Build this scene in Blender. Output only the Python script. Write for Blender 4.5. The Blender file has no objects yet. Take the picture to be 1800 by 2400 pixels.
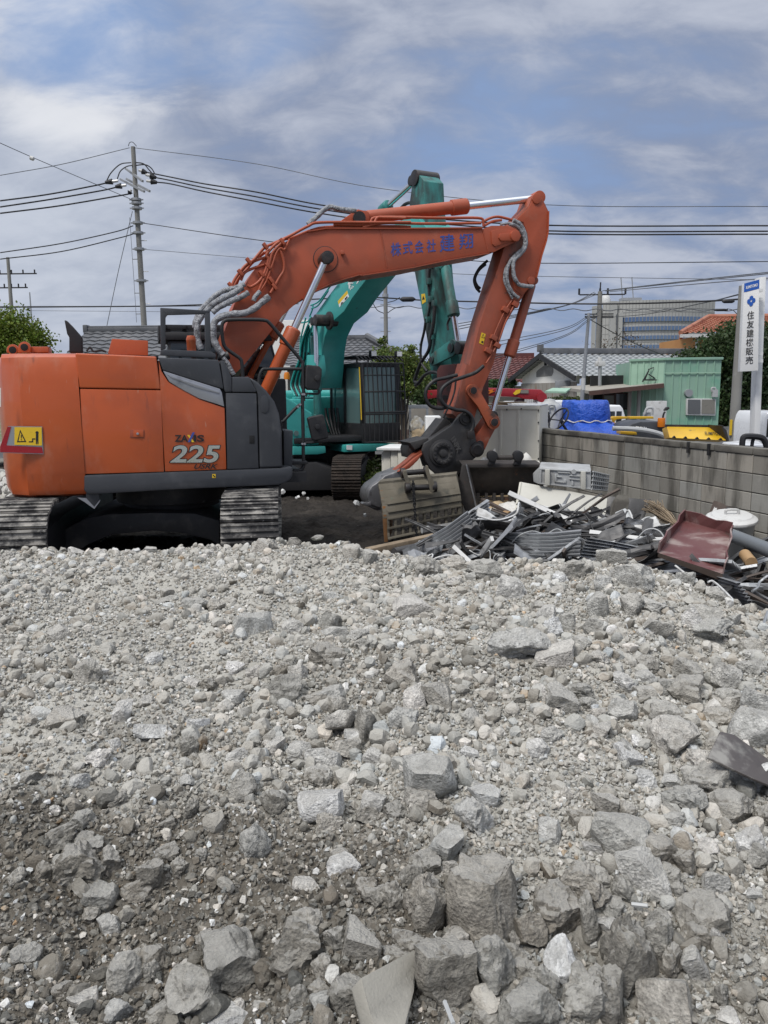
import bpy, bmesh, math, random
import numpy as np
from mathutils import Vector as V, Matrix, noise as mnoise
from math import sin, cos, pi, radians as rad

# ------------------------------------------------------------------ camera, sky, sun
SC = bpy.context.scene
COL = SC.collection
FOC, EYE, PITCH, ROLL = 1803.0, 1.9, rad(8.9), 0.011
cF = V((0, cos(PITCH), -sin(PITCH)))
cU0 = V((0, sin(PITCH), cos(PITCH)))
cR0 = V((1, 0, 0))
cR = cR0*cos(ROLL) - cU0*sin(ROLL)
cU = cU0*cos(ROLL) + cR0*sin(ROLL)
CAMP = V((0, 0, EYE))
cam_d = bpy.data.cameras.new('camera')
cam = bpy.data.objects.new('camera', cam_d)
COL.objects.link(cam)
cam_d.sensor_fit = 'HORIZONTAL'
cam_d.sensor_width = 36
cam_d.lens = 36*FOC/1800
cam_d.clip_start = 0.05
cam_d.clip_end = 3000
mw = Matrix((cR, cU, -cF)).transposed().to_4x4()
mw.translation = CAMP
cam.matrix_world = mw
SC.camera = cam
SC.view_settings.view_transform = 'Standard'
SC.view_settings.look = 'None'
SC.view_settings.exposure = 0.12
SC.view_settings.gamma = 1.0
SC.render.engine = 'CYCLES'
SC.cycles.use_denoising = True
SC.cycles.max_bounces = 6
SC.cycles.diffuse_bounces = 3
SC.cycles.glossy_bounces = 3
SC.cycles.transparent_max_bounces = 8

SUN_EL, SUN_AZ = rad(54), rad(-140)          # azimuth clockwise from +Y: behind and left of the camera
sd = bpy.data.lights.new('sun', 'SUN')
sd.energy = 2.3
sd.angle = rad(14)
sd.color = (1.0, 0.96, 0.91)
sun = bpy.data.objects.new('sun', sd)
COL.objects.link(sun)
sdir = V((sin(SUN_AZ)*cos(SUN_EL), cos(SUN_AZ)*cos(SUN_EL), sin(SUN_EL)))
sun.rotation_euler = (-sdir).to_track_quat('-Z', 'Y').to_euler()
sun.location = (-20, -20, 40)


class NT:
    """tiny node-tree helper"""
    def __init__(s, tree):
        s.t = tree
        s.n = tree.nodes
        s.l = tree.links
    def new(s, typ, ins=None, **kw):
        n = s.n.new(typ)
        for k, v in kw.items():
            setattr(n, k, v)
        for k, v in (ins or {}).items():
            s.put(n.inputs[k], v)
        return n
    def put(s, sock, v):
        if isinstance(v, bpy.types.NodeSocket):
            s.l.new(v, sock)
        else:
            sock.default_value = v
    def math(s, op, a, b=0.0, clamp=False):
        n = s.n.new('ShaderNodeMath')
        n.operation = op
        n.use_clamp = clamp
        s.put(n.inputs[0], a)
        s.put(n.inputs[1], b)
        return n.outputs[0]
    def ramp(s, fac, lo, hi, smooth=True):
        n = s.n.new('ShaderNodeMapRange')
        n.interpolation_type = 'SMOOTHSTEP' if smooth else 'LINEAR'
        s.put(n.inputs[0], fac)
        n.inputs[1].default_value = lo
        n.inputs[2].default_value = hi
        return n.outputs[0]
    def mix(s, fac, a, b):
        n = s.n.new('ShaderNodeMix')
        n.data_type = 'RGBA'
        s.put(n.inputs[0], fac)
        s.put(n.inputs[6], a)
        s.put(n.inputs[7], b)
        return n.outputs[2]
    def noise(s, vec, scale, detail=4, rough=.55, dist=0.0):
        n = s.n.new('ShaderNodeTexNoise')
        s.put(n.inputs['Vector'], vec)
        n.inputs['Scale'].default_value = scale
        n.inputs['Detail'].default_value = detail
        n.inputs['Roughness'].default_value = rough
        n.inputs['Distortion'].default_value = dist
        return n.outputs[0]
    def mapping(s, vec, scale=(1, 1, 1), loc=(0, 0, 0), rot=(0, 0, 0)):
        n = s.n.new('ShaderNodeMapping')
        s.put(n.inputs['Vector'], vec)
        n.inputs['Location'].default_value = loc
        n.inputs['Rotation'].default_value = rot
        n.inputs['Scale'].default_value = scale
        return n.outputs[0]


def c4(c):
    return (c[0], c[1], c[2], 1.0)


world = bpy.data.worlds.new('World')
SC.world = world
world.use_nodes = True
W = NT(world.node_tree)
W.n.clear()
sky = W.new('ShaderNodeTexSky', sky_type='NISHITA', sun_disc=False, sun_elevation=SUN_EL, sun_rotation=SUN_AZ)
tc = W.new('ShaderNodeTexCoord')
dirv = tc.outputs['Generated']
sp = W.new('ShaderNodeSeparateXYZ', {0: dirv})
zc = W.math('MAXIMUM', sp.outputs[2], 0.0)
den = W.math('ADD', zc, 0.42)
px_ = W.math('DIVIDE', sp.outputs[0], den)
py_ = W.math('DIVIDE', sp.outputs[1], den)
cv = W.new('ShaderNodeCombineXYZ', {0: px_, 1: py_, 2: 0.0}).outputs[0]
n1 = W.noise(W.mapping(cv, (1.0, 1.7, 1), (3.1, 1.7, 0), (0, 0, rad(24))), 1.7, 8, .54, .25)
n2 = W.noise(W.mapping(cv, (1.0, 2.2, 1), (7.3, 4.2, 0), (0, 0, rad(30))), 3.4, 8, .56, .35)
n3 = W.noise(W.mapping(cv, (.8, 1.1, 1), (1.3, 9.2, 0), (0, 0, rad(15))), 1.0, 4, .5)
n4 = W.noise(W.mapping(cv, (1.0, 1.5, 1), (2.3, 5.2, 0), (0, 0, rad(30))), 7.0, 7, .6, .4)
def lobe(d, c0, c1):
    dd = V(d).normalized()
    dp = W.new('ShaderNodeVectorMath', {0: dirv, 1: tuple(dd)}, operation='DOT_PRODUCT').outputs['Value']
    return W.ramp(dp, c0, c1)
def pxdir(px, py):
    return cF + cR*((px-900)/FOC) - cU*((py-1200)/FOC)
def sub(a, b): return W.math('SUBTRACT', a, b)
def mul(a, b): return W.math('MULTIPLY', a, b)
def add(a, b): return W.math('ADD', a, b)
# openings in the cloud: a small pale one high on the left, broad thin places low on the right and middle
gap1 = W.math('MAXIMUM', lobe(pxdir(230, 10), cos(rad(9)), cos(rad(1))), mul(lobe(pxdir(520, 20), cos(rad(7)), cos(rad(1))), .8))
gap2 = lobe(pxdir(1500, 640), cos(rad(24)), cos(rad(3)))
gap3 = lobe(pxdir(850, 640), cos(rad(20)), cos(rad(2)))
gap4 = lobe(pxdir(1000, 330), cos(rad(12)), cos(rad(1)))
brite = W.math('MAXIMUM', lobe(pxdir(120, 95), cos(rad(9)), cos(rad(1))), mul(lobe(pxdir(330, 130), cos(rad(7)), cos(rad(1))), .7))
brite2 = lobe(pxdir(-100, 780), cos(rad(24)), cos(rad(2)))
detail = add(mul(sub(n2, .5), .9), mul(sub(n4, .5), .55))
thin = add(add(mul(gap1, .62), mul(gap2, .36)), add(mul(gap3, .26), mul(gap4, .10)))
thin = sub(add(thin, mul(sub(.43, n1), 1.1)), mul(detail, 1.15))
dens = sub(1.0, W.ramp(thin, .10, .95))
shade = add(add(mul(n1, .45), mul(n3, .35)), add(mul(n2, .25), mul(sub(n4, .5), .40)))
cloudc = W.mix(W.ramp(shade, .40, .66), c4((.235, .285, .41)), c4((.49, .53, .63)))
wh = add(mul(brite, .9), mul(detail, .9))
cloudc = W.mix(mul(W.ramp(wh, .45, 1.0), .75), cloudc, c4((.88, .88, .90)))
cloudc = W.mix(mul(brite2, .42), cloudc, c4((.66, .71, .79)))
bluec = W.mix(W.ramp(sp.outputs[2], .02, .55), c4((.23, .325, .54)), c4((.29, .44, .74)))
bg1 = W.new('ShaderNodeBackground', {0: sky.outputs[0], 1: 0.05})
bg1b = W.new('ShaderNodeBackground', {0: bluec, 1: 1.0})
mxs = W.new('ShaderNodeMixShader', {0: .8})
W.l.new(bg1.outputs[0], mxs.inputs[1])
W.l.new(bg1b.outputs[0], mxs.inputs[2])
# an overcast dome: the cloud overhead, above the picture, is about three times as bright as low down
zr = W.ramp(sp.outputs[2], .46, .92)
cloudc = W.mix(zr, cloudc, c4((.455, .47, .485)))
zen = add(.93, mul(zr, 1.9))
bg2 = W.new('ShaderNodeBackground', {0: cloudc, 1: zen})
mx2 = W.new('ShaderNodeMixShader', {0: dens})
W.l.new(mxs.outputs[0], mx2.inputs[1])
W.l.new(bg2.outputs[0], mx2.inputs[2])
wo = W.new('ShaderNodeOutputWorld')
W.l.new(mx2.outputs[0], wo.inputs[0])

# ------------------------------------------------------------------ helpers
def ray(px, py):
    return cF + cR*((px-900)/FOC) - cU*((py-1200)/FOC)
def atY(px, py, y):
    d = ray(px, py)
    return CAMP + d*(y/d.y)
def atZ(px, py, z):
    d = ray(px, py)
    return CAMP + d*((z-EYE)/d.z)
def onP(px, py, p0, n):
    d = ray(px, py)
    return CAMP + d*((p0-CAMP).dot(n)/d.dot(n))
def REG(x0, y0, s):
    """turn coordinates read in an enlarged view of the photograph into photograph pixels"""
    def f(*pts):
        r = [(x0+a*s, y0+b*s) for a, b in pts]
        return r[0] if len(r) == 1 else r
    return f
Z1 = REG(0, 700, .42195)
Z2 = REG(450, 440, .30139)
Z3 = REG(850, 400, .30139)
Z4 = REG(600, 800, .30139)
Z5 = REG(850, 850, .30139)
Z6 = REG(1250, 640, .33153)
Z7 = REG(1150, 1000, .39180)
Z8 = REG(0, 300, .36166)
Z9 = REG(900, 900, .24111)
Z10 = REG(1200, 930, .36166)
Z11 = REG(1100, 600, .24111)

rng = random.Random(7)


def noise_mat(name, col, rough=.6, metal=0.0, mixes=(), bump=(), coords='Object', spec=.5, coat=0.0, attr=None, rand=0.0):
    """procedural surface: base colour, noise patches (colour, scale, lo, hi[, stretch[, opacity]]), bump (scale, strength, distance)"""
    m = bpy.data.materials.new(name)
    m.use_nodes = True
    T = NT(m.node_tree)
    b = T.n['Principled BSDF']
    tcn = T.new('ShaderNodeTexCoord')
    vec = tcn.outputs[coords]
    c = c4(col)
    if attr:
        a = T.new('ShaderNodeAttribute', attribute_name=attr)
        c = T.mix(1.0, c, a.outputs['Color'])
        mn = c.node
        mn.blend_type = 'MULTIPLY'
    if rand:
        oi = T.new('ShaderNodeObjectInfo')
        hv = T.new('ShaderNodeHueSaturation', {'Color': c, 'Value': T.math('ADD', T.math('MULTIPLY', oi.outputs['Random'], 2*rand), 1-rand)})
        c = hv.outputs[0]
    for i, mx in enumerate(mixes):
        cc, sc_, lo, hi = mx[:4]
        st = mx[4] if len(mx) > 4 else (1, 1, 1)
        op = mx[5] if len(mx) > 5 else 1.0
        f = T.noise(T.mapping(vec, st, (3.7*i+1.3, 1.9*i, 5.1*i)), sc_, 6, .6)
        f = T.ramp(f, lo, hi)
        if op != 1.0:
            f = T.math('MULTIPLY', f, op)
        c = T.mix(f, c, c4(cc))
    T.put(b.inputs['Base Color'], c)
    rn = T.noise(vec, 6.0, 3)
    T.put(b.inputs['Roughness'], T.math('ADD', T.math('MULTIPLY', rn, .25), rough-.125, True))
    b.inputs['Metallic'].default_value = metal
    b.inputs['Specular IOR Level'].default_value = spec
    b.inputs['Coat Weight'].default_value = coat
    prev = None
    for sc_, st, di in bump:
        f = T.noise(vec, sc_, 6, .6)
        n = T.new('ShaderNodeBump', {'Height': f, 'Strength': st, 'Distance': di})
        if prev is not None:
            T.l.new(prev.outputs[0], n.inputs['Normal'])
        prev = n
    if prev is not None:
        T.l.new(prev.outputs[0], b.inputs['Normal'])
    return m


XF = {}
def tag(o, label=None, cat=None, group=None, kind=None):
    if label: o['label'] = label
    if cat: o['category'] = cat
    if group: o['group'] = group
    if kind: o['kind'] = kind
    return o
def thing(name, label, cat, loc=(0, 0, 0), rz=0.0, group=None):
    o = bpy.data.objects.new(name, None)
    COL.objects.link(o)
    o.location = loc
    o.rotation_euler = (0, 0, rz)
    o.empty_display_size = .1
    XF[o.name] = (Matrix.Translation(V(loc)) @ Matrix.Rotation(rz, 4, 'Z')).inverted()
    return tag(o, label, cat, group)


class MB:
    def __init__(s):
        s.v = []; s.f = []; s.m = []
    def add(s, vs, fs, m=0):
        k = len(s.v)
        s.v += [V(a) for a in vs]
        s.f += [tuple(i+k for i in f) for f in fs]
        s.m += [m]*len(fs)
        return s
    def prism(s, pts, off, m=0):
        pts = [V(p) for p in pts]
        off = V(off)
        n = len(pts)
        fs = [tuple(range(n)), tuple(range(2*n-1, n-1, -1))]
        fs += [(i, i+n, (i+1) % n+n, (i+1) % n) for i in range(n)]
        return s.add(pts+[p+off for p in pts], fs, m)
    def loft(s, rings, m=0, caps=True, closed=True):
        n = len(rings[0])
        vs = [p for r in rings for p in r]
        fs = []
        for j in range(len(rings)-1):
            for i in range(n if closed else n-1):
                a, b = j*n+i, j*n+(i+1) % n
                fs.append((a, b, b+n, a+n))
        if caps:
            fs.append(tuple(range(n-1, -1, -1)))
            fs.append(tuple(range((len(rings)-1)*n, len(rings)*n)))
        return s.add(vs, fs, m)
    def box(s, c, sx, sy, sz, R=None, m=0):
        c = V(c)
        vs = []
        for i in (-.5, .5):
            for j in (-.5, .5):
                for k in (-.5, .5):
                    p = V((i*sx, j*sy, k*sz))
                    if R is not None: p = R @ p
                    vs.append(c+p)
        return s.add(vs, [(0, 1, 3, 2), (4, 6, 7, 5), (0, 4, 5, 1), (2, 3, 7, 6), (0, 2, 6, 4), (1, 5, 7, 3)], m)
    def ring(s, c, ax, r, n, ref=None):
        ax = V(ax).normalized()
        a = ax.orthogonal().normalized() if ref is None else (ref-ax*ref.dot(ax)).normalized()
        b = ax.cross(a)
        return [c+a*(r*cos(2*pi*i/n))+b*(r*sin(2*pi*i/n)) for i in range(n)]
    def cyl(s, p0, p1, r0, r1=None, n=16, m=0):
        p0, p1 = V(p0), V(p1)
        r1 = r0 if r1 is None else r1
        ax = p1-p0
        return s.loft([s.ring(p0, ax, r0, n), s.ring(p1, ax, r1, n)], m)
    def lathe(s, p0, ax, prof, n=20, m=0):
        """profile of (distance along axis, radius)"""
        p0, ax = V(p0), V(ax).normalized()
        return s.loft([s.ring(p0+ax*d, ax, max(r, 1e-4), n) for d, r in prof], m)
    def tube(s, path, r, n=8, sm=6, m=0, rf=None):
        path = [V(p) for p in path]
        if sm > 1 and len(path) > 2:
            P = [path[0]*2-path[1]]+path+[path[-1]*2-path[-2]]
            out = []
            for i in range(1, len(P)-2):
                for k in range(sm):
                    t = k/sm
                    a, b, c, d = P[i-1], P[i], P[i+1], P[i+2]
                    out.append(.5*((2*b)+(c-a)*t+(2*a-5*b+4*c-d)*t*t+(3*b-a-3*c+d)*t**3))
            out.append(path[-1])
            path = out
        rings = []
        ref = None
        for i, p in enumerate(path):
            t = (path[min(i+1, len(path)-1)]-path[max(i-1, 0)])
            if t.length < 1e-9: t = V((0, 0, 1))
            t.normalize()
            if ref is None: ref = t.orthogonal()
            ref = (ref-t*ref.dot(t))
            if ref.length < 1e-6: ref = t.orthogonal()
            ref.normalize()
            rr = r if rf is None else r*rf(i/(len(path)-1))
            rings.append(s.ring(p, t, rr, n, ref))
        return s.loft(rings, m)
    def build(s, name, mats, parent=None, bevel=0.0, smooth=40, seg=2, label=None, cat=None, group=None, kind=None):
        if not isinstance(mats, (list, tuple)): mats = [mats]
        me = bpy.data.meshes.new(name)
        vs = s.v
        loc = None
        if parent is not None:
            X = XF[parent.name]
            vs = [X @ p for p in vs]
        elif kind != 'structure':
            lo = [min(p[i] for p in vs) for i in range(3)]
            hi = [max(p[i] for p in vs) for i in range(3)]
            loc = V(((lo[0]+hi[0])/2, (lo[1]+hi[1])/2, lo[2]))
            vs = [p-loc for p in vs]
        me.from_pydata([tuple(p) for p in vs], [], s.f)
        for mt in mats: me.materials.append(mt)
        me.polygons.foreach_set('material_index', s.m)
        bm = bmesh.new()
        bm.from_mesh(me)
        bmesh.ops.recalc_face_normals(bm, faces=bm.faces)
        if bevel > 0:
            ed = [e for e in bm.edges if len(e.link_faces) == 2 and e.calc_face_angle(0) > rad(32)]
            if ed:
                bmesh.ops.bevel(bm, geom=ed, offset=bevel, segments=seg, profile=.6, affect='EDGES', clamp_overlap=True)
        for f in bm.faces: f.smooth = bool(smooth)
        bm.to_mesh(me)
        bm.free()
        if smooth: me.set_sharp_from_angle(angle=rad(smooth))
        o = bpy.data.objects.new(name, me)
        COL.objects.link(o)
        if parent is not None:
            o.parent = parent
            XF[o.name] = XF[parent.name]
        else:
            if loc is not None: o.location = loc
            XF[o.name] = Matrix.Translation(-(loc if loc is not None else V((0, 0, 0))))
        tag(o, label, cat, group, kind)
        return o


def copy_tree(o, parent=None):
    c = o.copy()
    COL.objects.link(c)
    c.parent = parent
    for ch in list(o.children):
        copy_tree(ch, c)
    return c


_glyph = {}
def glyphs(txt, bold=0.0, shear=0.0):
    """flat mesh of a text, fitted to the unit square"""
    k = (txt, bold, shear)
    if k in _glyph: return _glyph[k]
    cu = bpy.data.curves.new('txt', 'FONT')
    cu.body = txt
    cu.offset = bold
    cu.shear = shear
    cu.resolution_u = 4
    o = bpy.data.objects.new('txt', cu)
    COL.objects.link(o)
    dg = bpy.context.evaluated_depsgraph_get()
    me = bpy.data.meshes.new_from_object(o.evaluated_get(dg))
    vs = [v.co.copy() for v in me.vertices]
    fs = [tuple(p.vertices) for p in me.polygons]
    bpy.data.objects.remove(o)
    bpy.data.curves.remove(cu)
    bpy.data.meshes.remove(me)
    x0, x1 = min(v.x for v in vs), max(v.x for v in vs)
    y0, y1 = min(v.y for v in vs), max(v.y for v in vs)
    vs = [((v.x-x0)/(x1-x0), (v.y-y0)/(y1-y0)) for v in vs]
    _glyph[k] = (vs, fs)
    return _glyph[k]
def lettering(mb, txt, quad, off, m=0, bold=0.0, shear=0.0):
    """quad: top-left, top-right, bottom-right, bottom-left world points"""
    vs, fs = glyphs(txt, bold, shear)
    a, b, c, d = [V(q) for q in quad]
    off = V(off)
    pts = [(d*(1-x)+c*x)*(1-y)+(a*(1-x)+b*x)*y+off for x, y in vs]
    mb.add(pts, fs, m)
    return mb
# ------------------------------------------------------------------ ground and rubble heap
nrs = np.random.RandomState(11)
_perm = nrs.permutation(512)
_g = nrs.uniform(-1, 1, (512, 2))
def pnoise(x, y):
    xi, yi = np.floor(x).astype(int), np.floor(y).astype(int)
    xf, yf = x-xi, y-yi
    u, w = xf*xf*xf*(xf*(xf*6-15)+10), yf*yf*yf*(yf*(yf*6-15)+10)
    def gr(a, b):
        h = _perm[(_perm[a & 511]+b) & 511]
        return _g[h, 0]*(xf-(a-xi))+_g[h, 1]*(yf-(b-yi))
    n00, n10, n01, n11 = gr(xi, yi), gr(xi+1, yi), gr(xi, yi+1), gr(xi+1, yi+1)
    return (n00*(1-u)+n10*u)*(1-w)+(n01*(1-u)+n11*u)*w
def fbm(x, y, o=4):
    r, a, f = 0, 1, 1
    for i in range(o):
        r = r+a*pnoise(x*f+17.3*i, y*f-9.1*i)
        a *= .5
        f *= 2.03
    return r
def sstep(a, b, x):
    t = np.clip((x-a)/(b-a), 0, 1)
    return t*t*(3-2*t)
def soilmask(x, y):
    """how much damp dark soil shows (1) instead of dry dust (0)"""
    m = sstep(3.05, 2.2, y+.10*x+.25*pnoise(x*2.2, y*2.2))*sstep(.8, -.2, x)
    m = np.maximum(m, .5*sstep(2.5, 2.0, y))
    m = np.maximum(m, .5*np.exp(-((x-.1)**2/.5+(y-3.7)**2/.25)))
    m = np.maximum(m, .45*np.exp(-((x+.9)**2/.8+(y-3.2)**2/.04)))
    return m
def dustmask(x, y):
    """flat packed dust where few stones lie"""
    c = np.interp(y, [2.4, 3.0, 4, 5.2, 7], [-1.6, -1.35, -1.25, -1.45, -1.6])
    w = np.interp(y, [2.4, 3.0, 4, 5.2, 7], [.35, .45, .7, 1.15, 1.5])
    return np.exp(-((x-c)/w)**4)*sstep(2.35, 2.8, y)*sstep(7.0, 5.8, y)

GZ = -0.12                                    # level of the excavators' ground
CRX = [-9, -3.6, -1.0, -.45, .35, 1.2, 1.95, 2.35, 2.9, 3.6, 6]
CRY = [7.3, 7.2, 7.15, 7.1, 6.5, 6.25, 5.75, 4.75, 3.9, 3.3, 2.8]
def heap(x, y, fine=True):
    x, y = np.asarray(x, float), np.asarray(y, float)
    yc = np.interp(x, CRX, CRY)+.12*pnoise(x*2.3, x*0+4.5)
    p = np.interp(y, [-2, .5, 1.2, 1.8, 2.4, 3.2, 4.5, 6.3, 7.4, 9], [-.05, .0, .05, .2, .33, .42, .45, .43, .40, .36])
    p = p+.16*np.exp(-((x+.55)**2+(y-6.75)**2)/.28)+.20*np.exp(-((x-1.6)**2/.8+(y-5.3)**2/.55))-.07*np.exp(-((x-.3)**2/.5+(y-5.2)**2/.8))
    p = p+.05*np.exp(-((x-1.0)**2/1.0+(y-4.2)**2/.5))
    p = p-.09*np.exp(-((x-.75)**2/.25+(y-2.0)**2/.08))-.04*np.exp(-((x+.85)**2/.12+(y-2.3)**2/.05))
    p = p+.15*fbm(x*.9+3, y*.9, 2)+.085*pnoise(x*2.4, y*2.4+8)
    k = sstep(-.05, .85, y-yc)
    p = p*(1-k)+(GZ-.06)*k
    if fine:
        so = soilmask(x, y)
        p = p+(1-k)*((.022+.022*so)*fbm(x*7, y*7, 3)+(.010+.016*so)*np.abs(fbm(x*19, y*19, 3))+.006*fbm(x*60, y*60, 2))
    return p
def on_heap(px, py):
    d = np.array(ray(px, py))
    t = np.linspace(1.2, 11, 900)
    P = np.array(CAMP)+t[:, None]*d
    h = heap(P[:, 0], P[:, 1], False)
    i = np.argmax(P[:, 2] < h)
    return V(P[i])

dust = dict(rough=.95, spec=.2)
# loose dust and damp soil between the stones
def rubble_ground_mat():
    m = bpy.data.materials.new('rubble_dust')
    m.use_nodes = True
    T = NT(m.node_tree)
    b = T.n['Principled BSDF']
    vec = T.new('ShaderNodeTexCoord').outputs['Object']
    a = T.new('ShaderNodeAttribute', attribute_name='soil').outputs['Fac']
    dry = T.mix(T.ramp(T.noise(vec, 2.2, 6, .6), .35, .68), c4((.46, .447, .408)), c4((.34, .327, .292)))
    damp = T.mix(T.ramp(T.noise(vec, 5, 6, .65), .35, .7), c4((.150, .135, .113)), c4((.095, .085, .07)))
    n = T.noise(vec, 3.2, 7, .65)
    f = T.ramp(T.math('ADD', a, T.math('MULTIPLY', T.math('SUBTRACT', n, .5), 1.3)), .25, .75)
    c = T.mix(f, dry, damp)
    vo = T.new('ShaderNodeTexVoronoi', {'Vector': vec, 'Scale': 70.0})
    c = T.mix(T.math('MULTIPLY', T.ramp(vo.outputs['Color'], .6, .95), .5), c, c4((.52, .50, .46)))
    c = T.mix(T.math('MULTIPLY', T.ramp(T.noise(vec, 90, 3), .52, .7), .45), c, c4((.15, .14, .12)))
    T.put(b.inputs['Base Color'], c)
    b.inputs['Roughness'].default_value = .95
    b.inputs['Specular IOR Level'].default_value = .15
    h = T.math('ADD', T.noise(vec, 60, 6, .7), T.math('MULTIPLY', vo.outputs['Distance'], .5))
    bp = T.new('ShaderNodeBump', {'Height': h, 'Strength': .9, 'Distance': .012})
    T.l.new(bp.outputs[0], b.inputs['Normal'])
    return m
def grid_mesh(name, X, Y, Zv, mat, attrs=None, kind='structure'):
    ny, nx = X.shape
    me = bpy.data.meshes.new(name)
    co = np.stack([X, Y, Zv], -1).reshape(-1, 3).astype(np.float32)
    idx = np.arange(nx*ny).reshape(ny, nx)
    q = np.stack([idx[:-1, :-1], idx[:-1, 1:], idx[1:, 1:], idx[1:, :-1]], -1).reshape(-1, 4)
    me.vertices.add(len(co)); me.vertices.foreach_set('co', co.ravel())
    me.loops.add(q.size); me.loops.foreach_set('vertex_index', q.ravel().astype(np.int32))
    me.polygons.add(len(q)); me.polygons.foreach_set('loop_start', (np.arange(len(q))*4).astype(np.int32))
    me.polygons.foreach_set('use_smooth', np.ones(len(q), bool))
    me.materials.append(mat)
    me.update(); me.validate()
    for k, a in (attrs or {}).items():
        at = me.attributes.new(k, 'FLOAT', 'POINT')
        at.data.foreach_set('value', a.ravel().astype(np.float32))
    o = bpy.data.objects.new(name, me)
    COL.objects.link(o)
    return tag(o, kind=kind)

yy = np.concatenate([np.geomspace(.9, 9.2, 560)])
tt = np.linspace(-1, 1, 520)
Yg, Tg = np.meshgrid(yy, tt, indexing='ij')
Xg = Tg*(1.0+.62*Yg)
Zg = heap(Xg, Yg)
grid_mesh('rubble_ground', Xg, Yg, Zg, rubble_ground_mat(), {'soil': soilmask(Xg, Yg)})

# trampled black soil of the yard, and the land beyond as one sheet to the horizon
m_soil = noise_mat('black_soil', (.030, .026, .023), .95, mixes=[((.060, .052, .045), 1.2, .45, .7), ((.016, .014, .013), 3.5, .5, .7), ((.11, .105, .095), 9, .66, .76)], bump=[(3, .9, .1), (16, .9, .03), (60, .6, .01)], spec=.2)
gx = np.linspace(-12, 5.2, 520); gy = 6.2+17.8*np.linspace(0, 1, 460)**1.5
Yg, Xg = np.meshgrid(gy, gx, indexing='ij')
Zg = GZ-.2*sstep(9.5, 14.5, Yg)+.06*fbm(Xg*.8, Yg*.8, 3)+.05*fbm(Xg*3, Yg*3, 3)+.09*np.abs(fbm(Xg*6, Yg*6, 4))
# ruts pressed by the crawlers
Zg -= .05*np.exp(-((Xg+.45)/.25)**2)*sstep(8, 10, Yg)
grid_mesh('yard_soil', Xg, Yg, Zg, m_soil)
m_land = noise_mat('land', (.17, .16, .14), .95, mixes=[((.10, .13, .06), .05, .45, .6), ((.24, .23, .21), .4, .5, .7)], bump=[(8, .5, .05)])
MB().add([(-900, -40, GZ-.36), (900, -40, GZ-.36), (900, 1500, GZ-.36), (-900, 1500, GZ-.36)], [(0, 1, 2, 3)]).build('land', m_land, kind='structure', smooth=0)
m_asph = noise_mat('asphalt', (.075, .075, .078), .9, mixes=[((.11, .11, .11), .6, .45, .7)], bump=[(40, .5, .01)])
MB().add([(4.75, 5.4, GZ+.08), (60, -4, GZ+.08), (60, 34, GZ+.08), (-14, 34, GZ+.08), (-14, 24.1, GZ+.08), (1.4, 24.1, GZ+.08), (2.15, 15.0, GZ+.08)], [(0, 1, 2, 3, 4, 5, 6)]).build('machine_yard', m_asph, kind='structure', smooth=0)
MB().add([(0, 34.1, GZ-.02), (90, 34.1, GZ-.02), (90, 40, GZ-.02), (0, 41.5, GZ-.02)], [(0, 1, 2, 3)]).build('road', noise_mat('road_asphalt', (.12, .12, .125), .9, mixes=[((.09, .09, .09), .8, .5, .7)]), kind='structure', smooth=0)

# ------------------------------------------------------------------ broken concrete
def ico(sub):
    bm = bmesh.new()
    bmesh.ops.create_icosphere(bm, subdivisions=sub, radius=1)
    vs = np.array([v.co[:] for v in bm.verts])
    fs = np.array([[v.index for v in f.verts] for f in bm.faces])
    bm.free()
    return vs, fs
def chunk(seed, sub, cuts, rough, slab=False, sharp=False):
    r = np.random.RandomState(seed)
    v, f = ico(sub)
    v = v.copy()
    sc = r.uniform(.75, 1.2, 3)
    for k in range(cuts):
        n = r.normal(size=3); n /= np.linalg.norm(n)
        d = r.uniform(.34, .66) if sharp else r.uniform(.46, .82)
        h = v@n
        v -= np.outer(np.where(h > d, (h-d)*.97, 0), n)
    if slab:
        for s_ in (-1, 1):
            h = v[:, 2]*s_
            v[:, 2] -= s_*np.where(h > .5, (h-.5)*.98, 0)
    if rough > 0:
        o = seed*3.71
        d = np.array([[mnoise.fractal(V(p*1.6)+V((o, 0, 0)), .9, 2.1, 5), mnoise.fractal(V(p*5.0)+V((0, o, 0)), .8, 2.1, 4)] for p in v])
        nn = v/np.maximum(np.linalg.norm(v, axis=1, keepdims=True), 1e-6)
        v += nn*(rough*d[:, :1]*.8+rough*.55*d[:, 1:])
    v *= sc
    v -= (v.max(0)+v.min(0))/2
    v /= (v.max(0)-v.min(0))                   # unit box
    return v, f

def shard(seed, npt):
    """small angular stone: hull of a few random points"""
    r = np.random.RandomState(seed)
    p = r.normal(size=(npt, 3)); p /= np.linalg.norm(p, axis=1, keepdims=True)
    p *= r.uniform(.8, 1.0, (npt, 1))*r.uniform(.6, 1.15, 3)
    bm = bmesh.new()
    for q in p: bm.verts.new(q)
    h = bmesh.ops.convex_hull(bm, input=bm.verts)
    bmesh.ops.delete(bm, geom=[v for v in bm.verts if not v.link_faces], context='VERTS')
    bm.verts.index_update()
    v = np.array([v.co[:] for v in bm.verts]); f = np.array([[x.index for x in q.verts] for q in bm.faces])
    bm.free()
    v -= (v.max(0)+v.min(0))/2
    v /= (v.max(0)-v.min(0))
    return v, f

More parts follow.
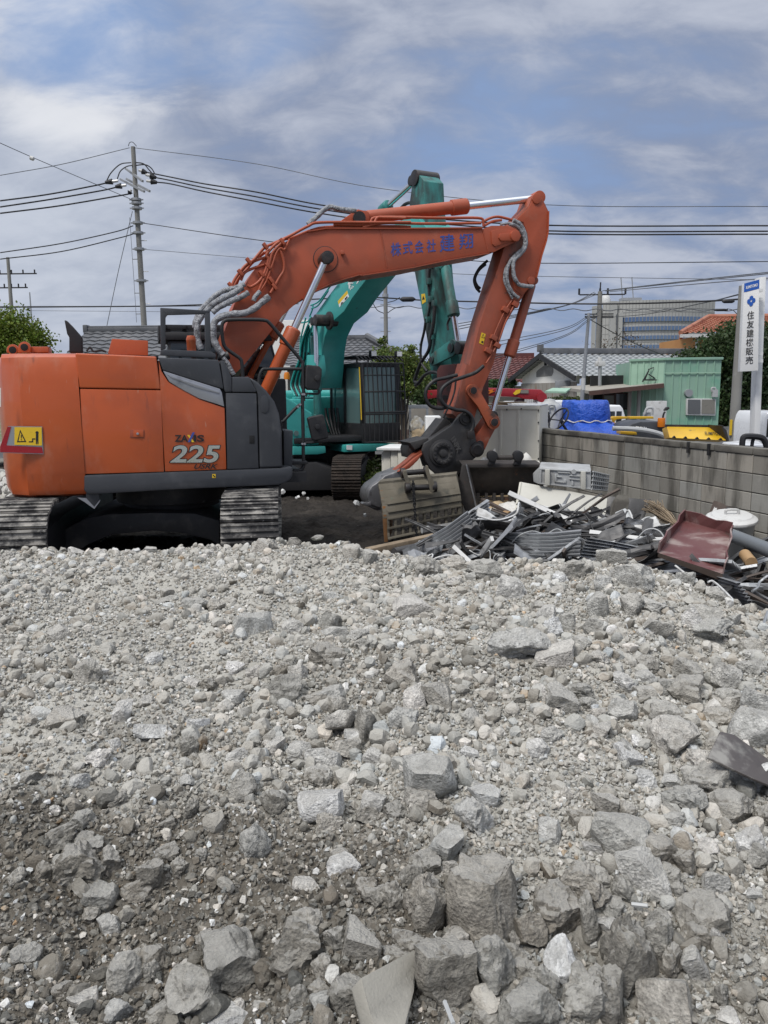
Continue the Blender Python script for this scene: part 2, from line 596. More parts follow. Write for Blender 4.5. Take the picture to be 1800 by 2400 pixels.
def concrete_mat():
    m = bpy.data.materials.new('broken_concrete')
    m.use_nodes = True
    T = NT(m.node_tree)
    b = T.n['Principled BSDF']
    vec = T.new('ShaderNodeTexCoord').outputs['Object']
    oi = T.new('ShaderNodeObjectInfo')
    geo = T.new('ShaderNodeNewGeometry')
    wv = geo.outputs['Position']
    base = oi.outputs['Color']
    vo = T.new('ShaderNodeTexVoronoi', {'Vector': wv, 'Scale': 95.0})
    k = T.math('ADD', .62, T.math('MULTIPLY', T.ramp(T.noise(wv, 13, 7, .68), .3, .7), .62))
    k = T.math('MULTIPLY', k, T.math('SUBTRACT', 1.0, T.math('MULTIPLY', T.ramp(vo.outputs['Color'], .70, .95), .30)))
    k = T.math('MULTIPLY', k, T.math('ADD', .80, T.math('MULTIPLY', T.ramp(T.noise(wv, 55, 5, .7), .35, .65), .40)))
    vm = T.new('ShaderNodeVectorMath', {0: base, 'Scale': k}, operation='SCALE')
    c = T.mix(T.math('MULTIPLY', T.ramp(T.noise(wv, 20, 5, .65), .54, .68), .35), vm.outputs[0], c4((.23, .205, .17)))
    # settled dust on upward faces
    up = T.new('ShaderNodeSeparateXYZ', {0: geo.outputs['Normal']}).outputs[2]
    df = T.math('MULTIPLY', T.ramp(T.math('ADD', up, T.math('MULTIPLY', T.noise(wv, 9, 4), .8)), .90, 1.40), .58)
    c = T.mix(df, c, c4((.50, .485, .45)))
    T.put(b.inputs['Base Color'], c)
    b.inputs['Roughness'].default_value = .93
    b.inputs['Specular IOR Level'].default_value = .2
    h = T.math('ADD', T.noise(wv, 42, 8, .72), T.math('MULTIPLY', vo.outputs['Distance'], .35))
    bp = T.new('ShaderNodeBump', {'Height': h, 'Strength': 1.0, 'Distance': .022})
    T.l.new(bp.outputs[0], b.inputs['Normal'])
    return m
m_conc = concrete_mat()

CH = []
for i in range(26):
    v, f = chunk(100+i, 4, 5+i % 5, .17 if i % 3 else .24, slab=(i % 6 == 5)) if i < 17 else chunk(100+i, 4, 11, .055, slab=(i % 2 == 0), sharp=True)
    me = bpy.data.meshes.new('concrete_chunk')
    me.from_pydata(v.tolist(), [], f.tolist())
    me.materials.append(m_conc)
    me.polygons.foreach_set('use_smooth', np.ones(len(f), bool))
    me.set_sharp_from_angle(angle=rad(38))
    CH.append(me)

TONE = [(-1, (.125, .116, .10)), (-.5, (.205, .19, .163)), (0, (.335, .319, .285)), (.5, (.455, .44, .402)), (1, (.58, .565, .53)), (1.6, (.78, .765, .74)), (2, (.92, .91, .89))]
def tone(t):
    return tuple(float(np.interp(t, [a for a, _ in TONE], [c[k] for _, c in TONE])) for k in range(3))
rocks = []                                    # (px, py, width px, height px, tone) read off the photograph
def RL(reg, rows):
    s = (reg(1, 0)[0]-reg(0, 0)[0]) if False else None
    for r in rows:
        (x, y) = reg((r[0], r[1]))
        rocks.append((x, y, r[2]*.5425, r[3]*.5425, r[4] if len(r) > 4 else 0))
RA, RB, RC, RD = REG(0, 1250, .5425), REG(900, 1250, .5425), REG(0, 1800, .5425), REG(900, 1800, .5425)
RL(RB, [(1075,205,175,115,.15),(115,322,195,95,.8),(590,490,260,150,.15),(740,535,140,110,.9),(728,418,78,95,1.7),(555,250,110,95,.5),(985,115,115,85,.3),(180,155,120,110),(300,135,115,65),(830,170,130,95),(430,165,130,80),(585,105,100,80),(1185,415,130,105,.1),(925,335,80,115,.1),(905,415,85,80,-.1),(945,225,70,70),(1400,420,170,80),(1370,360,160,70),(1480,640,115,140,.2),(1310,620,110,130),(1225,790,140,90),(1290,700,150,130,-.1),(1435,800,140,80,-.2),(1235,900,190,150,.4),(1590,870,190,170,.4),(1610,750,120,130),(1500,730,110,110,-.2),(1030,780,110,110,.4),(840,690,105,75,-.2),(875,745,75,60),(760,735,160,110,.1),(1035,650,100,75,.9),(1130,630,95,60),(1140,700,120,60,.2),(1590,590,110,70),(665,940,95,95,.7),(1095,910,60,55,1.6),(230,715,110,100,.1),(130,730,85,110,.5),(85,620,140,130,-.1),(85,800,125,80),(380,800,90,65,.1),(1375,1010,130,110,.4),(1035,935,70,85,.4),(1560,1050,190,120,1.7),(1365,1075,160,90),(1585,500,100,80),(1550,285,95,100,.3),(1440,270,90,60),(1300,200,80,70),(690,355,90,70,.6),(795,400,60,85),(850,490,80,70),(925,545,85,60),(500,395,60,60),(1060,330,90,110,-.2),(1180,330,140,70)])
RL(RA, [(385,620,105,105,-.1),(185,635,85,55,-.2),(265,820,105,85,.2),(535,790,90,95,.8),(660,860,150,60,.8),(845,320,110,70,-.1),(935,325,75,60,-.2),(710,292,110,25,-.4),(1015,583,70,45,1.8),(665,545,70,40,1.3),(1230,690,150,120,-.5),(905,660,80,65,-.5),(830,655,60,45,.7),(1100,610,70,60,.7),(1215,600,85,80,-.4),(1415,540,150,100,-.4),(1430,400,90,90,-.3),(1285,610,80,80),(1365,720,110,60,-.2),(1455,750,100,80,-.3),(1470,830,140,130,.1),(1580,850,90,160,-.3),(1400,985,130,120,.8),(1500,940,110,90,.3),(1610,975,80,80,.5),(1090,400,170,80,.2),(1260,415,90,60,.5),(430,985,100,90,.7),(495,915,50,45,.8),(860,830,90,75,.8),(820,925,70,70,-.5),(1025,975,90,70,.5),(345,1070,80,60,.8),(1150,915,40,35,1.2),(1375,1065,110,80),(1290,960,100,90,.3),(1125,72,70,70,.3),(1170,65,60,70,.2),(1270,45,50,45,.2),(1370,20,50,20,1),(1150,125,50,35,.9),(550,545,60,50,-.4),(630,735,60,45,.7),(40,110,70,60,.5),(200,95,60,40,.6),(330,85,60,40,.6),(430,95,60,35,.5),(560,90,50,35,.5),(650,80,50,35,.6),(780,85,50,35,.5),(900,90,45,30,.5),(1520,90,70,60,.2),(1600,110,60,60,.1)])
RL(RC, [(845,990,225,220,-.2),(1010,850,225,240,-.5),(1000,1085,210,60,.7),(1285,800,180,220,-.5),(545,910,140,160,-.5),(640,885,90,90,-.2),(650,480,100,120,-.5),(345,430,200,170,-.7),(75,480,80,90,-.5),(200,450,80,90,-.6),(1385,180,180,150,.6),(1105,330,125,120,-.1),(1050,95,110,130,-.2),(1610,165,95,110,.5),(1375,55,110,90,-.3),(1325,515,110,80,.6),(1485,430,130,70,.7),(1335,690,170,120,-.4),(1560,770,145,150,.1),(1450,745,100,110,-.1),(1390,870,90,100,-.4),(1500,980,170,130,-.5),(830,185,60,90,-.5),(515,145,75,65,-.4),(475,700,85,100,.5),(415,570,110,65,-.4),(725,380,100,80,-.5),(480,415,85,100,-.5),(890,275,50,35,.9),(1175,510,50,45,.4),(780,440,70,80,-.5),(395,640,70,60,-.2),(365,315,80,60,-.5),(880,750,75,60,-.4),(795,860,50,40,.7),(1030,1040,55,60,.6),(1125,1035,60,45,.6),(1380,1040,90,110,.2),(1300,990,100,90,0),(1285,1080,100,60,-.1),(720,250,70,50,-.5),(870,380,50,60,-.5),(135,330,30,25,1.1),(240,185,40,40,.9),(270,975,90,80,-.5)])
RL(RD, [(265,880,235,290,-.4),(185,610,190,260,-.2),(425,600,280,300,-.3),(755,640,200,210,-.3),(470,890,180,240,-.35),(630,705,130,150,-.5),(880,670,90,190,-.4),(1050,840,220,320,-.4),(770,870,150,165,1.9),(960,675,135,90,1.5),(850,1010,200,190,.1),(610,1040,250,160,-.4),(680,950,140,150,-.4),(1205,1020,200,180,.1),(960,1010,120,210,-.3),(1120,470,190,170,1),(1015,310,210,170,.1),(870,510,190,160,-.1),(905,345,95,70,1.2),(395,235,160,170,.3),(265,355,150,130,.5),(160,155,120,100),(110,470,110,100,-.4),(715,285,85,110,.5),(845,225,110,90,-.4),(785,130,60,80,.6),(955,170,110,120,.2),(1045,190,90,80,-.1),(1300,155,170,140,-.1),(1500,190,175,140,-.15),(1590,340,140,150,.9),(1380,75,190,170,-.1),(1630,225,80,100,-.1),(1180,370,150,120,-.35),(1290,415,90,110,-.4),(1420,490,120,90,.5),(1370,650,210,120,-.3),(1350,740,120,110,-.4),(1435,740,80,110,1.1),(1175,740,120,190,-.1),(1240,850,90,140,-.3),(1345,870,90,130,.4),(550,825,110,90,-.4),(600,890,90,90,-.3),(450,1085,130,70,-.3),(560,745,50,70,-.2),(1265,535,70,75,-.2),(1165,560,70,60),(985,610,90,80),(1030,540,90,120,-.3),(40,570,100,130,-.3),(1595,550,60,50,.9),(1450,990,60,90,-.4),(1480,1070,100,60,.8),(195,60,200,190,.4)])
n_named = len(rocks)
# smaller ones in between, to 290 in all
rr = random.Random(5)
while len(rocks) < 290:
    px, py = rr.uniform(0, 1800), rr.uniform(1330, 2390)
    if px > 1560 and py < 1400: continue
    w = rr.uniform(38, 74)*(.7+.5*(py-1300)/1100)
    if px < 700 and 1350 < py < 1750 and rr.random() < .75: continue
    t = rr.choice([-.3, 0, .2, .4, .7, .9]) if (py < 1850 or px > 1000) else rr.choice([-.6, -.5, -.4, -.3, .5])
    rocks.append((px, py, w, w*rr.uniform(.6, .9), t))
RPOS = []
def place_rock(i, px, py, w, h, t):
    p = on_heap(px, py+h*.18)
    depth = (p-CAMP).dot(cF)
    sw, sh = w*depth/FOC, h*depth/FOC
    r_ = random.Random(900+i)
    me = CH[r_.randrange(17, 26)] if (t > .08 and r_.random() < .65) else CH[r_.randrange(17)]
    o = bpy.data.objects.new('concrete_chunk', me)
    COL.objects.link(o)
    yaw = math.atan2(-p.x, p.y)
    q = r_.choice([0, 1, 2, 3])*pi/2
    spin = Matrix.Rotation(q, 4, 'Z') @ Matrix.Rotation(r_.choice([0, pi]), 4, 'X')
    if r_.random() < .5 and abs(w-h) < .3*w:
        spin = Matrix.Rotation(pi/2, 4, 'Y') @ spin
    sz = sh*1.12
    S = Matrix.Diagonal((sw*1.15, (sw+sh)*.56, sz*1.06, 1))
    Rt = Matrix.Rotation(yaw+r_.uniform(-.3, .3), 4, 'Z') @ Matrix.Rotation(r_.uniform(-.22, .22), 4, 'Y') @ Matrix.Rotation(r_.uniform(-.15, .25), 4, 'X')
    o.matrix_world = Matrix.Translation(p+V((0, 0, sz*.24))) @ Rt @ S @ spin
    jit = r_.choice([-.15, 0, .1, .25, .45]) if (t > -.15 or r_.random() < .2) and t < 1 else r_.uniform(-.1, .1)
    c = tone(t+jit+(.32 if t < 1 else 0))
    k = r_.uniform(.97, 1.03)
    o.color = (c[0]*k, c[1], c[2]/k, 1)
    RPOS.append((p.x, p.y, max(sw, sh)*.5, p.z))
    return o
BEST = {}
for i, (px, py, w, h, t) in enumerate(rocks):
    o = place_rock(i, px, py, w, h, t)
    shade_w = 'white' if t > 1.25 else 'pale grey' if t > .45 else 'mid grey' if t > -.25 else 'dark dust-stained'
    size_w = 'boulder sized' if w > 100 else 'head sized' if w > 62 else 'fist sized' if w > 40 else 'small'
    zone = ('on the heap crest' if py < 1345 else 'on the upper heap slope' if py < 1560 else 'halfway down the heap' if py < 1850 else 'low on the heap slope' if py < 2130 else 'at the bottom edge')
    side = 'left' if px < 450 else 'left of centre' if px < 900 else 'right of centre' if px < 1350 else 'right'
    tag(o, f'{shade_w} {size_w} concrete chunk {zone}, {side}', 'concrete chunk', 'broken concrete chunks in the rubble heap')
    BEST[i] = o
# the ones that stand out get words of their own
def rename_near(px, py, text):
    i = min(range(n_named), key=lambda k: (rocks[k][0]-px)**2+(rocks[k][1]-py)**2)
    BEST[i]['label'] = text
rename_near(*RD((770, 870)), 'chalk white rough concrete chunk wedged among dark boulders near the bottom edge')
rename_near(*RD((960, 675)), 'flattish white concrete chunk lying above the chalk white one in the dark boulders')
rename_near(*RB((728, 418)), 'rounded white stone leaning on a long grey slab, upper right slope')
rename_near(*RB((590, 490)), 'long grey wedge-shaped concrete slab beside the rounded white stone')
rename_near(*RB((740, 535)), 'pale block right below the rounded white stone')
rename_near(*RB((1075, 205)), 'largest grey boulder on the heap crest, just in front of the red steel trough')
rename_near(*RB((115, 322)), 'flat pale slab lying level near the middle of the heap top')
rename_near(*RB((1560, 1050)), 'white plastered chunk by the brown metal sheet at the right edge')
rename_near(*RC((1010, 850)), 'big rounded dark brown-grey boulder half buried in damp soil, lower left of centre')
rename_near(*RC((845, 990)), 'grey boulder just left below the rounded dark boulder, at the bottom edge')
rename_near(*RD((425, 600)), 'massive grey block with a flat pale top, low centre of the heap')
rename_near(*RD((265, 880)), 'massive squarish grey block beside the smooth leaning slab at the bottom')
rename_near(*RD((1050, 840)), 'tallest pitted dark grey boulder, lower right beside the chalk white chunk')
rename_near(*RD((1120, 470)), 'pale wedge with a clean broken face, lower right')
rename_near(*RD((870, 510)), 'brownish chunk with exposed aggregate between pale wedge and dark boulders')
rename_near(*RA((1230, 690)), 'darkest angular grey rock in the middle of the heap')
rename_near(*RA((1015, 583)), 'small bright white stone above the darkest rock, middle of the heap')
rename_near(*RA((660, 860)), 'flat pale paving flake lying on the dusty left side')
rename_near(*RA((845, 320)), 'grey cube-like block standing alone on the dusty plateau')

# leaning smooth slab at the bottom, and the brown sheet at the right edge
m_slab = noise_mat('smooth_concrete', (.30, .285, .25), .9, mixes=[((.20, .19, .165), 3, .45, .7), ((.40, .39, .36), 8, .55, .75)], bump=[(30, .35, .01), (120, .3, .004)])
def plate_px(corners, depth_y, th, name, mat, bev=.004, parent=None, **kw):
    pts = [atY(px, py, y) for (px, py), y in zip(corners, depth_y)]
    n = (pts[1]-pts[0]).cross(pts[2]-pts[0]).normalized()
    if n.y < 0: n = -n
    return MB().prism(pts, n*th).build(name, mat, parent, bevel=bev, **kw)
plate_px([(846, 2290), (975, 2222), (983, 2255), (968, 2330), (955, 2410), (880, 2410), (868, 2370)], [1.80, 2.0, 1.96, 1.86, 1.70, 1.70, 1.74], .05, 'concrete_slab', m_slab, .008, label='smooth flat grey slab leaning in the boulders at the bottom edge', cat='concrete slab')
m_bsheet = noise_mat('brown_painted_steel', (.085, .074, .071), .55, mixes=[((.26, .25, .23), 7, .50, .68), ((.05, .045, .045), 4, .5, .7)], bump=[(25, .3, .004)])
plate_px([(1690, 1714), (1722, 1722), (1830, 1800), (1850, 1860), (1760, 1822), (1660, 1775)], [2.90, 2.92, 2.88, 2.72, 2.70, 2.74], .012, 'metal_sheet', m_bsheet, .003, label='dark brown metal sheet half buried in rubble at the right edge', cat='metal sheet')

# ------------------------------------------------------------------ gravel and small stones (uncountable)
def stones(name, n, smin, smax, power, ymin, ymax, subs, label, seed, bury=.25, thin=.72):
    r = np.random.RandomState(seed)
    lib = [(chunk(500+seed*40+k, 2, 6, .16) if subs > 1 else shard(500+seed*40+k, 11)) for k in range(30)]
    y = ymin*(ymax/ymin)**r.uniform(0, 1, n*2)
    x = r.uniform(-1, 1, n*2)*(.35+.56*y)
    yc = np.interp(x, CRX, CRY)
    dustz = dustmask(x, y)
    soil = soilmask(x, y)
    keep = (y < yc+.45)*(r.uniform(0, 1, n*2) > thin*np.clip(dustz, 0, 1))*(r.uniform(0, 1, n*2) > (.75 if subs > 1 else .35)*soil)*(pnoise(x*1.7+40, y*1.7) > r.uniform(-.75, .1 if subs > 1 else -.2, n*2))
    if subs > 1: keep &= ~((y < 2.75) & (x > -.1) & (x < .95) & (r.uniform(0, 1, n*2) < .55))
    for bx, by, br, bz in RPOS:
        keep &= ~(((x-bx)**2+(y-by)**2 < (br*.80)**2) & (r.uniform(0, 1, n*2) < .93))
    x, y = x[keep][:n], y[keep][:n]
    n = len(x)
    s = smin*y*r.uniform(1e-4, 1, n)**(-1/power)
    s = np.minimum(s, smax)
    z = heap(x, y)
    hz = z.copy()
    # pile small stones up against the big ones a little
    q = r.normal(size=(n, 4)); q /= np.linalg.norm(q, axis=1, keepdims=True)
    a, b, c, d = q.T
    R = np.stack([1-2*(c*c+d*d), 2*(b*c-d*a), 2*(b*d+c*a), 2*(b*c+d*a), 1-2*(b*b+d*d), 2*(c*d-b*a), 2*(b*d-c*a), 2*(c*d+b*a), 1-2*(b*b+c*c)], -1).reshape(n, 3, 3)
    asp = r.uniform(.55, 1.1, (n, 3))
    soil = soilmask(x, y)
    t = r.normal(.28, .42, n)-.95*soil
    t = np.where(r.uniform(0, 1, n) < .07, r.uniform(.7, 1.45, n), t)
    ta = np.array([q_[0] for q_ in TONE]); tcx = np.array([q_[1] for q_ in TONE])
    colr = np.stack([np.interp(t, ta, tcx[:, k]) for k in range(3)], -1)
    warm = r.normal(1, .035, n)
    colr[:, 0] *= warm; colr[:, 2] /= warm
    odd = r.uniform(0, 1, n) < .008
    colr[odd] *= np.array([1.1, .85, .62])
    cos_, fcs, cols, dsts = [], [], [], []
    off = 0
    which = r.randint(0, len(lib), n)
    for k, (lv, lf) in enumerate(lib):
        id_ = np.where(which == k)[0]
        if not len(id_): continue
        P = np.einsum('nij,nvj->nvi', R[id_], lv[None]*(asp[id_]*s[id_, None])[:, None, :])
        P += np.stack([x[id_], y[id_], z[id_]+s[id_]*(.5-bury)*.8], -1)[:, None, :]
        m_, nv = len(id_), len(lv)
        cos_.append(P.reshape(-1, 3))
        fcs.append((lf[None]+(off+np.arange(m_)*nv)[:, None, None]).reshape(-1, 3))
        cols.append(np.repeat(colr[id_], nv, 0))
        dsts.append(np.repeat(np.clip(1-soil[id_]*1.2, 0, 1)*np.where(t[id_] > .7, .35, 1), nv))
        off += m_*nv
    co = np.concatenate(cos_).astype(np.float32); fc = np.concatenate(fcs).astype(np.int32); cl = np.concatenate(cols)
    me = bpy.data.meshes.new(name)
    me.vertices.add(len(co)); me.vertices.foreach_set('co', co.ravel())
    me.loops.add(fc.size); me.loops.foreach_set('vertex_index', fc.ravel())
    me.polygons.add(len(fc)); me.polygons.foreach_set('loop_start', (np.arange(len(fc))*3).astype(np.int32))
    me.polygons.foreach_set('use_smooth', np.full(len(fc), subs > 1))
    me.update(calc_edges=True)
    if subs > 1: me.set_sharp_from_angle(angle=rad(30))
    at = me.attributes.new('stone_colour', 'FLOAT_COLOR', 'POINT')
    at.data.foreach_set('color', np.concatenate([cl, np.concatenate(dsts)[:, None]], 1).astype(np.float32).ravel())
    me.materials.append(m_stone)
    o = bpy.data.objects.new(name, me)
    COL.objects.link(o)
    return tag(o, label, 'rubble', kind='stuff')
m_stone = noise_mat('small_stones', (1, 1, 1), .93, attr='stone_colour', mixes=[((.19, .18, .155), 30, .52, .72, (1, 1, 1), .55), ((.50, .49, .46), 45, .55, .75, (1, 1, 1), .45)], bump=[(55, .9, .014)], spec=.2)
T_ = NT(m_stone.node_tree); bs_ = T_.n['Principled BSDF']
src_ = bs_.inputs['Base Color'].links[0].from_socket
ge_ = T_.new('ShaderNodeNewGeometry')
up_ = T_.new('ShaderNodeSeparateXYZ', {0: ge_.outputs['Normal']}).outputs[2]
al_ = T_.new('ShaderNodeAttribute', attribute_name='stone_colour').outputs['Alpha']
df_ = T_.math('MULTIPLY', T_.math('MULTIPLY', T_.ramp(T_.math('ADD', up_, T_.math('MULTIPLY', T_.noise(ge_.outputs['Position'], 12, 4), .8)), .65, 1.35), .62), al_)
T_.put(bs_.inputs['Base Color'], T_.mix(df_, src_, c4((.43, .418, .38))))      # settled dust
stones('rubble_stones', 6500, .0070, .085, 1.55, 1.35, 7.8, 2, 'loose fist-sized and smaller stones strewn over the heap', 1)
stones('rubble_gravel', 110000, .0028, .026, 1.7, 1.35, 7.8, 1, 'fine gravel and concrete crumbs covering the rubble heap', 2, .15, .45)
# ------------------------------------------------------------------ shared machine materials
m_or = noise_mat('orange_paint', (.46, .085, .018), .38, mixes=[((.36, .07, .02), 1.3, .4, .7), ((.44, .17, .10), 4, .52, .78, (1, 1, .5), .6), ((.20, .05, .025), 8, .62, .76, (1.5, 1.5, .25), .7), ((.42, .30, .22), 16, .66, .74, (1, 1, .2), .5)], bump=[(3, .05, .02)], coat=.3)
m_orb = noise_mat('faded_orange_paint', (.38, .075, .030), .5, mixes=[((.28, .065, .03), 1.0, .4, .7), ((.38, .14, .09), 4, .56, .8, (1, 1, 1), .4), ((.13, .04, .025), 6, .68, .8)], bump=[(3, .05, .02)])
m_orw = noise_mat('worn_orange_paint', (.31, .07, .033), .55, mixes=[((.12, .05, .035), 2.2, .46, .72, (1, 1, .3)), ((.05, .038, .034), 5, .58, .72), ((.33, .16, .11), 7, .64, .8)], bump=[(14, .25, .01)])
m_dk = noise_mat('dark_grey_plastic', (.040, .043, .050), .5, mixes=[((.075, .078, .085), 2.5, .48, .75), ((.14, .14, .14), 7, .62, .85, (1, 1, .5), .6)], bump=[(6, .05, .01)])
m_bk = noise_mat('black_steel', (.013, .013, .015), .6, mixes=[((.035, .033, .032), 4, .5, .75)], bump=[(20, .1, .005)])
m_blk = noise_mat('black_void', (.008, .008, .009), .8)
m_sil = noise_mat('silver_trim', (.36, .37, .40), .38, metal=.6, mixes=[((.20, .21, .23), 4, .5, .75)])
m_chr = noise_mat('chrome_rod', (.75, .76, .78), .16, metal=1.0, mixes=[((.30, .28, .27), 6, .62, .8, (1, 1, .4))])
m_hose = noise_mat('rubber_hose', (.014, .014, .016), .55, mixes=[((.06, .058, .055), 7, .52, .75)])
m_foil = noise_mat('silver_heat_sleeve', (.30, .31, .33), .55, metal=.35, mixes=[((.12, .12, .125), 14, .48, .7), ((.50, .50, .51), 9, .58, .76)], bump=[(28, 1.0, .03), (70, .7, .012)])
m_trk = noise_mat('track_steel', (.060, .058, .058), .75, metal=.25, mixes=[((.32, .305, .28), 6, .43, .62), ((.45, .44, .41), 24, .60, .72, (1, 1, 1), .8), ((.02, .02, .02), 5, .6, .75)], bump=[(40, .5, .008)])
m_trkd = noise_mat('muddy_track_steel', (.040, .030, .024), .9, mixes=[((.016, .014, .013), 5, .45, .7), ((.12, .095, .075), 8, .6, .8)], bump=[(25, .9, .02)])
m_glass = noise_mat('tinted_glass', (.012, .016, .018), .08, spec=.8)
m_yel = noise_mat('yellow_sticker', (.72, .47, .02), .5, mixes=[((.55, .36, .03), 30, .55, .8)])
m_red = noise_mat('red_reflector', (.30, .012, .02), .3)
m_wht = noise_mat('white_paint', (.74, .74, .73), .5, mixes=[((.60, .60, .58), 4, .55, .8)])
m_ink = noise_mat('black_print', (.012, .012, .014), .6)
m_blue = noise_mat('blue_lettering', (.045, .075, .30), .55, mixes=[((.07, .09, .27), 14, .55, .75)])
m_amb = noise_mat('amber_lens', (.60, .17, .01), .25)
m_grs = noise_mat('greasy_steel', (.018, .016, .016), .45, mixes=[((.05, .035, .03), 7, .5, .7)], bump=[(18, .3, .01)])

# ------------------------------------------------------------------ orange excavator
YAW = rad(17)
uA, vA, zA = V((cos(YAW), sin(YAW), 0)), V((-sin(YAW), cos(YAW), 0)), V((0, 0, 1))
PS = atY(400, 1000, 9.0)                      # a point of its near side
OC = PS + vA*1.39
OC = OC + uA*((V((-2.86, 10.33, 0))-OC).dot(uA)); OC.z = GZ
def S(v, pts):
    """pixels -> points on the upright plane v metres from the slewing axis (negative: near side)"""
    p0 = OC + vA*v
    r = [onP(px, py, p0, vA) for px, py in (pts if isinstance(pts, list) else [pts])]
    return r if isinstance(pts, list) else r[0]
def L(u, v, z):
    return V((OC.x, OC.y, 0)) + uA*u + vA*v + zA*z
def uz(v, px, py):
    p = S(v, (px, py)); d = p-OC
    return d.dot(uA), p.z
NS = -1.38
ex = thing('excavator', 'orange excavator with dark grey front panels and a blue-lettered boom, standing behind the rubble', 'excavator', tuple(OC), YAW)
def plate(name, v, pts, th, mat, parent=ex, bev=.012, **kw):
    return MB().prism(S(v, pts), vA*th).build(name, mat, parent, bevel=bev, **kw)

# counterweight: lofted rings of the tail plan
def tail_plan(ins):
    near = [(-.985, NS+ins), (-1.35, NS+ins), (-1.60, NS+.07+ins*.8), (-1.80, -1.10+ins*.6), (-1.92+ins*.6, -.70), (-1.97+ins, 0)]
    return near+[(a, -b) for a, b in near[-2::-1]]
cwt = MB()
z0, z1 = uz(NS, 196, 1165)[1], uz(NS, 174, 826)[1]
cwt.loft([[L(a, b, z) for a, b in tail_plan(i)] for z, i in ((z0+.0, .16), (z0+.035, .05), (z0+.10, .012), (z0+.27, 0), (z0+.30, -.012), (z1-.30, 0), (z1-.14, .02), (z1-.05, .05), (z1-.012, .12), (z1, .24))])
cw = cwt.build('counterweight', m_or, ex, bevel=.0, smooth=28)
# raised rear facet
st = MB()
for sx in (0,): pass
# dark inner body behind the covers
MB().prism(S(NS+.05, Z1((430,330),(890,345),(1225,360),(1285,440),(1400,445),(1560,640),(1565,940),(465,1030))), vA*2.55).build('engine_bay', m_blk, ex)
z_h = uz(NS, 371, 835)[1]
# covers
hood = MB()
hp = S(NS, Z1((417,303),(868,322),(893,504),(441,496)))
hood.prism(hp, vA*.04)
uh0, uh1 = uz(NS, *Z1((417, 303)))[0], uz(NS, *Z1((868, 322)))[0]
hood.prism([hp[0]+vA*.005-zA*.03, hp[0]+vA*.05+zA*.004, hp[0]+vA*1.6+zA*.03, hp[0]+vA*1.6-zA*.05], (hp[1]-hp[0])*1.0)
hood.build('hood', m_or, ex, bevel=.025, seg=3)
door = plate('side_door', NS, Z1((444,501),(894,509),(912,962),(465,975)), .04, m_or)
la = MB()
la.prism(S(NS-.004, Z1((722,728),(802,728),(802,774),(722,774))), vA*.01)
la.build('latch_recess', m_orw, door, bevel=.003)
la2 = MB(); la2.prism(S(NS-.012, Z1((741,731),(797,731),(797,769),(741,769))), vA*.01)
la2.cyl(S(NS-.03, Z1((764,750))), S(NS-.008, Z1((764,750))), .016, m=1)
la2.build('latch', [m_or, m_sil], door, bevel=.002)
plate('front_cover', NS, Z1((881,340),(897,402),(935,462),(1115,560),(1248,606),(1258,949),(917,961)), .04, m_or)
plate('tank_cover', NS, Z1((880,326),(1215,340),(1232,430),(1243,503),(1225,498),(1000,428),(903,396)), .04, m_dk, bev=.02)
plate('silver_stripe', NS-.012, Z1((904,399),(1000,430),(1222,500),(1233,520),(1247,601),(1195,583),(1108,556),(1020,510),(940,462)), .05, m_sil, bev=.014)
plate('silver_stripe', NS-.024, Z1((925,418),(1010,446),(1215,512),(1222,530),(1090,495),(950,440)), .05, m_sil, bev=.012)
plate('corner_column', NS+.01, Z1((1222,342),(1243,345),(1270,390),(1288,440),(1290,518),(1250,520),(1243,500)), .5, m_dk, bev=.02)
plate('toolbox', NS+.01, Z1((1289,434),(1384,434),(1424,510),(1424,521),(1289,519)), .7, m_dk, bev=.02)
fd = plate('front_door', NS, Z1((1254,524),(1425,526),(1437,943),(1263,948)), .04, m_dk)
MB().prism(S(NS-.006, Z1((1386,760),(1414,760),(1414,804),(1386,804))), vA*.01).build('handle', m_blk, fd, bevel=.003)
fc = plate('front_fairing', NS+.005, Z1((1384,436),(1430,462),(1480,510),(1525,570),(1552,640),(1566,740),(1570,938),(1442,943),(1430,524)), .6, m_dk, bev=.03, seg=3) if False else MB().prism(S(NS+.005, Z1((1384,436),(1430,462),(1480,510),(1525,570),(1552,640),(1566,740),(1570,938),(1442,943),(1430,524))), vA*.6).build('front_fairing', m_dk, ex, bevel=.03, seg=3)
rc = MB(); rc.prism(S(NS-.004, [(REG(0,700,.42195)((1469+24*cos(t)*1.0, 586+48*math.copysign(abs(sin(t))**.6, sin(t))))) for t in [2*pi*k/20 for k in range(20)]]), vA*.01)
rc.build('oval_cover', m_dk, fc, bevel=.003)
plate('step_box', NS+.28, Z1((1575,732),(1628,732),(1624,940),(1577,942)), .5, m_dk, bev=.015)
plate('side_skirt', NS-.01, Z1((465,980),(1000,960),(1560,941),(1626,934),(1627,985),(1612,1008),(1590,1022),(1548,1036),(1000,1060),(553,1086),(482,1087),(466,1062)), .9, m_dk, bev=.03)
br = plate('support_bracket', NS+.05, Z1((476,1056),(550,1054),(553,1116),(524,1156),(478,1112)), .08, m_dk, bev=.006)
MB().prism(S(NS+.045, Z1((430,1106),(478,1108),(524,1157),(556,1116),(556,1124),(524,1168),(470,1130))), vA*.05).build('bracket_edge', m_sil, br)
# dust caught along the top of the skirt is part of the plastic's own wear; floor of the upper structure
pl = MB(); zb = uz(NS, 400, 1150)[1]
pl.prism([L(-1.5, -1.2, zb+.02), L(1.6, -1.25, zb+.02), L(1.6, 1.25, zb+.02), L(-1.5, 1.2, zb+.02)], zA*.12)
pl.cyl(L(0, 0, .55+GZ), L(0, 0, zb+.05), .62, n=28)
pl.build('slewing_deck', m_bk, ex)
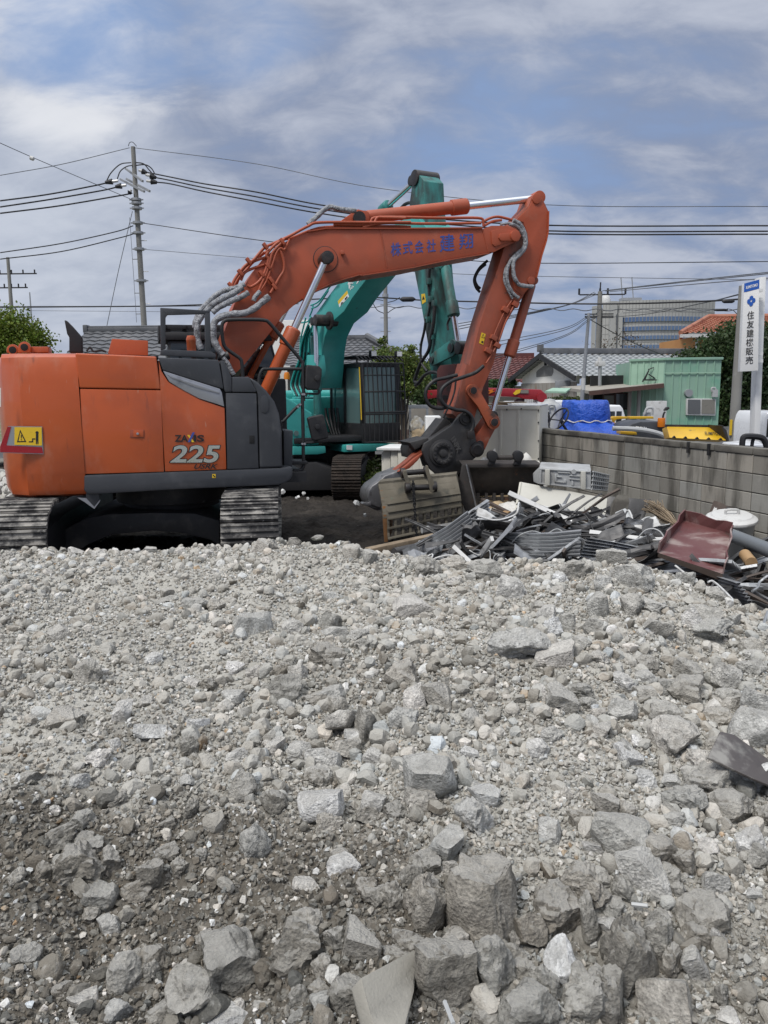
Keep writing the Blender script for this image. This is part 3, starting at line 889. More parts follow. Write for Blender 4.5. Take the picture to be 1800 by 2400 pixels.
# decals on the tail
wd = MB()
sgn = Z1((38,708),(235,710),(242,862),(0,852))
wd.prism(S(NS-.006, Z1((44,708),(234,710),(242,864),(0,856),(0,822))), vA*.008, 0)
wd.prism(S(NS-.010, Z1((42,711),(62,712),(36,815),(234,825),(240,860),(0,853),(0,822))), vA*.004, 1)
wd.prism(S(NS-.016, Z1((80,714),(231,714),(233,816),(80,812))), vA*.005, 2)
wd.prism(S(NS-.018, Z1((112,728),(146,796),(94,797))), vA*.004, 3)
wd.prism(S(NS-.021, Z1((113,742),(136,790),(103,791))), vA*.004, 2)
lettering(wd, '!', S(NS-.023, Z1((115,756),(121,756),(121,786),(115,786))), -vA*.001, 3, .01)
wd.prism(S(NS-.018, Z1((199,752),(213,752),(213,808),(208,808),(206,782),(204,808),(199,808))), vA*.004, 3)
wd.cyl(S(NS-.019, Z1((206,744))), S(NS-.014, Z1((206,744))), .017, m=3, n=10)
wd.prism(S(NS-.018, Z1((160,792),(178,792),(178,776),(196,776),(196,782),(184,782),(184,798),(160,798))), vA*.004, 3)
wd.build('warning_panel', [m_sil, m_red, m_yel, m_ink], cw)
wp = MB(); wp.prism(S(NS-.004, Z1((-30,496),(4,496),(4,600),(-30,606))), vA*.006)
wp.build('maker_plate', m_wht, cw)
# model lettering
le = MB()
lettering(le, 'ZA', S(NS, Z1((970,757),(1044,757),(1044,795),(970,795))), -vA*.008, 0, .03)
lettering(le, 'IS', S(NS, Z1((1076,757),(1134,757),(1134,795),(1076,795))), -vA*.008, 0, .03)
le.prism(S(NS-.004, Z1((1040,757),(1052,757),(1080,797),(1066,797))), -vA*.005, 1)
le.prism(S(NS-.008, Z1((1070,742),(1082,742),(1056,797),(1042,797))), -vA*.005, 2)
le.build('name_lettering', [m_ink, m_yel, m_blue], ex)
le = MB()
lettering(le, '225', S(NS, Z1((968,814),(1228,814),(1205,911),(945,911))), -vA*.010, 0, .025, 0.0)
bdg = le.build('number_badge', [m_chr], ex)
le = MB(); lettering(le, '225', S(NS, Z1((962,811),(1234,811),(1210,914),(938,914))), -vA*.004, 0, .05, 0.0)
le.build('badge_edge', m_bk, bdg)
le = MB(); lettering(le, 'USRK', S(NS, Z1((1084,917),(1212,917),(1204,945),(1076,945))), -vA*.008, 0, .02, .15)
le.build('model_lettering', m_ink, ex)
sq = MB(); sq.prism(S(NS-.014, Z1((1179,974),(1198,974),(1198,996),(1179,996))), vA*.003)
sq.prism(S(NS-.016, Z1((1183,979),(1189,979),(1189,986),(1183,986))), vA*.002, 1).prism(S(NS-.016, Z1((1188,985),(1195,985),(1195,992),(1188,992))), vA*.002, 1)
sq.build('jack_sticker', [m_yel, m_ink], ex)

# things on top
pe = MB()
v_ = -.35
pe.prism(S(v_, Z1((458,300),(384,300),(384,215),(372,195),(357,118),(372,122),(400,150),(440,195),(456,215))), vA*.16)
pe.build('exhaust_pipe', m_bk, ex, bevel=.045, seg=3)
for (cx, cy) in ((70, 283), (135, 268)):
    q = [Z1((cx+34*cos(t), cy+30*sin(t))) for t in [pi+pi*k/10 for k in range(11)]]+[Z1((cx+34, 300)), Z1((cx-34, 300))]
    e_ = MB(); e_.prism(S(-.8 if cx < 100 else -.95, q), vA*.05)
    cc = S((-.8 if cx < 100 else -.95)-.004, Z1((cx, cy+2)))
    e_.cyl(cc, cc+vA*.06, .05, n=16, m=1)
    e_.build('lifting_eye', [m_or, m_blk], ex, bevel=.008)
MB().prism(S(-.9, Z1((165,266),(268,266),(270,300),(160,300))), vA*.35).build('rear_box', m_or, ex, bevel=.01)
MB().prism(S(-.75, Z1((622,222),(822,233),(823,330),(600,320),(600,300))), vA*.7).build('intake_box', m_or, ex, bevel=.01)
tr_ = MB(); tr_.tube(S(-.8, Z1((480,292),(500,270),(520,292),(560,285),(590,296))), .012)
tr_.prism(S(-.75, Z1((470,300),(880,318),(880,330),(470,315))), vA*.9)
tr_.build('hood_trim', m_bk, ex)
gf = MB()
for poly in (((890,50),(1167,66),(1166,84),(930,90),(920,105),(920,280),(893,285)), ((1138,78),(1167,70),(1172,295),(1140,292)), ((893,285),(930,284),(1172,292),(1200,312),(1198,330),(890,315))):
    gf.prism(S(-1.15, Z1(*poly)), vA*.06)
gf.build('mirror_frame', m_dk, ex, bevel=.008)
be = MB(); cc = S(-.9, Z1((1064, 290))); be.lathe(cc, zA, [(0, .055), (.11, .055), (.115, .058), (.14, .058), (.18, .045), (.185, 0)], m=0)
be.build('beacon', [m_or], ex)
# cab on the far side
cb = MB()
def cabbox(u0, u1, v0, v1, z0_, z1_, m=0, t=0.0):
    cb.loft([[L(u0, v0, z0_), L(u1, v0, z0_), L(u1, v1, z0_), L(u0, v1, z0_)], [L(u0+t*.5, v0, z1_), L(u1-t, v0, z1_), L(u1-t, v1, z1_), L(u0+t*.5, v1, z1_)]], m)
cabbox(-.05, 1.66, .36, 1.36, zb+.15, 2.1)
cabbox(.0, 1.60, .40, 1.32, 2.1, 2.62, 1, .12)
cabbox(-.04, 1.5, .36, 1.36, 2.62, 2.74, 0, .06)
cab_o = cb.build('cab', [m_bk, m_glass], ex, bevel=.04)
cg = MB()
for k in range(6):
    a = .02+k*.27
    cg.box(L(a, .8, 2.80), .05, .9, .05, Matrix.Rotation(YAW, 3, 'Z'))
for b in (.4, .85, 1.3):
    cg.box(L(.7, b, 2.80), 1.45, .05, .06, Matrix.Rotation(YAW, 3, 'Z'))
cg.box(L(.02, .8, 2.72), .16, .8, .2, Matrix.Rotation(YAW, 3, 'Z'))
cg.build('roof_guard', m_bk, cab_o, bevel=.006)

# undercarriage
def crawler(root, c, d, length, gauge, width, h, mat, zg, pitch=.19, shoe_t=.035, grouser=.026):
    """two crawler tracks; c ground centre, d travel direction"""
    d = V(d).normalized(); s_ = V((-d.y, d.x, 0))
    R_ = h/2
    for sd_ in (-1, 1):
        o_ = c + s_*(sd_*gauge/2)
        mb = MB()
        per = 2*(length-2*R_)+2*pi*R_
        n = int(per/pitch)
        for k in range(n):
            t = per*k/n
            Ls = length-2*R_
            if t < Ls: a, zz, ax, az = -Ls/2+t, h, 1, 0
            elif t < Ls+pi*R_:
                an = (t-Ls)/R_; a, zz, ax, az = Ls/2+R_*sin(an), R_+R_*cos(an), cos(an), -sin(an)
            elif t < 2*Ls+pi*R_: a, zz, ax, az = Ls/2-(t-Ls-pi*R_), 0, -1, 0
            else:
                an = (t-2*Ls-pi*R_)/R_; a, zz, ax, az = -Ls/2-R_*sin(an), R_-R_*cos(an), -cos(an), sin(an)
            T_ = d*ax+zA*az; N_ = s_.cross(T_)
            if (N_.x*d.x+N_.y*d.y)*a+N_.z*(zz-R_) < 0: N_ = -N_
            p = o_+d*a+zA*(zg+zz)
            Rm = Matrix((T_, s_, N_)).transposed()
            mb.box(p-N_*(shoe_t*.5), pitch*.93, width, shoe_t, Rm)
            for g_ in (-.36, 0, .36):
                mb.box(p+T_*(g_*pitch)+N_*(grouser*.5), pitch*.11, width, grouser*(1 if g_ else .8), Rm)
            mb.box(p-N_*(shoe_t+.04), pitch*.7, .10, .08, Rm @ Matrix.Rotation(0, 3, 'X'))
            for b_ in (-.2, .2):
                mb.box(p+s_*(b_*width*1.0)+N_*.004, .03, .03, .012, Rm)
        tr = mb.build('crawler_track', mat, root, smooth=0)
        fr = MB()
        fr.prism([o_+d*a+zA*(zg+z)-s_*(width*.3) for a, z in ((-length/2+R_, .22), (length/2-R_, .22), (length/2-R_, h*.62), (length*.2, h*.7), (-length*.2, h*.7), (-length/2+R_, h*.62))], s_*(width*.6))
        fr.build('track_frame', m_bk, tr, bevel=.02)
        for e_ in (-1, 1):
            w_ = MB(); pc = o_+d*(e_*(length/2-R_))+zA*(zg+R_)
            w_.cyl(pc-s_*.11, pc+s_*.11, R_-.09, n=26).cyl(pc-s_*.17, pc+s_*.17, R_*.4, n=18)
            w_.build('sprocket' if e_ < 0 else 'idler', m_bk, tr, bevel=.012)
TD = V((-.125, 1, 0)).normalized()
ftr = atZ(582, 1290, .15)                      # front of the right-hand track on the ground
n_in, f_in = atZ(513, 1290, .2), atZ(128, 1290, .2)
TC = (n_in+f_in)/2 + TD*2.08; TC.z = GZ
crawler(ex, V((TC.x, TC.y, 0)), TD, 4.25, (n_in-f_in).length+.64, .64, .86, m_trk, GZ-.02)
ca = MB()
pc0 = V((TC.x, TC.y, 0))-TD*.95
arch = Z1((300,1425),(352,1284),(470,1222),(600,1196),(850,1188),(1080,1192),(1222,1232),(1222,1385),(1170,1342),(1010,1302),(850,1290),(620,1312),(480,1372),(420,1425))
ca.prism([onP(px, py, pc0, TD) for px, py in arch], TD*1.9)
ca.cyl(V((OC.x, OC.y, GZ+.62)), V((OC.x, OC.y, GZ+.95)), .72, n=30)
m_cb = noise_mat('dusty_black_steel', (.028, .028, .030), .6, mixes=[((.075, .07, .065), 4, .48, .74), ((.16, .155, .145), 9, .62, .76, (1, 1, 1), .6)], bump=[(20, .2, .006)])
ca.build('carbody', m_cb, ex, bevel=.03)

# boom
BW = .30
bup = Z2((236,1160),(330,905),(425,735),(470,660),(560,545),(690,440),(800,385),(905,347),(1050,322),(1659,324))+Z3((300,452),(935,452),(1000,428),(1120,428),(1185,450))
bt = Z3((1216,470),(1232,507),(1216,545),(1185,556))
blo = Z3((1090,598),(1020,634),(985,633),(650,690),(390,745),(0,805))+Z2((1300,668),(1180,702),(1060,745),(950,800),(860,862),(780,925),(700,1000),(640,1085),(545,1205),(395,1390),(330,1450),(240,1450))
bm_ = MB(); bm_.prism(S(-BW, bup+bt+blo), vA*(2*BW))
boom = bm_.build('boom', m_orb, ex, bevel=.012)
# flange lips standing proud along the top and bottom plates
lip = MB()
def strip(pts, v0, v1, th, mb, m=0):
    P = [S(v0, p) for p in pts]
    for a, b in zip(P, P[1:]):
        n_ = (b-a).cross(vA).normalized()*th
        mb.add([a, b, b+n_, a+n_, a+vA*(v1-v0), b+vA*(v1-v0), b+n_+vA*(v1-v0), a+n_+vA*(v1-v0)], [(0,1,2,3), (4,7,6,5), (0,4,5,1), (3,2,6,7), (0,3,7,4), (1,5,6,2)], m)
strip(Z2((905,343),(1050,318),(1659,320))+[Z3((935,448))], -BW-.025, BW+.025, .016, lip)
strip(Z3((985,635),(650,692),(390,747),(0,807))+Z2((1300,670),(1180,704),(1060,747),(950,802),(860,864)), -BW-.025, BW+.025, .016, lip)
lip.build('boom_flange', m_orb, boom)
sm = MB()
for a, b in (((135,455),(185,752)), ((930,455),(975,632))):
    strip(Z3(a, b), -BW-.008, -BW+.01, .014, sm)
sm.build('boom_seam', m_orb, boom)
sm = MB()
sm.prism(S(-BW-.02, Z3((1000,470),(1050,452),(1175,465),(1200,500),(1185,540),(1030,590),(1008,570))), vA*.05)
sm.prism(S(-BW-.05, Z3((1070,490),(1160,480),(1185,515),(1165,545),(1075,545),(1060,520))), vA*.05)
cp = S(-BW-.07, Z3((1190, 505))); sm.cyl(cp, cp+vA*.12, .075, n=20)
cp = S(-BW-.03, Z2((1170, 505))); MB().box(cp, .05, .05, .05).build('boom_lug', m_orb, boom, bevel=.006)
sm.build('boom_tip_boss', m_orb, boom, bevel=.006)
# lettering on the boom
kj = MB()
def kan(ch, x0, y0, x1, y1, sl=-.17):
    q = Z3((x0, y0-sl*0), (x1, y0+(x1-x0)*sl*.6), (x1, y1+(x1-x0)*sl*.6), (x0, y1))
    lettering(kj, ch, S(-BW, q), -vA*.004, 0, .012)
kan('株', 218, 563, 300, 668); kan('式', 312, 553, 388, 652); kan('会', 404, 545, 474, 645); kan('社', 497, 538, 568, 638)
kan('建', 598, 500, 714, 636); kan('翔', 750, 494, 858, 612)
kj.build('company_lettering', m_blue, boom)

def cylinder(name, a, b, r, r_rod, ratio, mats, root=ex, gland=1.25):
    """hydraulic cylinder from pin a to pin b; barrel takes the given share of the length"""
    a, b = V(a), V(b); ax = (b-a).normalized(); Ln = (b-a).length
    mb = MB()
    q = Ln*ratio
    mb.lathe(a, ax, [(.0, r*.5), (.02, r*.8), (.07, r), (q-.26, r), (q-.25, r*gland), (q-.02, r*gland), (q, r*1.05), (q+.005, r_rod*1.1)], n=22, m=0)
    side = ax.orthogonal().normalized()
    mb.cyl(a-vA*r*1.05, a+vA*r*1.05, r*.85, n=18, m=0)
    o_ = mb.build(name, mats[0], root, bevel=.004)
    rd = MB(); rd.cyl(a+ax*(q-.01), b-ax*.05, r_rod, n=18)
    rd.build('rod', mats[1], o_)
    ey = MB(); ey.cyl(b-vA*r*1.1, b+vA*r*1.1, r_rod*1.75, n=20)
    ey.build('rod_eye', mats[2], o_, bevel=.006)
    return o_
vb = -.47
cylinder('boom_cylinder', S(vb, Z2((545, 1640))), S(vb, Z2((1045, 548))), .082, .048, .50, (m_or, m_chr, m_grs))
cylinder('boom_cylinder', S(.47, Z2((430, 1500))), S(.47, Z2((900, 620))), .082, .048, .52, (m_or, m_chr, m_grs))
bp_ = MB(); cp = S(vb-.1, Z2((1050, 545))); bp_.cyl(cp, cp+vA*.35, .072, n=20)
cp2 = S(-BW-.012, Z2((1040, 555))); bp_.cyl(cp2, cp2+vA*.03, .17, n=26, m=1)
bp_.build('boom_pin', [m_grs, m_orb], boom, bevel=.01)
# arm cylinder bracket, cylinder
bk = MB(); bk.prism(S(-.14, Z2((1140,268),(1215,215),(1290,165),(1375,185),(1385,265))), vA*.28)
bk.build('cylinder_bracket', m_orb, boom, bevel=.015)
cylinder('arm_cylinder', S(0, Z2((1330, 232))), S(0, Z3((1355, 216))), .088, .052, .585, (m_orb, m_chr, m_orb))
cp = S(-.2, Z2((1305, 232))); pn = MB(); pn.cyl(cp, cp+vA*.4, .085, n=18); pn.build('arm_cylinder_pin', m_grs, boom)

# arm
AW = .19
arm_pts = Z3((1355,172),(1375,178),(1392,200),(1446,314),(1441,480),(1428,545),(1392,660),(1352,830),(1345,868),(1325,890),(1290,900),(1245,985),(1165,1100),(1080,1250))+Z5((1022,0),(985,90),(940,190),(900,330),(870,430),(830,470),(740,440),(700,400),(735,300),(778,130),(812,0))+Z3((830,1510),(905,1220),(1000,920),(1082,660),(1110,560),(1160,470),(1175,400),(1290,275),(1320,190))
am = MB(); am.prism(S(-AW, arm_pts), vA*(2*AW))
arm = am.build('arm', m_orw, ex, bevel=.012)
ac = MB()      # clean painted cheek at the upper end of the arm
ac.prism(S(-AW-.010, Z3((1370,200),(1441,316),(1436,478),(1424,540),(1388,655),(1348,828),(1338,866),(1240,975),(1180,920),(1160,840),(1180,720),(1270,600),(1285,500),(1250,400),(1190,385),(1290,290),(1330,215))), vA*.02)
cp = S(-AW-.03, Z3((1357, 215))); ac.cyl(cp, cp+vA*.05, .075, n=20)
cp = S(-AW-.03, Z3((1313, 855))); ac.cyl(cp, cp+vA*.05, .06, n=20)
ac.build('arm_cheek', m_orb, arm, bevel=.008)
fl = MB(); strip(Z3((1446,314),(1441,480),(1428,545),(1392,660),(1352,830)), -AW-.03, AW+.03, .014, fl)
fl.build('arm_flange', m_orb, arm)
stk = MB(); stk.prism(S(-AW-.006, Z3((925,1258),(957,1270),(938,1354),(906,1340))), vA*.004)
stk.prism(S(-AW-.009, Z3((938,1268),(950,1303),(924,1297))), vA*.004, 1).prism(S(-AW-.012, Z3((938,1278),(944,1299),(930,1295))), vA*.004, 0)
stk.prism(S(-AW-.009, Z3((926,1322),(940,1328),(936,1342),(922,1336))), vA*.004, 1)
stk.build('arm_sticker', [m_yel, m_ink], arm)
cl = MB()
for p_ in ((1108,1082),(1018,1300),(1045,1358),(975,1400),(1185,1040)):
    cc = S(-AW-.03, Z3(p_)); cl.box(cc, .10, .07, .07, Matrix.Rotation(YAW, 3, 'Z') @ Matrix.Rotation(.5, 3, 'Y'))
cl.tube(S(-AW-.035, Z3((1160,1010),(1110,1085),(1060,1190),(1015,1300),(985,1395))), .012)
cl.tube(S(-AW-.035, Z3((1215,1000),(1180,1045),(1110,1180),(1050,1345),(960,1500))), .014)
cl.build('arm_pipe', m_orw, arm, bevel=.006)
# bucket cylinder and linkage
cylinder('bucket_cylinder', S(-.02, Z3((1318, 858))), S(-.02, Z5((1000, 415))), .074, .045, .56, (m_orw, m_chr, m_grs))
def link(name, a, b, ra, rb, v, th, mat, root, wm=.7):
    A, B = S(v, a), S(v, b); ax = (B-A).normalized(); pr = ax.cross(vA).normalized()
    A, B = A-(A-OC).dot(vA)*vA+v*vA+0*ax, B
    L_ = (B-A).length
    pts = []
    for k in range(9):
        t = pi/2+pi*k/8
        pts.append(A+ax*(ra*cos(t))+pr*(ra*sin(t)))
    mid = (ra+rb)/2*wm
    pts.append(A+ax*(L_*.4)-pr*mid); 
    for k in range(9):
        t = -pi/2+pi*k/8
        pts.append(B+ax*(rb*cos(t))+pr*(rb*sin(t)))
    pts.append(A+ax*(L_*.6)+pr*mid)
    mb = MB(); mb.prism(pts, vA*th)
    mb.cyl(A-vA*.025, A+vA*(th+.02), ra*.62, n=16, m=1); mb.cyl(B-vA*.025, B+vA*(th+.02), rb*.62, n=16, m=1)
    return mb.build(name, [mat, m_grs], root, bevel=.006)
m_lnk = noise_mat('orange_link', (.36, .085, .035), .5, mixes=[((.06, .04, .032), 4, .52, .7)])
link('bucket_link', Z5((858, 218)), Z5((1020, 463)), .095, .105, -.30, .06, m_lnk, ex)
link('bucket_link', Z5((858, 218)), Z5((1020, 463)), .095, .105, .24, .06, m_lnk, ex)
link('tool_link', Z5((1010, 465)), Z5((905, 640)), .09, .12, -.13, .26, m_orw, ex, .95)

# crusher attachment
crs = thing('crusher_attachment', 'black steel concrete crusher hanging from the orange arm, a round hub on its side', 'crusher', tuple(S(0, Z5((700, 890)))), YAW) if False else None
m_crs = noise_mat('crusher_steel', (.026, .025, .026), .6, mixes=[((.055, .052, .05), 3, .45, .7), ((.10, .09, .085), 9, .6, .8), ((.012, .012, .013), 6, .6, .75)], bump=[(14, .25, .01), (60, .3, .004)])
body = Z9((375,650),(386,612),(396,580),(665,400),(735,300),(768,284),(802,282),(836,300),(850,322),(884,480),(905,590),(930,618),(936,650),(922,690),(860,742),(720,882),(620,905),(530,892),(455,832),(400,735))
cr_ = MB()
cr_.prism(S(-.30, body), vA*.07)
cr_.prism(S(.23, body), vA*.07)
cr_.prism(S(-.22, Z9((400,600),(660,420),(840,340),(890,560),(860,720),(640,880),(470,820))), vA*.44)
crb = cr_.build('crusher_housing', m_crs, ex, bevel=.01)
hb = MB(); cp = S(-.30, Z9((562, 672)))
hb.lathe(cp, -vA, [(0, .20), (.025, .20), (.03, .18), (.035, .165), (.06, .16), (.062, .10), (.045, .09), (.04, .06), (.075, .055), (.08, .02), (.081, 0)], n=32)
for k in range(14):
    t = 2*pi*k/14; cc = cp+uA*(.13*cos(t))+zA*(.13*sin(t)); hb.cyl(cc-vA*.05, cc-vA*.075, .017, n=8)
hb.build('hub', m_crs, crb, bevel=.004)
nb = MB(); nb.prism(S(-.315, Z9((690,500),(762,628),(722,672),(646,545))), vA*.02)
fr_ = nb.build('maker_plate', m_crs, crb, bevel=.01)
m_jaw0 = noise_mat('raised_lettering', (.075, .072, .07), .5)
nl = MB(); lettering(nl, 'NPK', S(-.318, Z9((697,525),(752,640),(712,676),(660,560))), -vA*.006, 0, .03)
nl.build('maker_lettering', m_jaw0, crb)
for (a_, r_) in (((800, 335), .10), ((912, 640), .115)):
    pp = MB(); cc = S(-.34, Z9(a_)); pp.lathe(cc, vA, [(0, .0), (.0, r_*.6), (.01, r_*.7), (.012, r_*.95), (.05, r_)], n=22); pp.cyl(cc+vA*.05, cc+vA*.7, r_*.8, n=18)
    pp.build('pin', m_grs, crb)
hv = MB()
hv.prism(S(.05, Z9((228,640),(246,575),(435,520),(580,335),(620,345),(660,400),(400,575),(390,610),(240,720))), vA*.35)
hv.prism(S(-.12, Z9((250,570),(430,522),(436,545),(360,600),(355,615),(300,640))), vA*.5)
hv.build('crusher_cover', m_crs, crb, bevel=.01)
jw = MB()
jw.prism(S(-.10, Z9((392,625),(372,690),(285,790),(160,850),(80,860),(200,770),(290,690))), vA*.16)
jw.prism(S(-.24, Z9((376,672),(330,745),(250,820),(180,850),(130,855),(220,790),(300,720))), vA*.07)
jw.build('jaw_arm', m_orw, crb, bevel=.012)
m_jaw = noise_mat('worn_bright_steel', (.17, .17, .175), .5, metal=.5, mixes=[((.30, .30, .31), 5, .5, .7), ((.07, .068, .065), 9, .56, .75)], bump=[(25, .3, .008)])
jt = MB()
jt.prism(S(-.2, Z4((1135,990),(1090,1012),(1000,1045),(960,1085),(900,1125),(872,1165),(862,1225),(880,1270),(960,1300),(1100,1200),(1150,1060))), vA*.42)
jt.build('jaw_tip', m_jaw, crb, bevel=.025, seg=3)
for (x_, y_) in ((848, 1270), (890, 1288), (925, 1305)):
    tt_ = MB(); tt_.prism(S(-.22+(x_-848)*.001, Z4((x_-24,y_-6),(x_-8,y_-16),(x_+22,y_-12),(x_+44,y_-26),(x_+52,y_+8),(x_+14,y_+12))), vA*.14)
    tt_.build('tooth', m_jaw, crb, bevel=.012)

# hoses
def hose(name, v, pts, r, mat, root=ex, sm=8, wr=0.0):
    P = []
    for i, p in enumerate(pts):
        vv = v if not isinstance(v, (list, tuple)) else v[0]+(v[1]-v[0])*i/(len(pts)-1)
        P.append(S(vv, p))
    rf = None
    if wr:
        ph = random.Random(len(P)*31+int(pts[0][0])).uniform(0, 6)
        rf = lambda t: 1+wr*sin(t*61+ph)*sin(t*23+ph*2)
    return MB().tube(P, r, n=10, sm=sm, rf=rf).build(name, mat, root, smooth=60)
hose('hose', -.34, Z5((735,95),(640,120),(560,140),(500,200),(490,270),(520,330),(580,355),(650,350)), .026, m_hose)
hose('hose', -.38, Z5((940,25),(880,75),(790,110),(690,145),(620,200),(605,270),(640,330),(720,365),(790,375),(840,410),(860,460),(855,510),(838,545)), .027, m_hose)
hose('hose', -.2, Z5((725,140),(715,220),(690,300),(650,380),(625,430)), .014, m_hose)
jn = MB(); cc = S(-.39, Z5((838, 560))); jn.box(cc, .10, .1, .12); jn.build('hose_joint', m_grs, ex, bevel=.015)
for d_ in (0, 14):
    hose('hose', .12, Z3((970-d_, 700+d_*2), (905-d_*.2+2, 760+d_), (868+d_*.4, 840), (880+d_*.6, 905-d_), (912+d_*.2, 945-d_*2)), .020, m_hose)
# sleeved hoses over the arm joint
hose('sleeved_hose', -.27, Z3((1170,385),(1215,410),(1250,460),(1268,530),(1262,600),(1215,660),(1175,700),(1170,760),(1180,830),(1210,880),(1250,895),(1328,902)), .030, m_foil, wr=.10, sm=10)
hose('sleeved_hose', -.26, Z3((1140,415),(1200,430),(1240,480),(1262,540),(1250,600),(1190,655),(1140,720),(1120,800),(1130,880),(1165,950),(1212,990)), .027, m_foil, wr=.10, sm=10)
hose('sleeved_hose', -.25, Z3((1070,420),(1130,410),(1180,420)), .018, m_foil, wr=.1)
hose('sleeved_hose', -.24, Z3((1230,640),(1160,700),(1112,760),(1100,850),(1130,930),(1165,995)), .017, m_foil, wr=.1)
# rigid pipes along the boom
for k, (v, pts) in enumerate((
    (-.33, Z2((1700,268),(1390,270),(1000,270),(900,300),(760,375),(640,430),(560,470),(480,560),(410,610),(340,700),(310,760))),
    (-.27, Z2((1700,305),(1560,300),(1080,305),(930,330),(790,385),(720,400))),
    (-.30, Z2((1659,236),(1480,232),(1440,235),(1380,285),(1100,285))),
    (-.37, Z2((720,400),(650,440),(580,520),(595,560),(565,660),(520,730),(460,770),(430,760))),
    (-.37, Z2((700,425),(630,500),(610,560),(585,650),(545,740),(520,800))),
    (-.37, Z2((760,400),(720,480),(690,470),(660,500),(625,600),(590,700),(560,760),(530,800))),
    (-.36, Z2((640,470),(680,480),(712,560),(715,640),(680,700),(640,770),(610,820))),
    (-.2, Z2((560,500),(480,570),(420,640),(370,690),(330,760),(280,840))),
    (-.1, Z2((600,480),(520,540),(440,610),(380,670),(340,760),(300,800))),
    (-.3, Z2((575,540),(500,565),(430,600),(375,660))),
    (-.3, Z2((560,600),(480,625),(410,660),(380,720))),
    (-.25, Z3((0,408),(60,400),(130,362),(600,368),(900,368),(935,400),(940,430))),
    (-.31, Z3((0,440),(160,408),(500,412),(920,408))),
    (-.2, Z3((930,400),(990,370),(1050,358),(1120,372),(1180,390))),
    (-.2, Z3((940,430),(1010,395),(1080,385)))
    )):
    hose('boom_pipe', v, pts, .019 if k != 5 else .015, m_orb, boom, sm=5)
# sleeves at the boom foot
for v, pts, r in ((-.40, Z2((410,750),(350,775),(250,800),(180,840),(130,890),(70,950),(30,1030),(20,1090)), .034),
                  (-.42, Z2((395,775),(330,815),(240,860),(170,900),(110,960),(60,1020),(40,1080),(45,1180),(70,1255)), .040),
                  (-.45, Z2((440,815),(380,850),(300,885),(210,930),(160,970)), .036),
                  (-.47, Z2((530,805),(490,850),(480,880)), .030),
                  (-.48, Z2((600,845),(545,890),(490,935),(410,975),(300,985),(215,1010),(170,1060),(165,1150),(190,1230),(240,1300)), .044),
                  (-.50, Z2((240,1320),(280,1370),(300,1410),(325,1455)), .030),
                  (-.30, Z2((900,285),(960,235),(1030,170),(1080,150),(1140,165),(1275,182)), .034)):
    hose('sleeved_hose', v, pts, r, m_foil, wr=.09, sm=9)
hose('hose', -.46, Z2((205,1310),(240,1318),(285,1302)), .055, m_hose)
for p_ in ((300,760),(440,570),(375,660),(570,455),(540,670),(590,610),(615,720),(640,770),(700,420)):
    cc = S(-.36, Z2(p_)); MB().box(cc, .09, .08, .04, Matrix.Rotation(YAW, 3, 'Z') @ Matrix.Rotation(.9, 3, 'Y')).build('pipe_clamp', m_orb, boom, bevel=.006)
# handrails and mirrors
hose('handrail', NS+.35, Z2((395,1470),(388,1370),(375,1330),(320,1290),(262,1245),(240,1190),(232,1090),(245,1045),(285,1028),(420,1025),(560,1030),(610,1060),(720,1190),(850,1345),(862,1400),(868,1659))+Z4((360,400),(366,700),(368,900),(372,960),(350,1000),(290,1003)), .022, m_bk, sm=3)
hose('handrail', NS+.35, Z2((520,1560),(522,1480),(545,1420),(590,1410),(850,1410)), .020, m_bk, sm=4)
hose('handrail', NS+.35, Z4((345,490),(310,520),(215,620),(195,660),(200,1020)), .020, m_bk, sm=4)
hose('handrail', NS+.35, Z4((360,405),(440,408),(485,405),(492,375)), .014, m_bk, sm=3)
hose('handrail', NS+.35, Z4((372,790),(450,785),(480,770),(482,690)), .014, m_bk, sm=3)
def mirror(poly, v, hub):
    mo = MB(); mo.prism(S(v, Z4(*poly)), vA*.09)
    o_ = mo.build('mirror', m_bk, ex, bevel=.03, seg=3)
    cc = S(v-.03, Z4(hub)); MB().cyl(cc, cc+vA*.05, .035, n=14).build('mirror_mount', m_bk, o_, bevel=.006)
mirror(((400,182),(490,190),(514,215),(512,270),(495,360),(480,382),(395,372),(384,355),(390,210)), NS+.3, (478, 285))
mirror(((402,600),(420,588),(515,568),(532,580),(566,735),(555,755),(460,775),(440,765)), NS+.3, (480, 665))
fs_ = MB()
fs_.prism(S(NS+.3, Z4((278,930),(400,932),(405,955),(280,960))), vA*.35)
fs_.build('step', m_bk, ex, bevel=.008)
bolt = MB()
for p_ in ((345,492),(328,510),(362,412),(376,412),(362,798),(380,798)):
    cc = S(NS+.31, Z4(p_)); bolt.cyl(cc, cc+vA*.03, .014, n=8)
bolt.build('rail_bolt', m_sil, ex)
# ------------------------------------------------------------------ teal excavator behind
m_tl = noise_mat('teal_paint', (.042, .33, .305), .45, mixes=[((.032, .25, .235), 1.2, .45, .7), ((.09, .33, .29), 4, .56, .8, (1, 1, 1), .5), ((.03, .05, .045), 6, .66, .78)], bump=[(3, .05, .02)], coat=.1)
m_tlw = noise_mat('worn_teal_paint', (.035, .205, .19), .6, mixes=[((.03, .042, .04), 2.0, .42, .62, (1, 1, .35)), ((.10, .075, .05), 5, .62, .74), ((.06, .26, .23), 5, .6, .78)], bump=[(14, .25, .01)])
m_gls = noise_mat('cab_glass', (.10, .16, .16), .12, spec=.9)
PHI = rad(28)
uB, vB = V((sin(PHI), -cos(PHI), 0)), V((cos(PHI), sin(PHI), 0))
GT = GZ-.19
TB = V((-1.39, 17.73, GT))
def LB(u, v, z): return V((TB.x, TB.y, 0))+uB*u+vB*v+zA*z
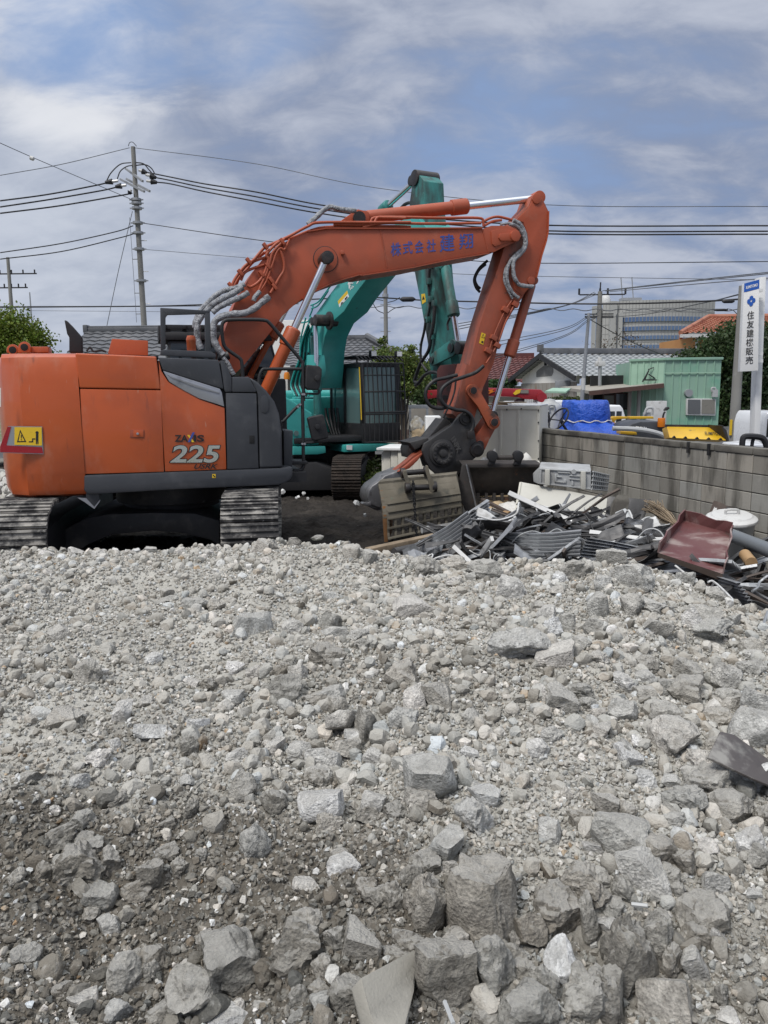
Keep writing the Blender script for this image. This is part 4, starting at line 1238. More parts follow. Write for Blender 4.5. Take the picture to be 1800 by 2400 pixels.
def SB(v, pts):
    p0 = TB+vB*v
    r = [onP(px, py, p0, vB) for px, py in (pts if isinstance(pts, list) else [pts])]
    return r if isinstance(pts, list) else r[0]
def FB(u, pts):
    p0 = TB+uB*u
    r = [onP(px, py, p0, uB) for px, py in (pts if isinstance(pts, list) else [pts])]
    return r if isinstance(pts, list) else r[0]
te = thing('excavator', 'teal green excavator with a barred cab window, parked behind the orange one', 'excavator', tuple(TB), math.atan2(uB.y, uB.x))
RB3 = Matrix((uB, vB, zA)).transposed()
def bxB(mb, u0, u1, v0, v1, z0_, z1_, m=0):
    return mb.box(LB((u0+u1)/2, (v0+v1)/2, (z0_+z1_)/2), abs(u1-u0), abs(v1-v0), abs(z1_-z0_), RB3, m)
# upper body
mb = MB(); mb.prism(FB(1.25, Z4((150,428),(240,434),(330,488),(440,556),(478,700),(496,806),(296,812),(150,812))), -uB*2.3)
mb.build('bonnet', m_tl, te, bevel=.05, seg=3)
mb = MB(); bxB(mb, -2.0, -1.0, -1.35, 1.35, .95, 1.95); mb.build('counterweight', m_tl, te, bevel=.15, seg=4)
mb = MB(); bxB(mb, -1.1, .6, -1.3, -.35, .95, 1.75); bxB(mb, -1.1, -.4, -.35, 1.3, .95, 1.8); mb.build('engine_cover', m_tl, te, bevel=.06)
mb = MB(); mb.prism(FB(1.28, Z4((290,816),(540,814),(545,868),(480,880),(292,884))), -uB*2.2); mb.build('deck_skirt', m_tl, te, bevel=.02)
mb = MB(); mb.prism(FB(1.40, Z4((688,806),(780,800),(1092,796),(1088,822),(1060,846),(1020,852),(690,864))), -uB*1.9); mb.build('cab_floor', m_tl, te, bevel=.03)
lg = MB(); cc = FB(1.29, Z4((312, 715))); lg.cyl(cc-uB*.02, cc+uB*.015, .055, n=16); lg.build('headlight', m_gls, te)
pl2 = MB(); pl2.prism(FB(1.42, Z4((706,808),(750,808),(748,845),(708,843))), -uB*.02); pl2.build('number_plate', m_wht, te)
# cab
cz0, cz1 = .80, 2.52
cf0, cf1 = -.35, 1.36
cv0, cv1 = .36, 1.30
cab2 = MB()
bxB(cab2, cf0, cf1-.02, cv0, cv1, cz0, cz0+.42)
bxB(cab2, cf0, cf1-.10, cv0-.01, cv1+.01, cz1-.10, cz1)
for a, b in ((cf0+.04, cv0+.04), (cf0+.04, cv1-.04), (cf1-.10, cv0+.04), (cf1-.10, cv1-.04), (.45, cv0+.03)):
    bxB(cab2, a-.045, a+.045, b-.045, b+.045, cz0+.35, cz1-.05)
cabo = cab2.build('cab', m_bk, te, bevel=.02)
gl = MB()
bxB(gl, cf1-.10, cf1-.085, cv0+.05, cv1-.05, cz0+.1, cz1-.1)
bxB(gl, cf0+.05, cf1-.12, cv0+.02, cv0+.03, cz0+.40, cz1-.1)
bxB(gl, cf0+.05, cf1-.12, cv1-.03, cv1-.02, cz0+.40, cz1-.1)
gl.build('cab_window', m_gls, cabo, smooth=0)
seat = MB(); bxB(seat, .0, .12, .6, 1.05, 1.3, 2.0); bxB(seat, .1, .55, .6, 1.05, 1.2, 1.35)
seat.build('seat', m_dk, cabo, bevel=.03)
sh = MB(); bxB(sh, cf1-.08, cf1-.075, cv0+.14, cv0+.34, cz0+.62, cz1-.12); bxB(sh, cf1-.08, cf1-.075, cv0+.42, cv0+.70, cz0+.62, cz1-.12)
ye = MB(); ye.tube([LB(cf1-.1, cv0-.015, cz1-.1), LB(cf1-.06, cv0-.015, cz0+1.0), LB(cf1-.04, cv0-.015, cz0+.5)], .012); ye.build('yellow_edge_trim', m_yel, cabo)
gd = MB()
def bar(a, b, r=.016): gd.cyl(a, b, r, n=6)
def gfr(t, z, o=0):                            # point on the bulging front guard, t across, z up
    return LB(cf1+.06+o+.05*math.sin(pi*t)*.5+(.10 if z < 1.6 else .10*max(0, (cz1-z)/.9)), cv0-.03+(cv1-cv0+.06)*t, z)
for k in range(10):
    t = k/9
    for za, zb2 in ((cz0+.02, cz0+.62), (cz0+.66, cz0+1.1), (cz0+1.1, cz1-.02)):
        bar(gfr(t, za), gfr(t, zb2), .017 if k in (0, 9) else .013)
for z in (cz0+.02, cz0+.62, cz0+.66, cz0+1.1, cz0+1.45, cz1-.02):
    for k in range(6): bar(gfr(k/6, z), gfr((k+1)/6, z), .018 if z != cz0+1.45 else .012)
gd.build('front_guard', m_bk, cabo)
gd = MB()
for k in range(12):
    b = cv0-.05+(cv1-cv0+.1)*k/11
    bar(LB(cf0+.1, b, cz1+.14), LB(cf1-.2, b, cz1+.14), .014); bar(LB(cf1-.2, b, cz1+.14), LB(cf1+.02, b, cz1+.04), .014)
for k in range(7):
    a = cf0+.1+(cf1-.3-cf0)*k/6
    bar(LB(a, cv0-.05, cz1+.14), LB(a, cv1+.05, cz1+.14), .016)
for a, b in ((cf0+.15, cv0), (cf0+.15, cv1), (cf1-.25, cv0), (cf1-.25, cv1)): bar(LB(a, b, cz1-.02), LB(a, b, cz1+.14), .02)
gd.build('roof_guard', m_bk, cabo)
for t in (.33, 1.0):
    lm = MB(); cc = LB(cf1-.10, cv0+(cv1-cv0)*t, cz1+.20); bxB(lm, cf1-.16, cf1-.04, cv0+(cv1-cv0)*t-.07, cv0+(cv1-cv0)*t+.07, cz1+.13, cz1+.25)
    lo = lm.build('work_lamp', m_bk, cabo, bevel=.015)
    lm = MB(); bxB(lm, cf1-.045, cf1-.032, cv0+(cv1-cv0)*t-.06, cv0+(cv1-cv0)*t+.06, cz1+.14, cz1+.24); lm.build('lens', m_wht, lo)
bc = MB(); bc.lathe(LB(-.6, -.6, 2.2), zA, [(0, .07), (.1, .07), (.16, .05), (.17, 0)]); bc.build('beacon', m_amb, te)
# undercarriage
TD2 = V((-.02, 1, 0)).normalized()
TC2 = V((atZ(829, 1168, GT).x-1.19, 15.55+2.15, 0))
crawler(te, V((TC2.x, TC2.y, 0)), V((.06, 1, 0)), 4.3, 2.38, .60, .88, m_trkd, GT-.02, grouser=.02)
mb = MB()
mb.prism([V((TC2.x+a, TC2.y-1.5, GT+z)) for a, z in ((-1.0, .15), (-.9, .55), (-.4, .75), (.4, .75), (.9, .55), (1.0, .15))], V((0, 3.0, 0)))
mb.cyl(V((TB.x, TB.y, GT+.6)), V((TB.x, TB.y, GT+1.0)), .68, n=28)
bxB(mb, -1.6, 1.3, -1.2, 1.2, .84, .96)
mb.build('carbody', m_bk, te, bevel=.03)
# boom
BW2 = .27
mb = MB()
side = Z2((900,1560),(893,1420),(905,1200),(930,1080),(960,985),(1040,870),(1150,725),(1230,680))+[(868,600),(930,520),(975,505),(1000,535),(985,585),(930,612)]+Z2((1390,668),(1250,850),(1180,962),(1080,1050),(1030,1160),(1012,1280),(1003,1420),(990,1560))
mb.prism(SB(-BW2, side), vB*(2*BW2))
boom2 = mb.build('boom', m_tl, te, bevel=.012)
kj = MB()
for ch, (x0, y0) in (('株', (1213, 795)), ('式', (1270, 745)), ('会', (1330, 695))):
    q = Z2((x0-5, y0-62), (x0+38, y0-92), (x0+52, y0-25), (x0+12, y0+8))
    lettering(kj, ch, SB(-BW2, q), -vB*.006, 0, .02)
kj.build('company_lettering', m_wht, boom2)
sk = MB(); sk.prism(SB(-BW2-.004, Z2((1133,882),(1205,800),(1212,825),(1140,908))), vB*.004); sk.prism(SB(-BW2-.004, Z2((1140,908),(1212,825),(1220,848),(1145,930))), vB*.004, 1)
lettering(sk, '▲-■', SB(-BW2-.008, Z2((1150,905),(1205,842),(1210,850),(1155,915))), -vB*.002, 2)
sk.build('boom_sticker', [m_yel, m_wht, m_ink], boom2)
pn = MB(); cc = SB(-.62, Z2((955, 1030))); pn.cyl(cc, cc+vB*.5, .12, n=20); pn.cyl(cc+vB*.3, cc+vB*.36, .19, n=24)
pn.build('boom_pin', m_grs, boom2, bevel=.02)
def cylB(name, a, b, r, rr_, ratio): 
    global vA
    sv = vA; vA = vB
    o_ = cylinder(name, a, b, r, rr_, ratio, (m_tlw, m_chr, m_grs), te)
    vA = sv
    return o_
cylB('boom_cylinder', SB(-.45, Z4((480, 590))), SB(-.45, Z2((960, 1040))), .085, .05, .40)
cylB('boom_cylinder', SB(.45, Z4((632, 590))), SB(.45, Z2((1150, 1040))), .085, .05, .55)
cylB('arm_cylinder', SB(0, [(850, 560)])[0] if False else SB(0, (846, 540)), SB(0, (972, 425)), .085, .05, .55)
# arm
AW2 = .19
mb = MB()
armp = Z3((378,40),(398,18),(425,20),(460,42),(478,80),(560,300),(585,420),(600,700),(607,900),(612,1100),(618,1300),(605,1440),(560,1640),(540,1659),(520,1500),(512,1380),(395,745),(372,420),(362,250),(384,110))
armp = Z3((376,48),(390,22),(412,14),(440,35),(478,80),(486,260),(500,420),(545,720),(560,900),(572,1100),(580,1300),(600,1400),(590,1560),(560,1659),(540,1659),(520,1500),(512,1380),(455,1050),(395,745),(372,420),(364,250),(384,110))
mb.prism(SB(-AW2, armp), vB*(2*AW2))
arm2 = mb.build('arm', m_tlw, te, bevel=.012)
cap = MB(); cc = SB(-AW2-.03, Z3((398, 55))); cap.cyl(cc, cc+vB*(2*AW2+.06), .13, n=20); cap.build('arm_pin', m_grs, arm2, bevel=.01)
cylB('bucket_cylinder', SB(0, Z3((640, 730))), SB(0, Z3((752, 1385))), .085, .05, .62)
sk = MB(); sk.prism(SB(-AW2-.006, Z3((455,960),(482,956),(490,1020),(462,1038))), vB*.006); sk.prism(SB(-AW2-.010, Z3((470,972),(482,1000),(462,1004))), vB*.004, 1)
sk.build('arm_sticker', [m_yel, m_ink], arm2)
def linkB(name, a, b, ra, rb, v, th, mat):
    global vA, OC
    sv, so = vA, OC; vA = vB; OC = TB
    A, B = SB(v, a), SB(v, b)
    ax = (B-A).normalized(); pr = ax.cross(vB).normalized(); L_ = (B-A).length
    pts = [A+ax*(ra*cos(pi/2+pi*k/8))+pr*(ra*sin(pi/2+pi*k/8)) for k in range(9)]+[B+ax*(rb*cos(-pi/2+pi*k/8))+pr*(rb*sin(-pi/2+pi*k/8)) for k in range(9)]
    m_ = MB(); m_.prism(pts, vB*th); m_.cyl(A-vB*.03, A+vB*(th+.03), ra*.6, n=14, m=1).cyl(B-vB*.03, B+vB*(th+.03), rb*.6, n=14, m=1)
    vA, OC = sv, so
    return m_.build(name, [mat, m_grs], te, bevel=.006)
linkB('bucket_link', Z3((540, 1470)), Z3((690, 1378)), .10, .13, -.28, .05, m_tlw)
linkB('bucket_link', Z3((700, 1380)), Z3((740, 1600)), .12, .10, -.12, .24, m_tlw)
pn = MB(); cc = SB(-.3, Z3((735, 1378))); pn.cyl(cc, cc+vB*.6, .10, n=18); pn.build('link_pin', m_grs, te, bevel=.01)
m_rust = noise_mat('dark_red_steel', (.10, .025, .02), .65, mixes=[((.03, .02, .018), 4, .46, .68)], bump=[(20, .3, .01)])
mb = MB(); mb.prism(SB(-.35, Z5((575,60),(600,20),(700,10),(735,80),(740,330),(690,345),(575,335))), vB*.6)
brk = mb.build('tool_coupler', m_rust, te, bevel=.02)
mb = MB()
for z_ in (270, 255): mb.prism(SB(-.37, Z5((570,z_),(742,z_),(742,z_+8),(570,z_+8))), vB*.02)
mb.build('coupler_rib', m_bk, brk)
def hoseB(name, v, pts, r, mat, wr=0.0):
    return MB().tube([SB(v, p) for p in pts], r, n=8, sm=7).build(name, mat, te, smooth=60)
hoseB('hose', -.26, Z3((492,1150),(478,1250),(455,1350),(450,1430),(460,1500),(500,1560)), .022, m_hose)
hoseB('hose', -.26, Z3((560,1050),(552,1180),(530,1300),(512,1400),(450,1500),(410,1610),(405,1640),(430,1655))+Z5((410,175),(440,150),(480,100),(530,75),(580,80),(605,110)), .030, m_hose)
hoseB('hose', -.22, Z3((520,740),(512,850),(515,950),(520,1050),(505,1150)), .02, m_hose)
hoseB('hose', -.24, Z3((665,1240),(660,1190),(680,1140)), .018, m_hose)
for p_ in ((538,740),(513,860),(528,1000),(556,1030),(505,1160),(540,1290)):
    cc = SB(-.24, Z3(p_)); m_ = MB(); m_.box(cc, .08, .06, .10, RB3); m_.build('hose_clamp', m_tlw, arm2, bevel=.01)
hoseB('hose', 0, Z3((300,290),(330,262),(365,250),(390,265),(400,290)), .03, m_hose)
for k in range(7):
    o_ = k*14
    hoseB('hose', -.55+.04*k, Z2((905+o_*.4,1060+o_),(870+o_*.5,1150),(845+o_*.8,1240),(835+o_,1330),(790+o_,1450),(770+o_*1.2,1540),(800+o_*1.3,1620)), .022, m_hose if k % 2 else m_tl)
for k in range(4):
    hoseB('hose', .05+.05*k, Z4((540+k*30,520),(550+k*30,600),(575+k*22,680),(600+k*20,760)), .03, m_hose)
for p in (Z2((925,915),(990,880),(1080,760),(1130,725)), Z2((930,940),(985,910),(1060,800)), Z2((915,1000),(935,950),(940,910),(925,915)), Z2((850,1050),(900,1040),(925,1000))):
    hoseB('boom_pipe', -.33, p, .018, m_tl)
for k, x in enumerate((840, 875, 905)):
    hoseB('boom_pipe', -.45, Z2((x, 1280), (x+5, 1180), (x+25, 1090), (x+45, 1010)), .018, m_tl)
bx_ = MB(); bx_.prism(SB(-.5, Z2((890,1300),(950,1300),(960,1400),(955,1480),(880,1480))), vB*.25); bx_.build('valve_block', m_tl, te, bevel=.03)
bx_ = MB(); bx_.prism(SB(.28, Z2((1165,1100),(1205,1040),(1200,1105))), vB*.06); bx_.build('boom_lamp', m_bk, boom2)
# ------------------------------------------------------------------ concrete block wall
m_blockw = noise_mat('wall_blocks', (1, 1, 1), .95, attr='block_colour', mixes=[((.085, .08, .07), 1.6, .43, .64, (2.2, 1, .45), .85), ((.33, .32, .29), 5, .58, .8, (1, 1, 1), .5), ((.05, .048, .042), 3.0, .62, .75, (3, 1, .35), .7)], bump=[(60, .35, .006), (9, .2, .01)], spec=.2)
m_mortar = noise_mat('mortar', (.115, .108, .095), .95, mixes=[((.06, .057, .05), 3, .45, .7)])
m_cap = noise_mat('wall_capping', (.14, .132, .115), .95, mixes=[((.055, .05, .043), 2.5, .45, .68), ((.26, .25, .22), 7, .62, .8)], bump=[(40, .5, .008)])
WA, WB = V((2.6306, 12.92, 0)), V((3.9855, 7.969, 0))
wd_ = (WB-WA).normalized(); wn = V((-wd_.y, wd_.x, 0))
if wn.x > 0: wn = -wn                         # towards the yard
W0 = WA-wd_*2.2
wlen = 10.6
wall = thing('block_wall', 'weathered grey concrete block wall running along the right side of the yard', 'wall', (W0.x, W0.y, GZ), math.atan2(wd_.y, wd_.x))
WTOP = 1.27
mb = MB(); colr = []
rw = random.Random(3)
mb2 = MB()
mid = W0+wd_*(wlen/2); RW = Matrix((wd_, wn, zA)).transposed()
mb2.box(V((mid.x, mid.y, (GZ-.2+WTOP-.07)/2)), wlen, .10, WTOP-.07-GZ+.2, RW)
mb2.build('wall_core', m_mortar, wall)
ncol = int(wlen/.40)
for r_ in range(7):
    z = WTOP-.07-.2*r_-.1
    for c_ in range(ncol):
        p = W0+wd_*(.4*c_+.2)
        mb.box(V((p.x, p.y, z)), .390, .12+rw.uniform(-.002, .002), .190, RW)
        b = rw.uniform(.75, 1.2)
        w_ = rw.uniform(.97, 1.04)
        colr.append((.275*b*w_, .265*b, .238*b/w_, 1))
wo_ = mb.build('block_courses', m_blockw, wall, smooth=0)
at_ = wo_.data.attributes.new('block_colour', 'FLOAT_COLOR', 'POINT')
cc_ = [c for c in colr for _ in range(8)]
at_.data.foreach_set('color', np.array(cc_, np.float32).ravel())
bm = bmesh.new(); bm.from_mesh(wo_.data)
bmesh.ops.bevel(bm, geom=bm.edges[:], offset=.005, segments=1, affect='EDGES'); bm.to_mesh(wo_.data); bm.free()
mb = MB()
for k in range(int(wlen/.6)+1):
    p = W0+wd_*(.6*k+.3)
    mb.box(V((p.x, p.y, WTOP-.035+rw.uniform(-.004, .004))), .590, .15+rw.uniform(-.006, .006), .07, RW @ Matrix.Rotation(rw.uniform(-.006, .006), 3, 'Y'))
mb.build('capping', m_cap, wall, bevel=.012)
for px_p in ((1614, 1040), (1662, 1048)):
    p = onP(px_p[0], px_p[1], W0+wn*.08, wn)
    mb = MB(); mb.box(V((p.x, p.y, WTOP-.06)), .035, .03, .13, RW); mb.build('wall_bracket', m_bk, wall)

# ------------------------------------------------------------------ things standing in the yard
m_panel = noise_mat('old_cream_panel', (.60, .58, .51), .6, mixes=[((.47, .45, .385), 1.3, .45, .75), ((.26, .23, .19), 4, .66, .80, (1, 1, .4), .8), ((.52, .51, .47), 7, .6, .8)], bump=[(5, .06, .02)])
m_cream = noise_mat('cream_steel_door', (.52, .51, .46), .5, mixes=[((.46, .45, .40), 2, .45, .7), ((.34, .32, .27), 9, .68, .8)])
m_alu = noise_mat('scrap_aluminium', (.36, .37, .38), .42, metal=.55, mixes=[((.16, .16, .165), 3.5, .48, .7), ((.50, .50, .50), 8, .6, .8)], bump=[(12, .3, .02)])
m_scrap = noise_mat('dark_window_frame', (.075, .074, .075), .5, metal=.3, mixes=[((.17, .165, .16), 5, .48, .72), ((.02, .018, .018), 4, .6, .75)], bump=[(15, .2, .01)])
m_scw = noise_mat('white_scrap', (.56, .56, .55), .5, mixes=[((.34, .33, .31), 5, .5, .7), ((.14, .13, .12), 8, .64, .76)], bump=[(12, .2, .01)])
m_scb = noise_mat('brown_scrap', (.07, .052, .042), .6, mixes=[((.13, .10, .08), 5, .5, .75)], bump=[(15, .2, .01)])
m_wood = noise_mat('weathered_wood', (.27, .21, .145), .85, mixes=[((.16, .12, .08), 3, .45, .7, (1, 1, 1)), ((.36, .30, .22), 12, .55, .8)], bump=[(30, .4, .006)])
m_wood2 = noise_mat('fresh_wood', (.36, .23, .115), .8, mixes=[((.24, .14, .065), 5, .45, .7)], bump=[(30, .3, .005)])
m_acg = noise_mat('air_conditioner_grey', (.40, .41, .41), .5, mixes=[((.28, .28, .275), 3, .45, .7), ((.52, .52, .52), 8, .6, .8)])
m_sack = noise_mat('white_sack_cloth', (.62, .61, .58), .85, mixes=[((.45, .38, .26), 2.5, .5, .7)], bump=[(9, .5, .04)])
m_tansack = noise_mat('tan_sack_cloth', (.52, .40, .25), .85, mixes=[((.62, .58, .50), 3, .5, .7)], bump=[(9, .5, .04)])
m_bkt = noise_mat('muddy_bucket_steel', (.125, .11, .082), .85, mixes=[((.18, .16, .125), 2, .45, .7), ((.06, .06, .05), 3, .54, .72), ((.09, .22, .17), 2.6, .63, .76), ((.07, .055, .04), 6, .6, .75)], bump=[(25, .4, .008)])
m_bk2 = noise_mat('dark_bucket_steel', (.030, .026, .024), .7, mixes=[((.06, .05, .045), 3, .45, .7), ((.10, .045, .025), 5, .62, .75)], bump=[(25, .4, .008)])
m_rst = noise_mat('rusty_edge', (.20, .095, .035), .85, mixes=[((.11, .06, .03), 5, .45, .7)], bump=[(25, .4, .008)])

def blob(name, c, size, seed, mat, label, cat, amp=.28, sub=4, group=None, fold=3.0):
    v, f = ico(sub)
    o_ = seed*2.3
    out = []
    for p in v:
        P = V(p)
        d = 1+amp*mnoise.fractal(P*1.3+V((o_, 0, 0)), .9, 2, 4)+amp*.30*abs(mnoise.noise(P*fold+V((0, o_, 0))))*2
        q = P*d
        if q.z < -.45: q.z = -.45
        out.append(V(c)+V((q.x*size[0], q.y*size[1], (q.z+.45)*size[2])))
    return MB().add(out, [tuple(int(i) for i in t) for t in f]).build(name, mat, None, smooth=70, label=label, cat=cat, group=group)
def P3(pts, ys):
    return [atY(px, py, y) for (px, py), y in zip(pts, ys)]
def slab3(pts, ys, th, mb=None, m=0):
    """a flat piece with traced corners (each with its own distance), given a thickness"""
    P = P3(pts, ys)
    n = (P[1]-P[0]).cross(P[2]-P[0]).normalized()
    if n.y < 0: n = -n
    mb = mb or MB()
    return mb.prism(P, n*th, m)

# big cream cabinet beside the wall's end
gz12 = GZ-.18
ct = thing('storage_cabinet', 'large dirty cream panelled cabinet standing at the far end of the block wall', 'cabinet', tuple(V((2.0, 12.6, gz12))))
a_, b_ = atY(1266, 952, 12.35), atY(1085, 970, 12.75)
a0, b0 = V((a_.x, a_.y, gz12)), V((b_.x, b_.y, gz12))
zt_ = a_.z
dd = (b0-a0).normalized(); nn_ = V((-dd.y, dd.x, 0)); nn_ = nn_ if nn_.y > 0 else -nn_
wdt = (b0-a0).length
mb = MB(); mb.prism([a0, b0, b0+nn_*1.1, a0+nn_*1.1], zA*(zt_-gz12)); mb.build('body', m_panel, ct, bevel=.012)
mb = MB()
for t in (.02, .27, .50, .74, .98):
    p = a0+dd*(wdt*t); mb.prism([p-nn_*.012-dd*.022, p-nn_*.012+dd*.022, p+nn_*.01+dd*.022, p+nn_*.01-dd*.022], zA*(zt_-gz12-.04))
for z_ in (zt_-.05, zt_-.9, gz12+.08):
    p0_, p1_ = a0-nn_*.016, b0-nn_*.016
    mb.prism([p0_+zA*(z_-gz12), p1_+zA*(z_-gz12), p1_+zA*(z_-gz12+.05), p0_+zA*(z_-gz12+.05)], nn_*.01)
mb.build('panel_rib', m_panel, ct, bevel=.004)
mb = MB()
for px, py in ((1262, 962), (1262, 990), (1262, 1033), (1262, 1075), (1222, 958), (1188, 960)):
    p = onP(px, py, a0-nn_*.02, nn_); mb.cyl(p-nn_*.012, p+nn_*.01, .012, n=8)
mb.build('screw', m_bk, ct)
mb = MB(); mb.prism([a0+zA*(zt_-gz12+.002), b0+zA*(zt_-gz12+.002), b0+nn_*1.1+zA*(zt_-gz12+.002), a0+nn_*1.1+zA*(zt_-gz12+.002)], zA*.015)
mb.build('cabinet_top', m_wht, ct, bevel=.004)
for i, (px, py, m_, t_) in enumerate(((1150, 943, m_wood2, 'brown'), (1120, 941, m_scw, 'white'), (1185, 946, m_wood, 'weathered'))):
    mb = MB(); p = atY(px, py, 13.0); p.z = zt_+.03+.012*i
    mb.box(p, .5, .5, .02, Matrix.Rotation(.4*i, 3, 'Z')); mb.build('board', m_, None, bevel=.004, label=f'{t_} board lying on top of the cream cabinet', cat='board')
# weathered white crate left of the crusher
cr2 = thing('wooden_crate', 'whitewashed wooden crate of upright boards behind the crusher jaw', 'crate', tuple(atZ(950, 1120, gz12-.04)))
mb = MB()
for k in range(7):
    p = atY(907+k*17, 1035, 15.0-.08*k)
    mb.box(V((p.x, p.y, (.78+gz12)/2)), .14, .03, .78-gz12, Matrix.Rotation(-.25, 3, 'Z'))
mb.build('boards', m_panel, cr2, bevel=.006)
mb = MB(); p = atY(955, 1035, 14.6)
mb.box(V((p.x+.1, p.y+.75, .25)), 1.0, .9, .95, Matrix.Rotation(-.25, 3, 'Z')); mb.build('crate_body', m_panel, cr2, bevel=.01)
mb = MB(); mb.box(V((p.x+.1, p.y+.7, .80)), 1.15, 1.1, .05, Matrix.Rotation(-.25, 3, 'Z')); mb.build('crate_lid', m_wht, cr2, bevel=.01)
# refrigerator and sacks
fr = thing('refrigerator', 'old white refrigerator standing behind the crusher cover', 'refrigerator', tuple(atZ(1015, 1040, gz12)))
p = atY(1014, 985, 16.0)
mb = MB(); mb.box(V((p.x, p.y, .62)), .26*1.0+.05, .5, 1.55); mb.build('body', m_wht, fr, bevel=.03, seg=3)
mb = MB(); mb.box(V((p.x, p.y-.265, .80)), .29, .03, .70); dr = mb.build('door', m_wht, fr, bevel=.015)
mb = MB(); mb.box(V((p.x+.10, p.y-.295, .75)), .02, .03, .25); mb.build('handle', m_acg, dr, bevel=.005)
rk = thing('steel_rack', 'grey framed rack stacked with tied sacks near the brown fence', 'rack', tuple(atZ(980, 1040, gz12)))
mb = MB(); p = atY(981, 970, 17.2)
for sx in (-.19, .19):
    mb.box(V((p.x+sx, p.y, .65)), .05, .05, 1.9)
mb.box(V((p.x, p.y, 1.56)), .45, .06, .08); mb.box(V((p.x, p.y, .70)), .45, .5, .05)
mb.build('rack_frame', m_acg, rk, bevel=.006)
blob('sack', (p.x+.02, p.y, .73), (.21, .22, .30), 3, m_tansack, 'tan tied sack on the grey rack', 'sack', group='sacks left of the crusher')
blob('sack', (p.x-.05, p.y, 1.02), (.15, .18, .22), 5, m_sack, 'white tied sack on top of the tan sack', 'sack', group='sacks left of the crusher')
# bags behind the dark bucket
for i, (px, py, y, sx, sz, m_, w_) in enumerate(((1120, 1078, 11.9, .24, .50, m_tansack, 'tan sack behind the front bucket, below the crusher pin'), (1150, 1072, 12.0, .22, .62, m_sack, 'white sack crumpled against the cream cabinet'), (1180, 1082, 11.9, .24, .45, m_tansack, 'tan sack between the ears of the dark bucket'), (1236, 1075, 11.8, .32, .60, m_sack, 'white sack by the block wall, right of the dark bucket ears'), (1215, 1078, 11.95, .2, .52, m_tansack, 'tan sack touching the right bucket ear'))):
    p = atY(px, py, y); blob('sack', (p.x, p.y, GZ), (sx, sx, sz*1.15), 11+i, m_, w_, 'sack', group='sacks behind the dark bucket')
for i, (px, py, y, s_) in enumerate(((1165, 1205, 10.9, .30), (1235, 1160, 10.8, .25), (1195, 1230, 10.6, .35))):
    p = atY(px, py, y); blob('sack', (p.x, p.y, GZ-.05), (s_, s_, .35), 31+i, (m_tansack, m_sack, m_sack)[i], ('tan sack seen through the bars of the dark bucket', 'small white sack right of the dark bucket bars', 'white plastic sack under the dark bucket bars')[i], 'sack', group='sacks behind the dark bucket')

# skeleton bucket in front
bk1 = thing('skeleton_bucket', 'muddy grey-green skeleton bucket standing upright on the black soil, a chain hanging down its back', 'bucket', tuple(atZ(985, 1272, GZ-.02)))
fy = 10.15
A = P3(Z5((122, 945), (728, 882), (770, 1262), (168, 1398)), (10.1, 10.35, 10.2, 9.95))
def bl(u, v, o=0.0):                          # point on the back plate, u across, v down
    n = (A[1]-A[0]).cross(A[3]-A[0]).normalized(); n = n if n.y > 0 else -n
    return (A[0]*(1-u)+A[1]*u)*(1-v)+(A[3]*(1-u)+A[2]*u)*v+n*(o-.10*math.sin(pi*min(v*1.1, 1)))
mb = MB()
vs_ = [0, .12, .25, .37, .50, .60]
for a, b in zip(vs_, vs_[1:]):
    mb.add([bl(0, a), bl(1, a), bl(1, b), bl(0, b), bl(0, a, .04), bl(1, a, .04), bl(1, b, .04), bl(0, b, .04)], [(0,1,2,3), (4,7,6,5), (0,4,5,1), (3,2,6,7), (0,3,7,4), (1,5,6,2)])
mb.build('back_plate', m_bkt, bk1, bevel=.004)
mb = MB()
for v_ in (.36, .50):
    mb.add([bl(.06, v_-.012, -.02), bl(.995, v_-.012, -.02), bl(.995, v_+.012, -.02), bl(.06, v_+.012, -.02), bl(.06, v_-.012, .0), bl(.995, v_-.012, .0), bl(.995, v_+.012, .0), bl(.06, v_+.012, .0)], [(0,1,2,3), (4,7,6,5), (0,4,5,1), (3,2,6,7), (0,3,7,4), (1,5,6,2)])
mb.build('wear_strip', m_bkt, bk1)
mb = MB()
def quadbar(u0, v0, u1, v1, o0=0.0, o1=.05):
    c4_ = [(u0, v0), (u1, v0), (u1, v1), (u0, v1)]
    mb.add([bl(a, b, o0) for a, b in c4_]+[bl(a, b, o1) for a, b in c4_], [(0,1,2,3), (4,7,6,5), (0,4,5,1), (3,2,6,7), (0,3,7,4), (1,5,6,2)])
for k in range(11):
    u = .06+.93*k/10
    for a, b in ((.60, .72), (.72, .85), (.85, .97)): quadbar(u-.016, a, u+.016, b)
for v_ in (.615, .78, .95): quadbar(.05, v_-.022, 1.0, v_+.022, -.01, .055)
mb.build('grid_bars', m_bkt, bk1, bevel=.006)
mb = MB()
sp_ = [bl(0.0, v) for v in (0, .12, .25, .4, .55, .7, .85, 1.0)]
dpt = V((.12, .9, 0))
mb.prism(sp_+[sp_[-1]+dpt*.55+zA*.05, sp_[3]+dpt*.9, sp_[0]+dpt*.35], (A[1]-A[0]).normalized()*.05)
mb.build('side_plate', m_rst, bk1, bevel=.008)
mb = MB(); sp2 = [bl(1.0, v) for v in (0, .12, .25, .4, .55, .7, .85, 1.0)]
mb.prism(sp2+[sp2[-1]+dpt*.55+zA*.05, sp2[3]+dpt*.9, sp2[0]+dpt*.35], -(A[1]-A[0]).normalized()*.05)
mb.build('side_plate', m_bkt, bk1, bevel=.008)
mb = MB(); mb.prism([bl(.0, .0, .0), bl(1, 0, .0), bl(1, 0, .0)+dpt*.35, bl(0, 0, 0)+dpt*.35], zA*.03); mb.build('top_plate', m_bkt, bk1)
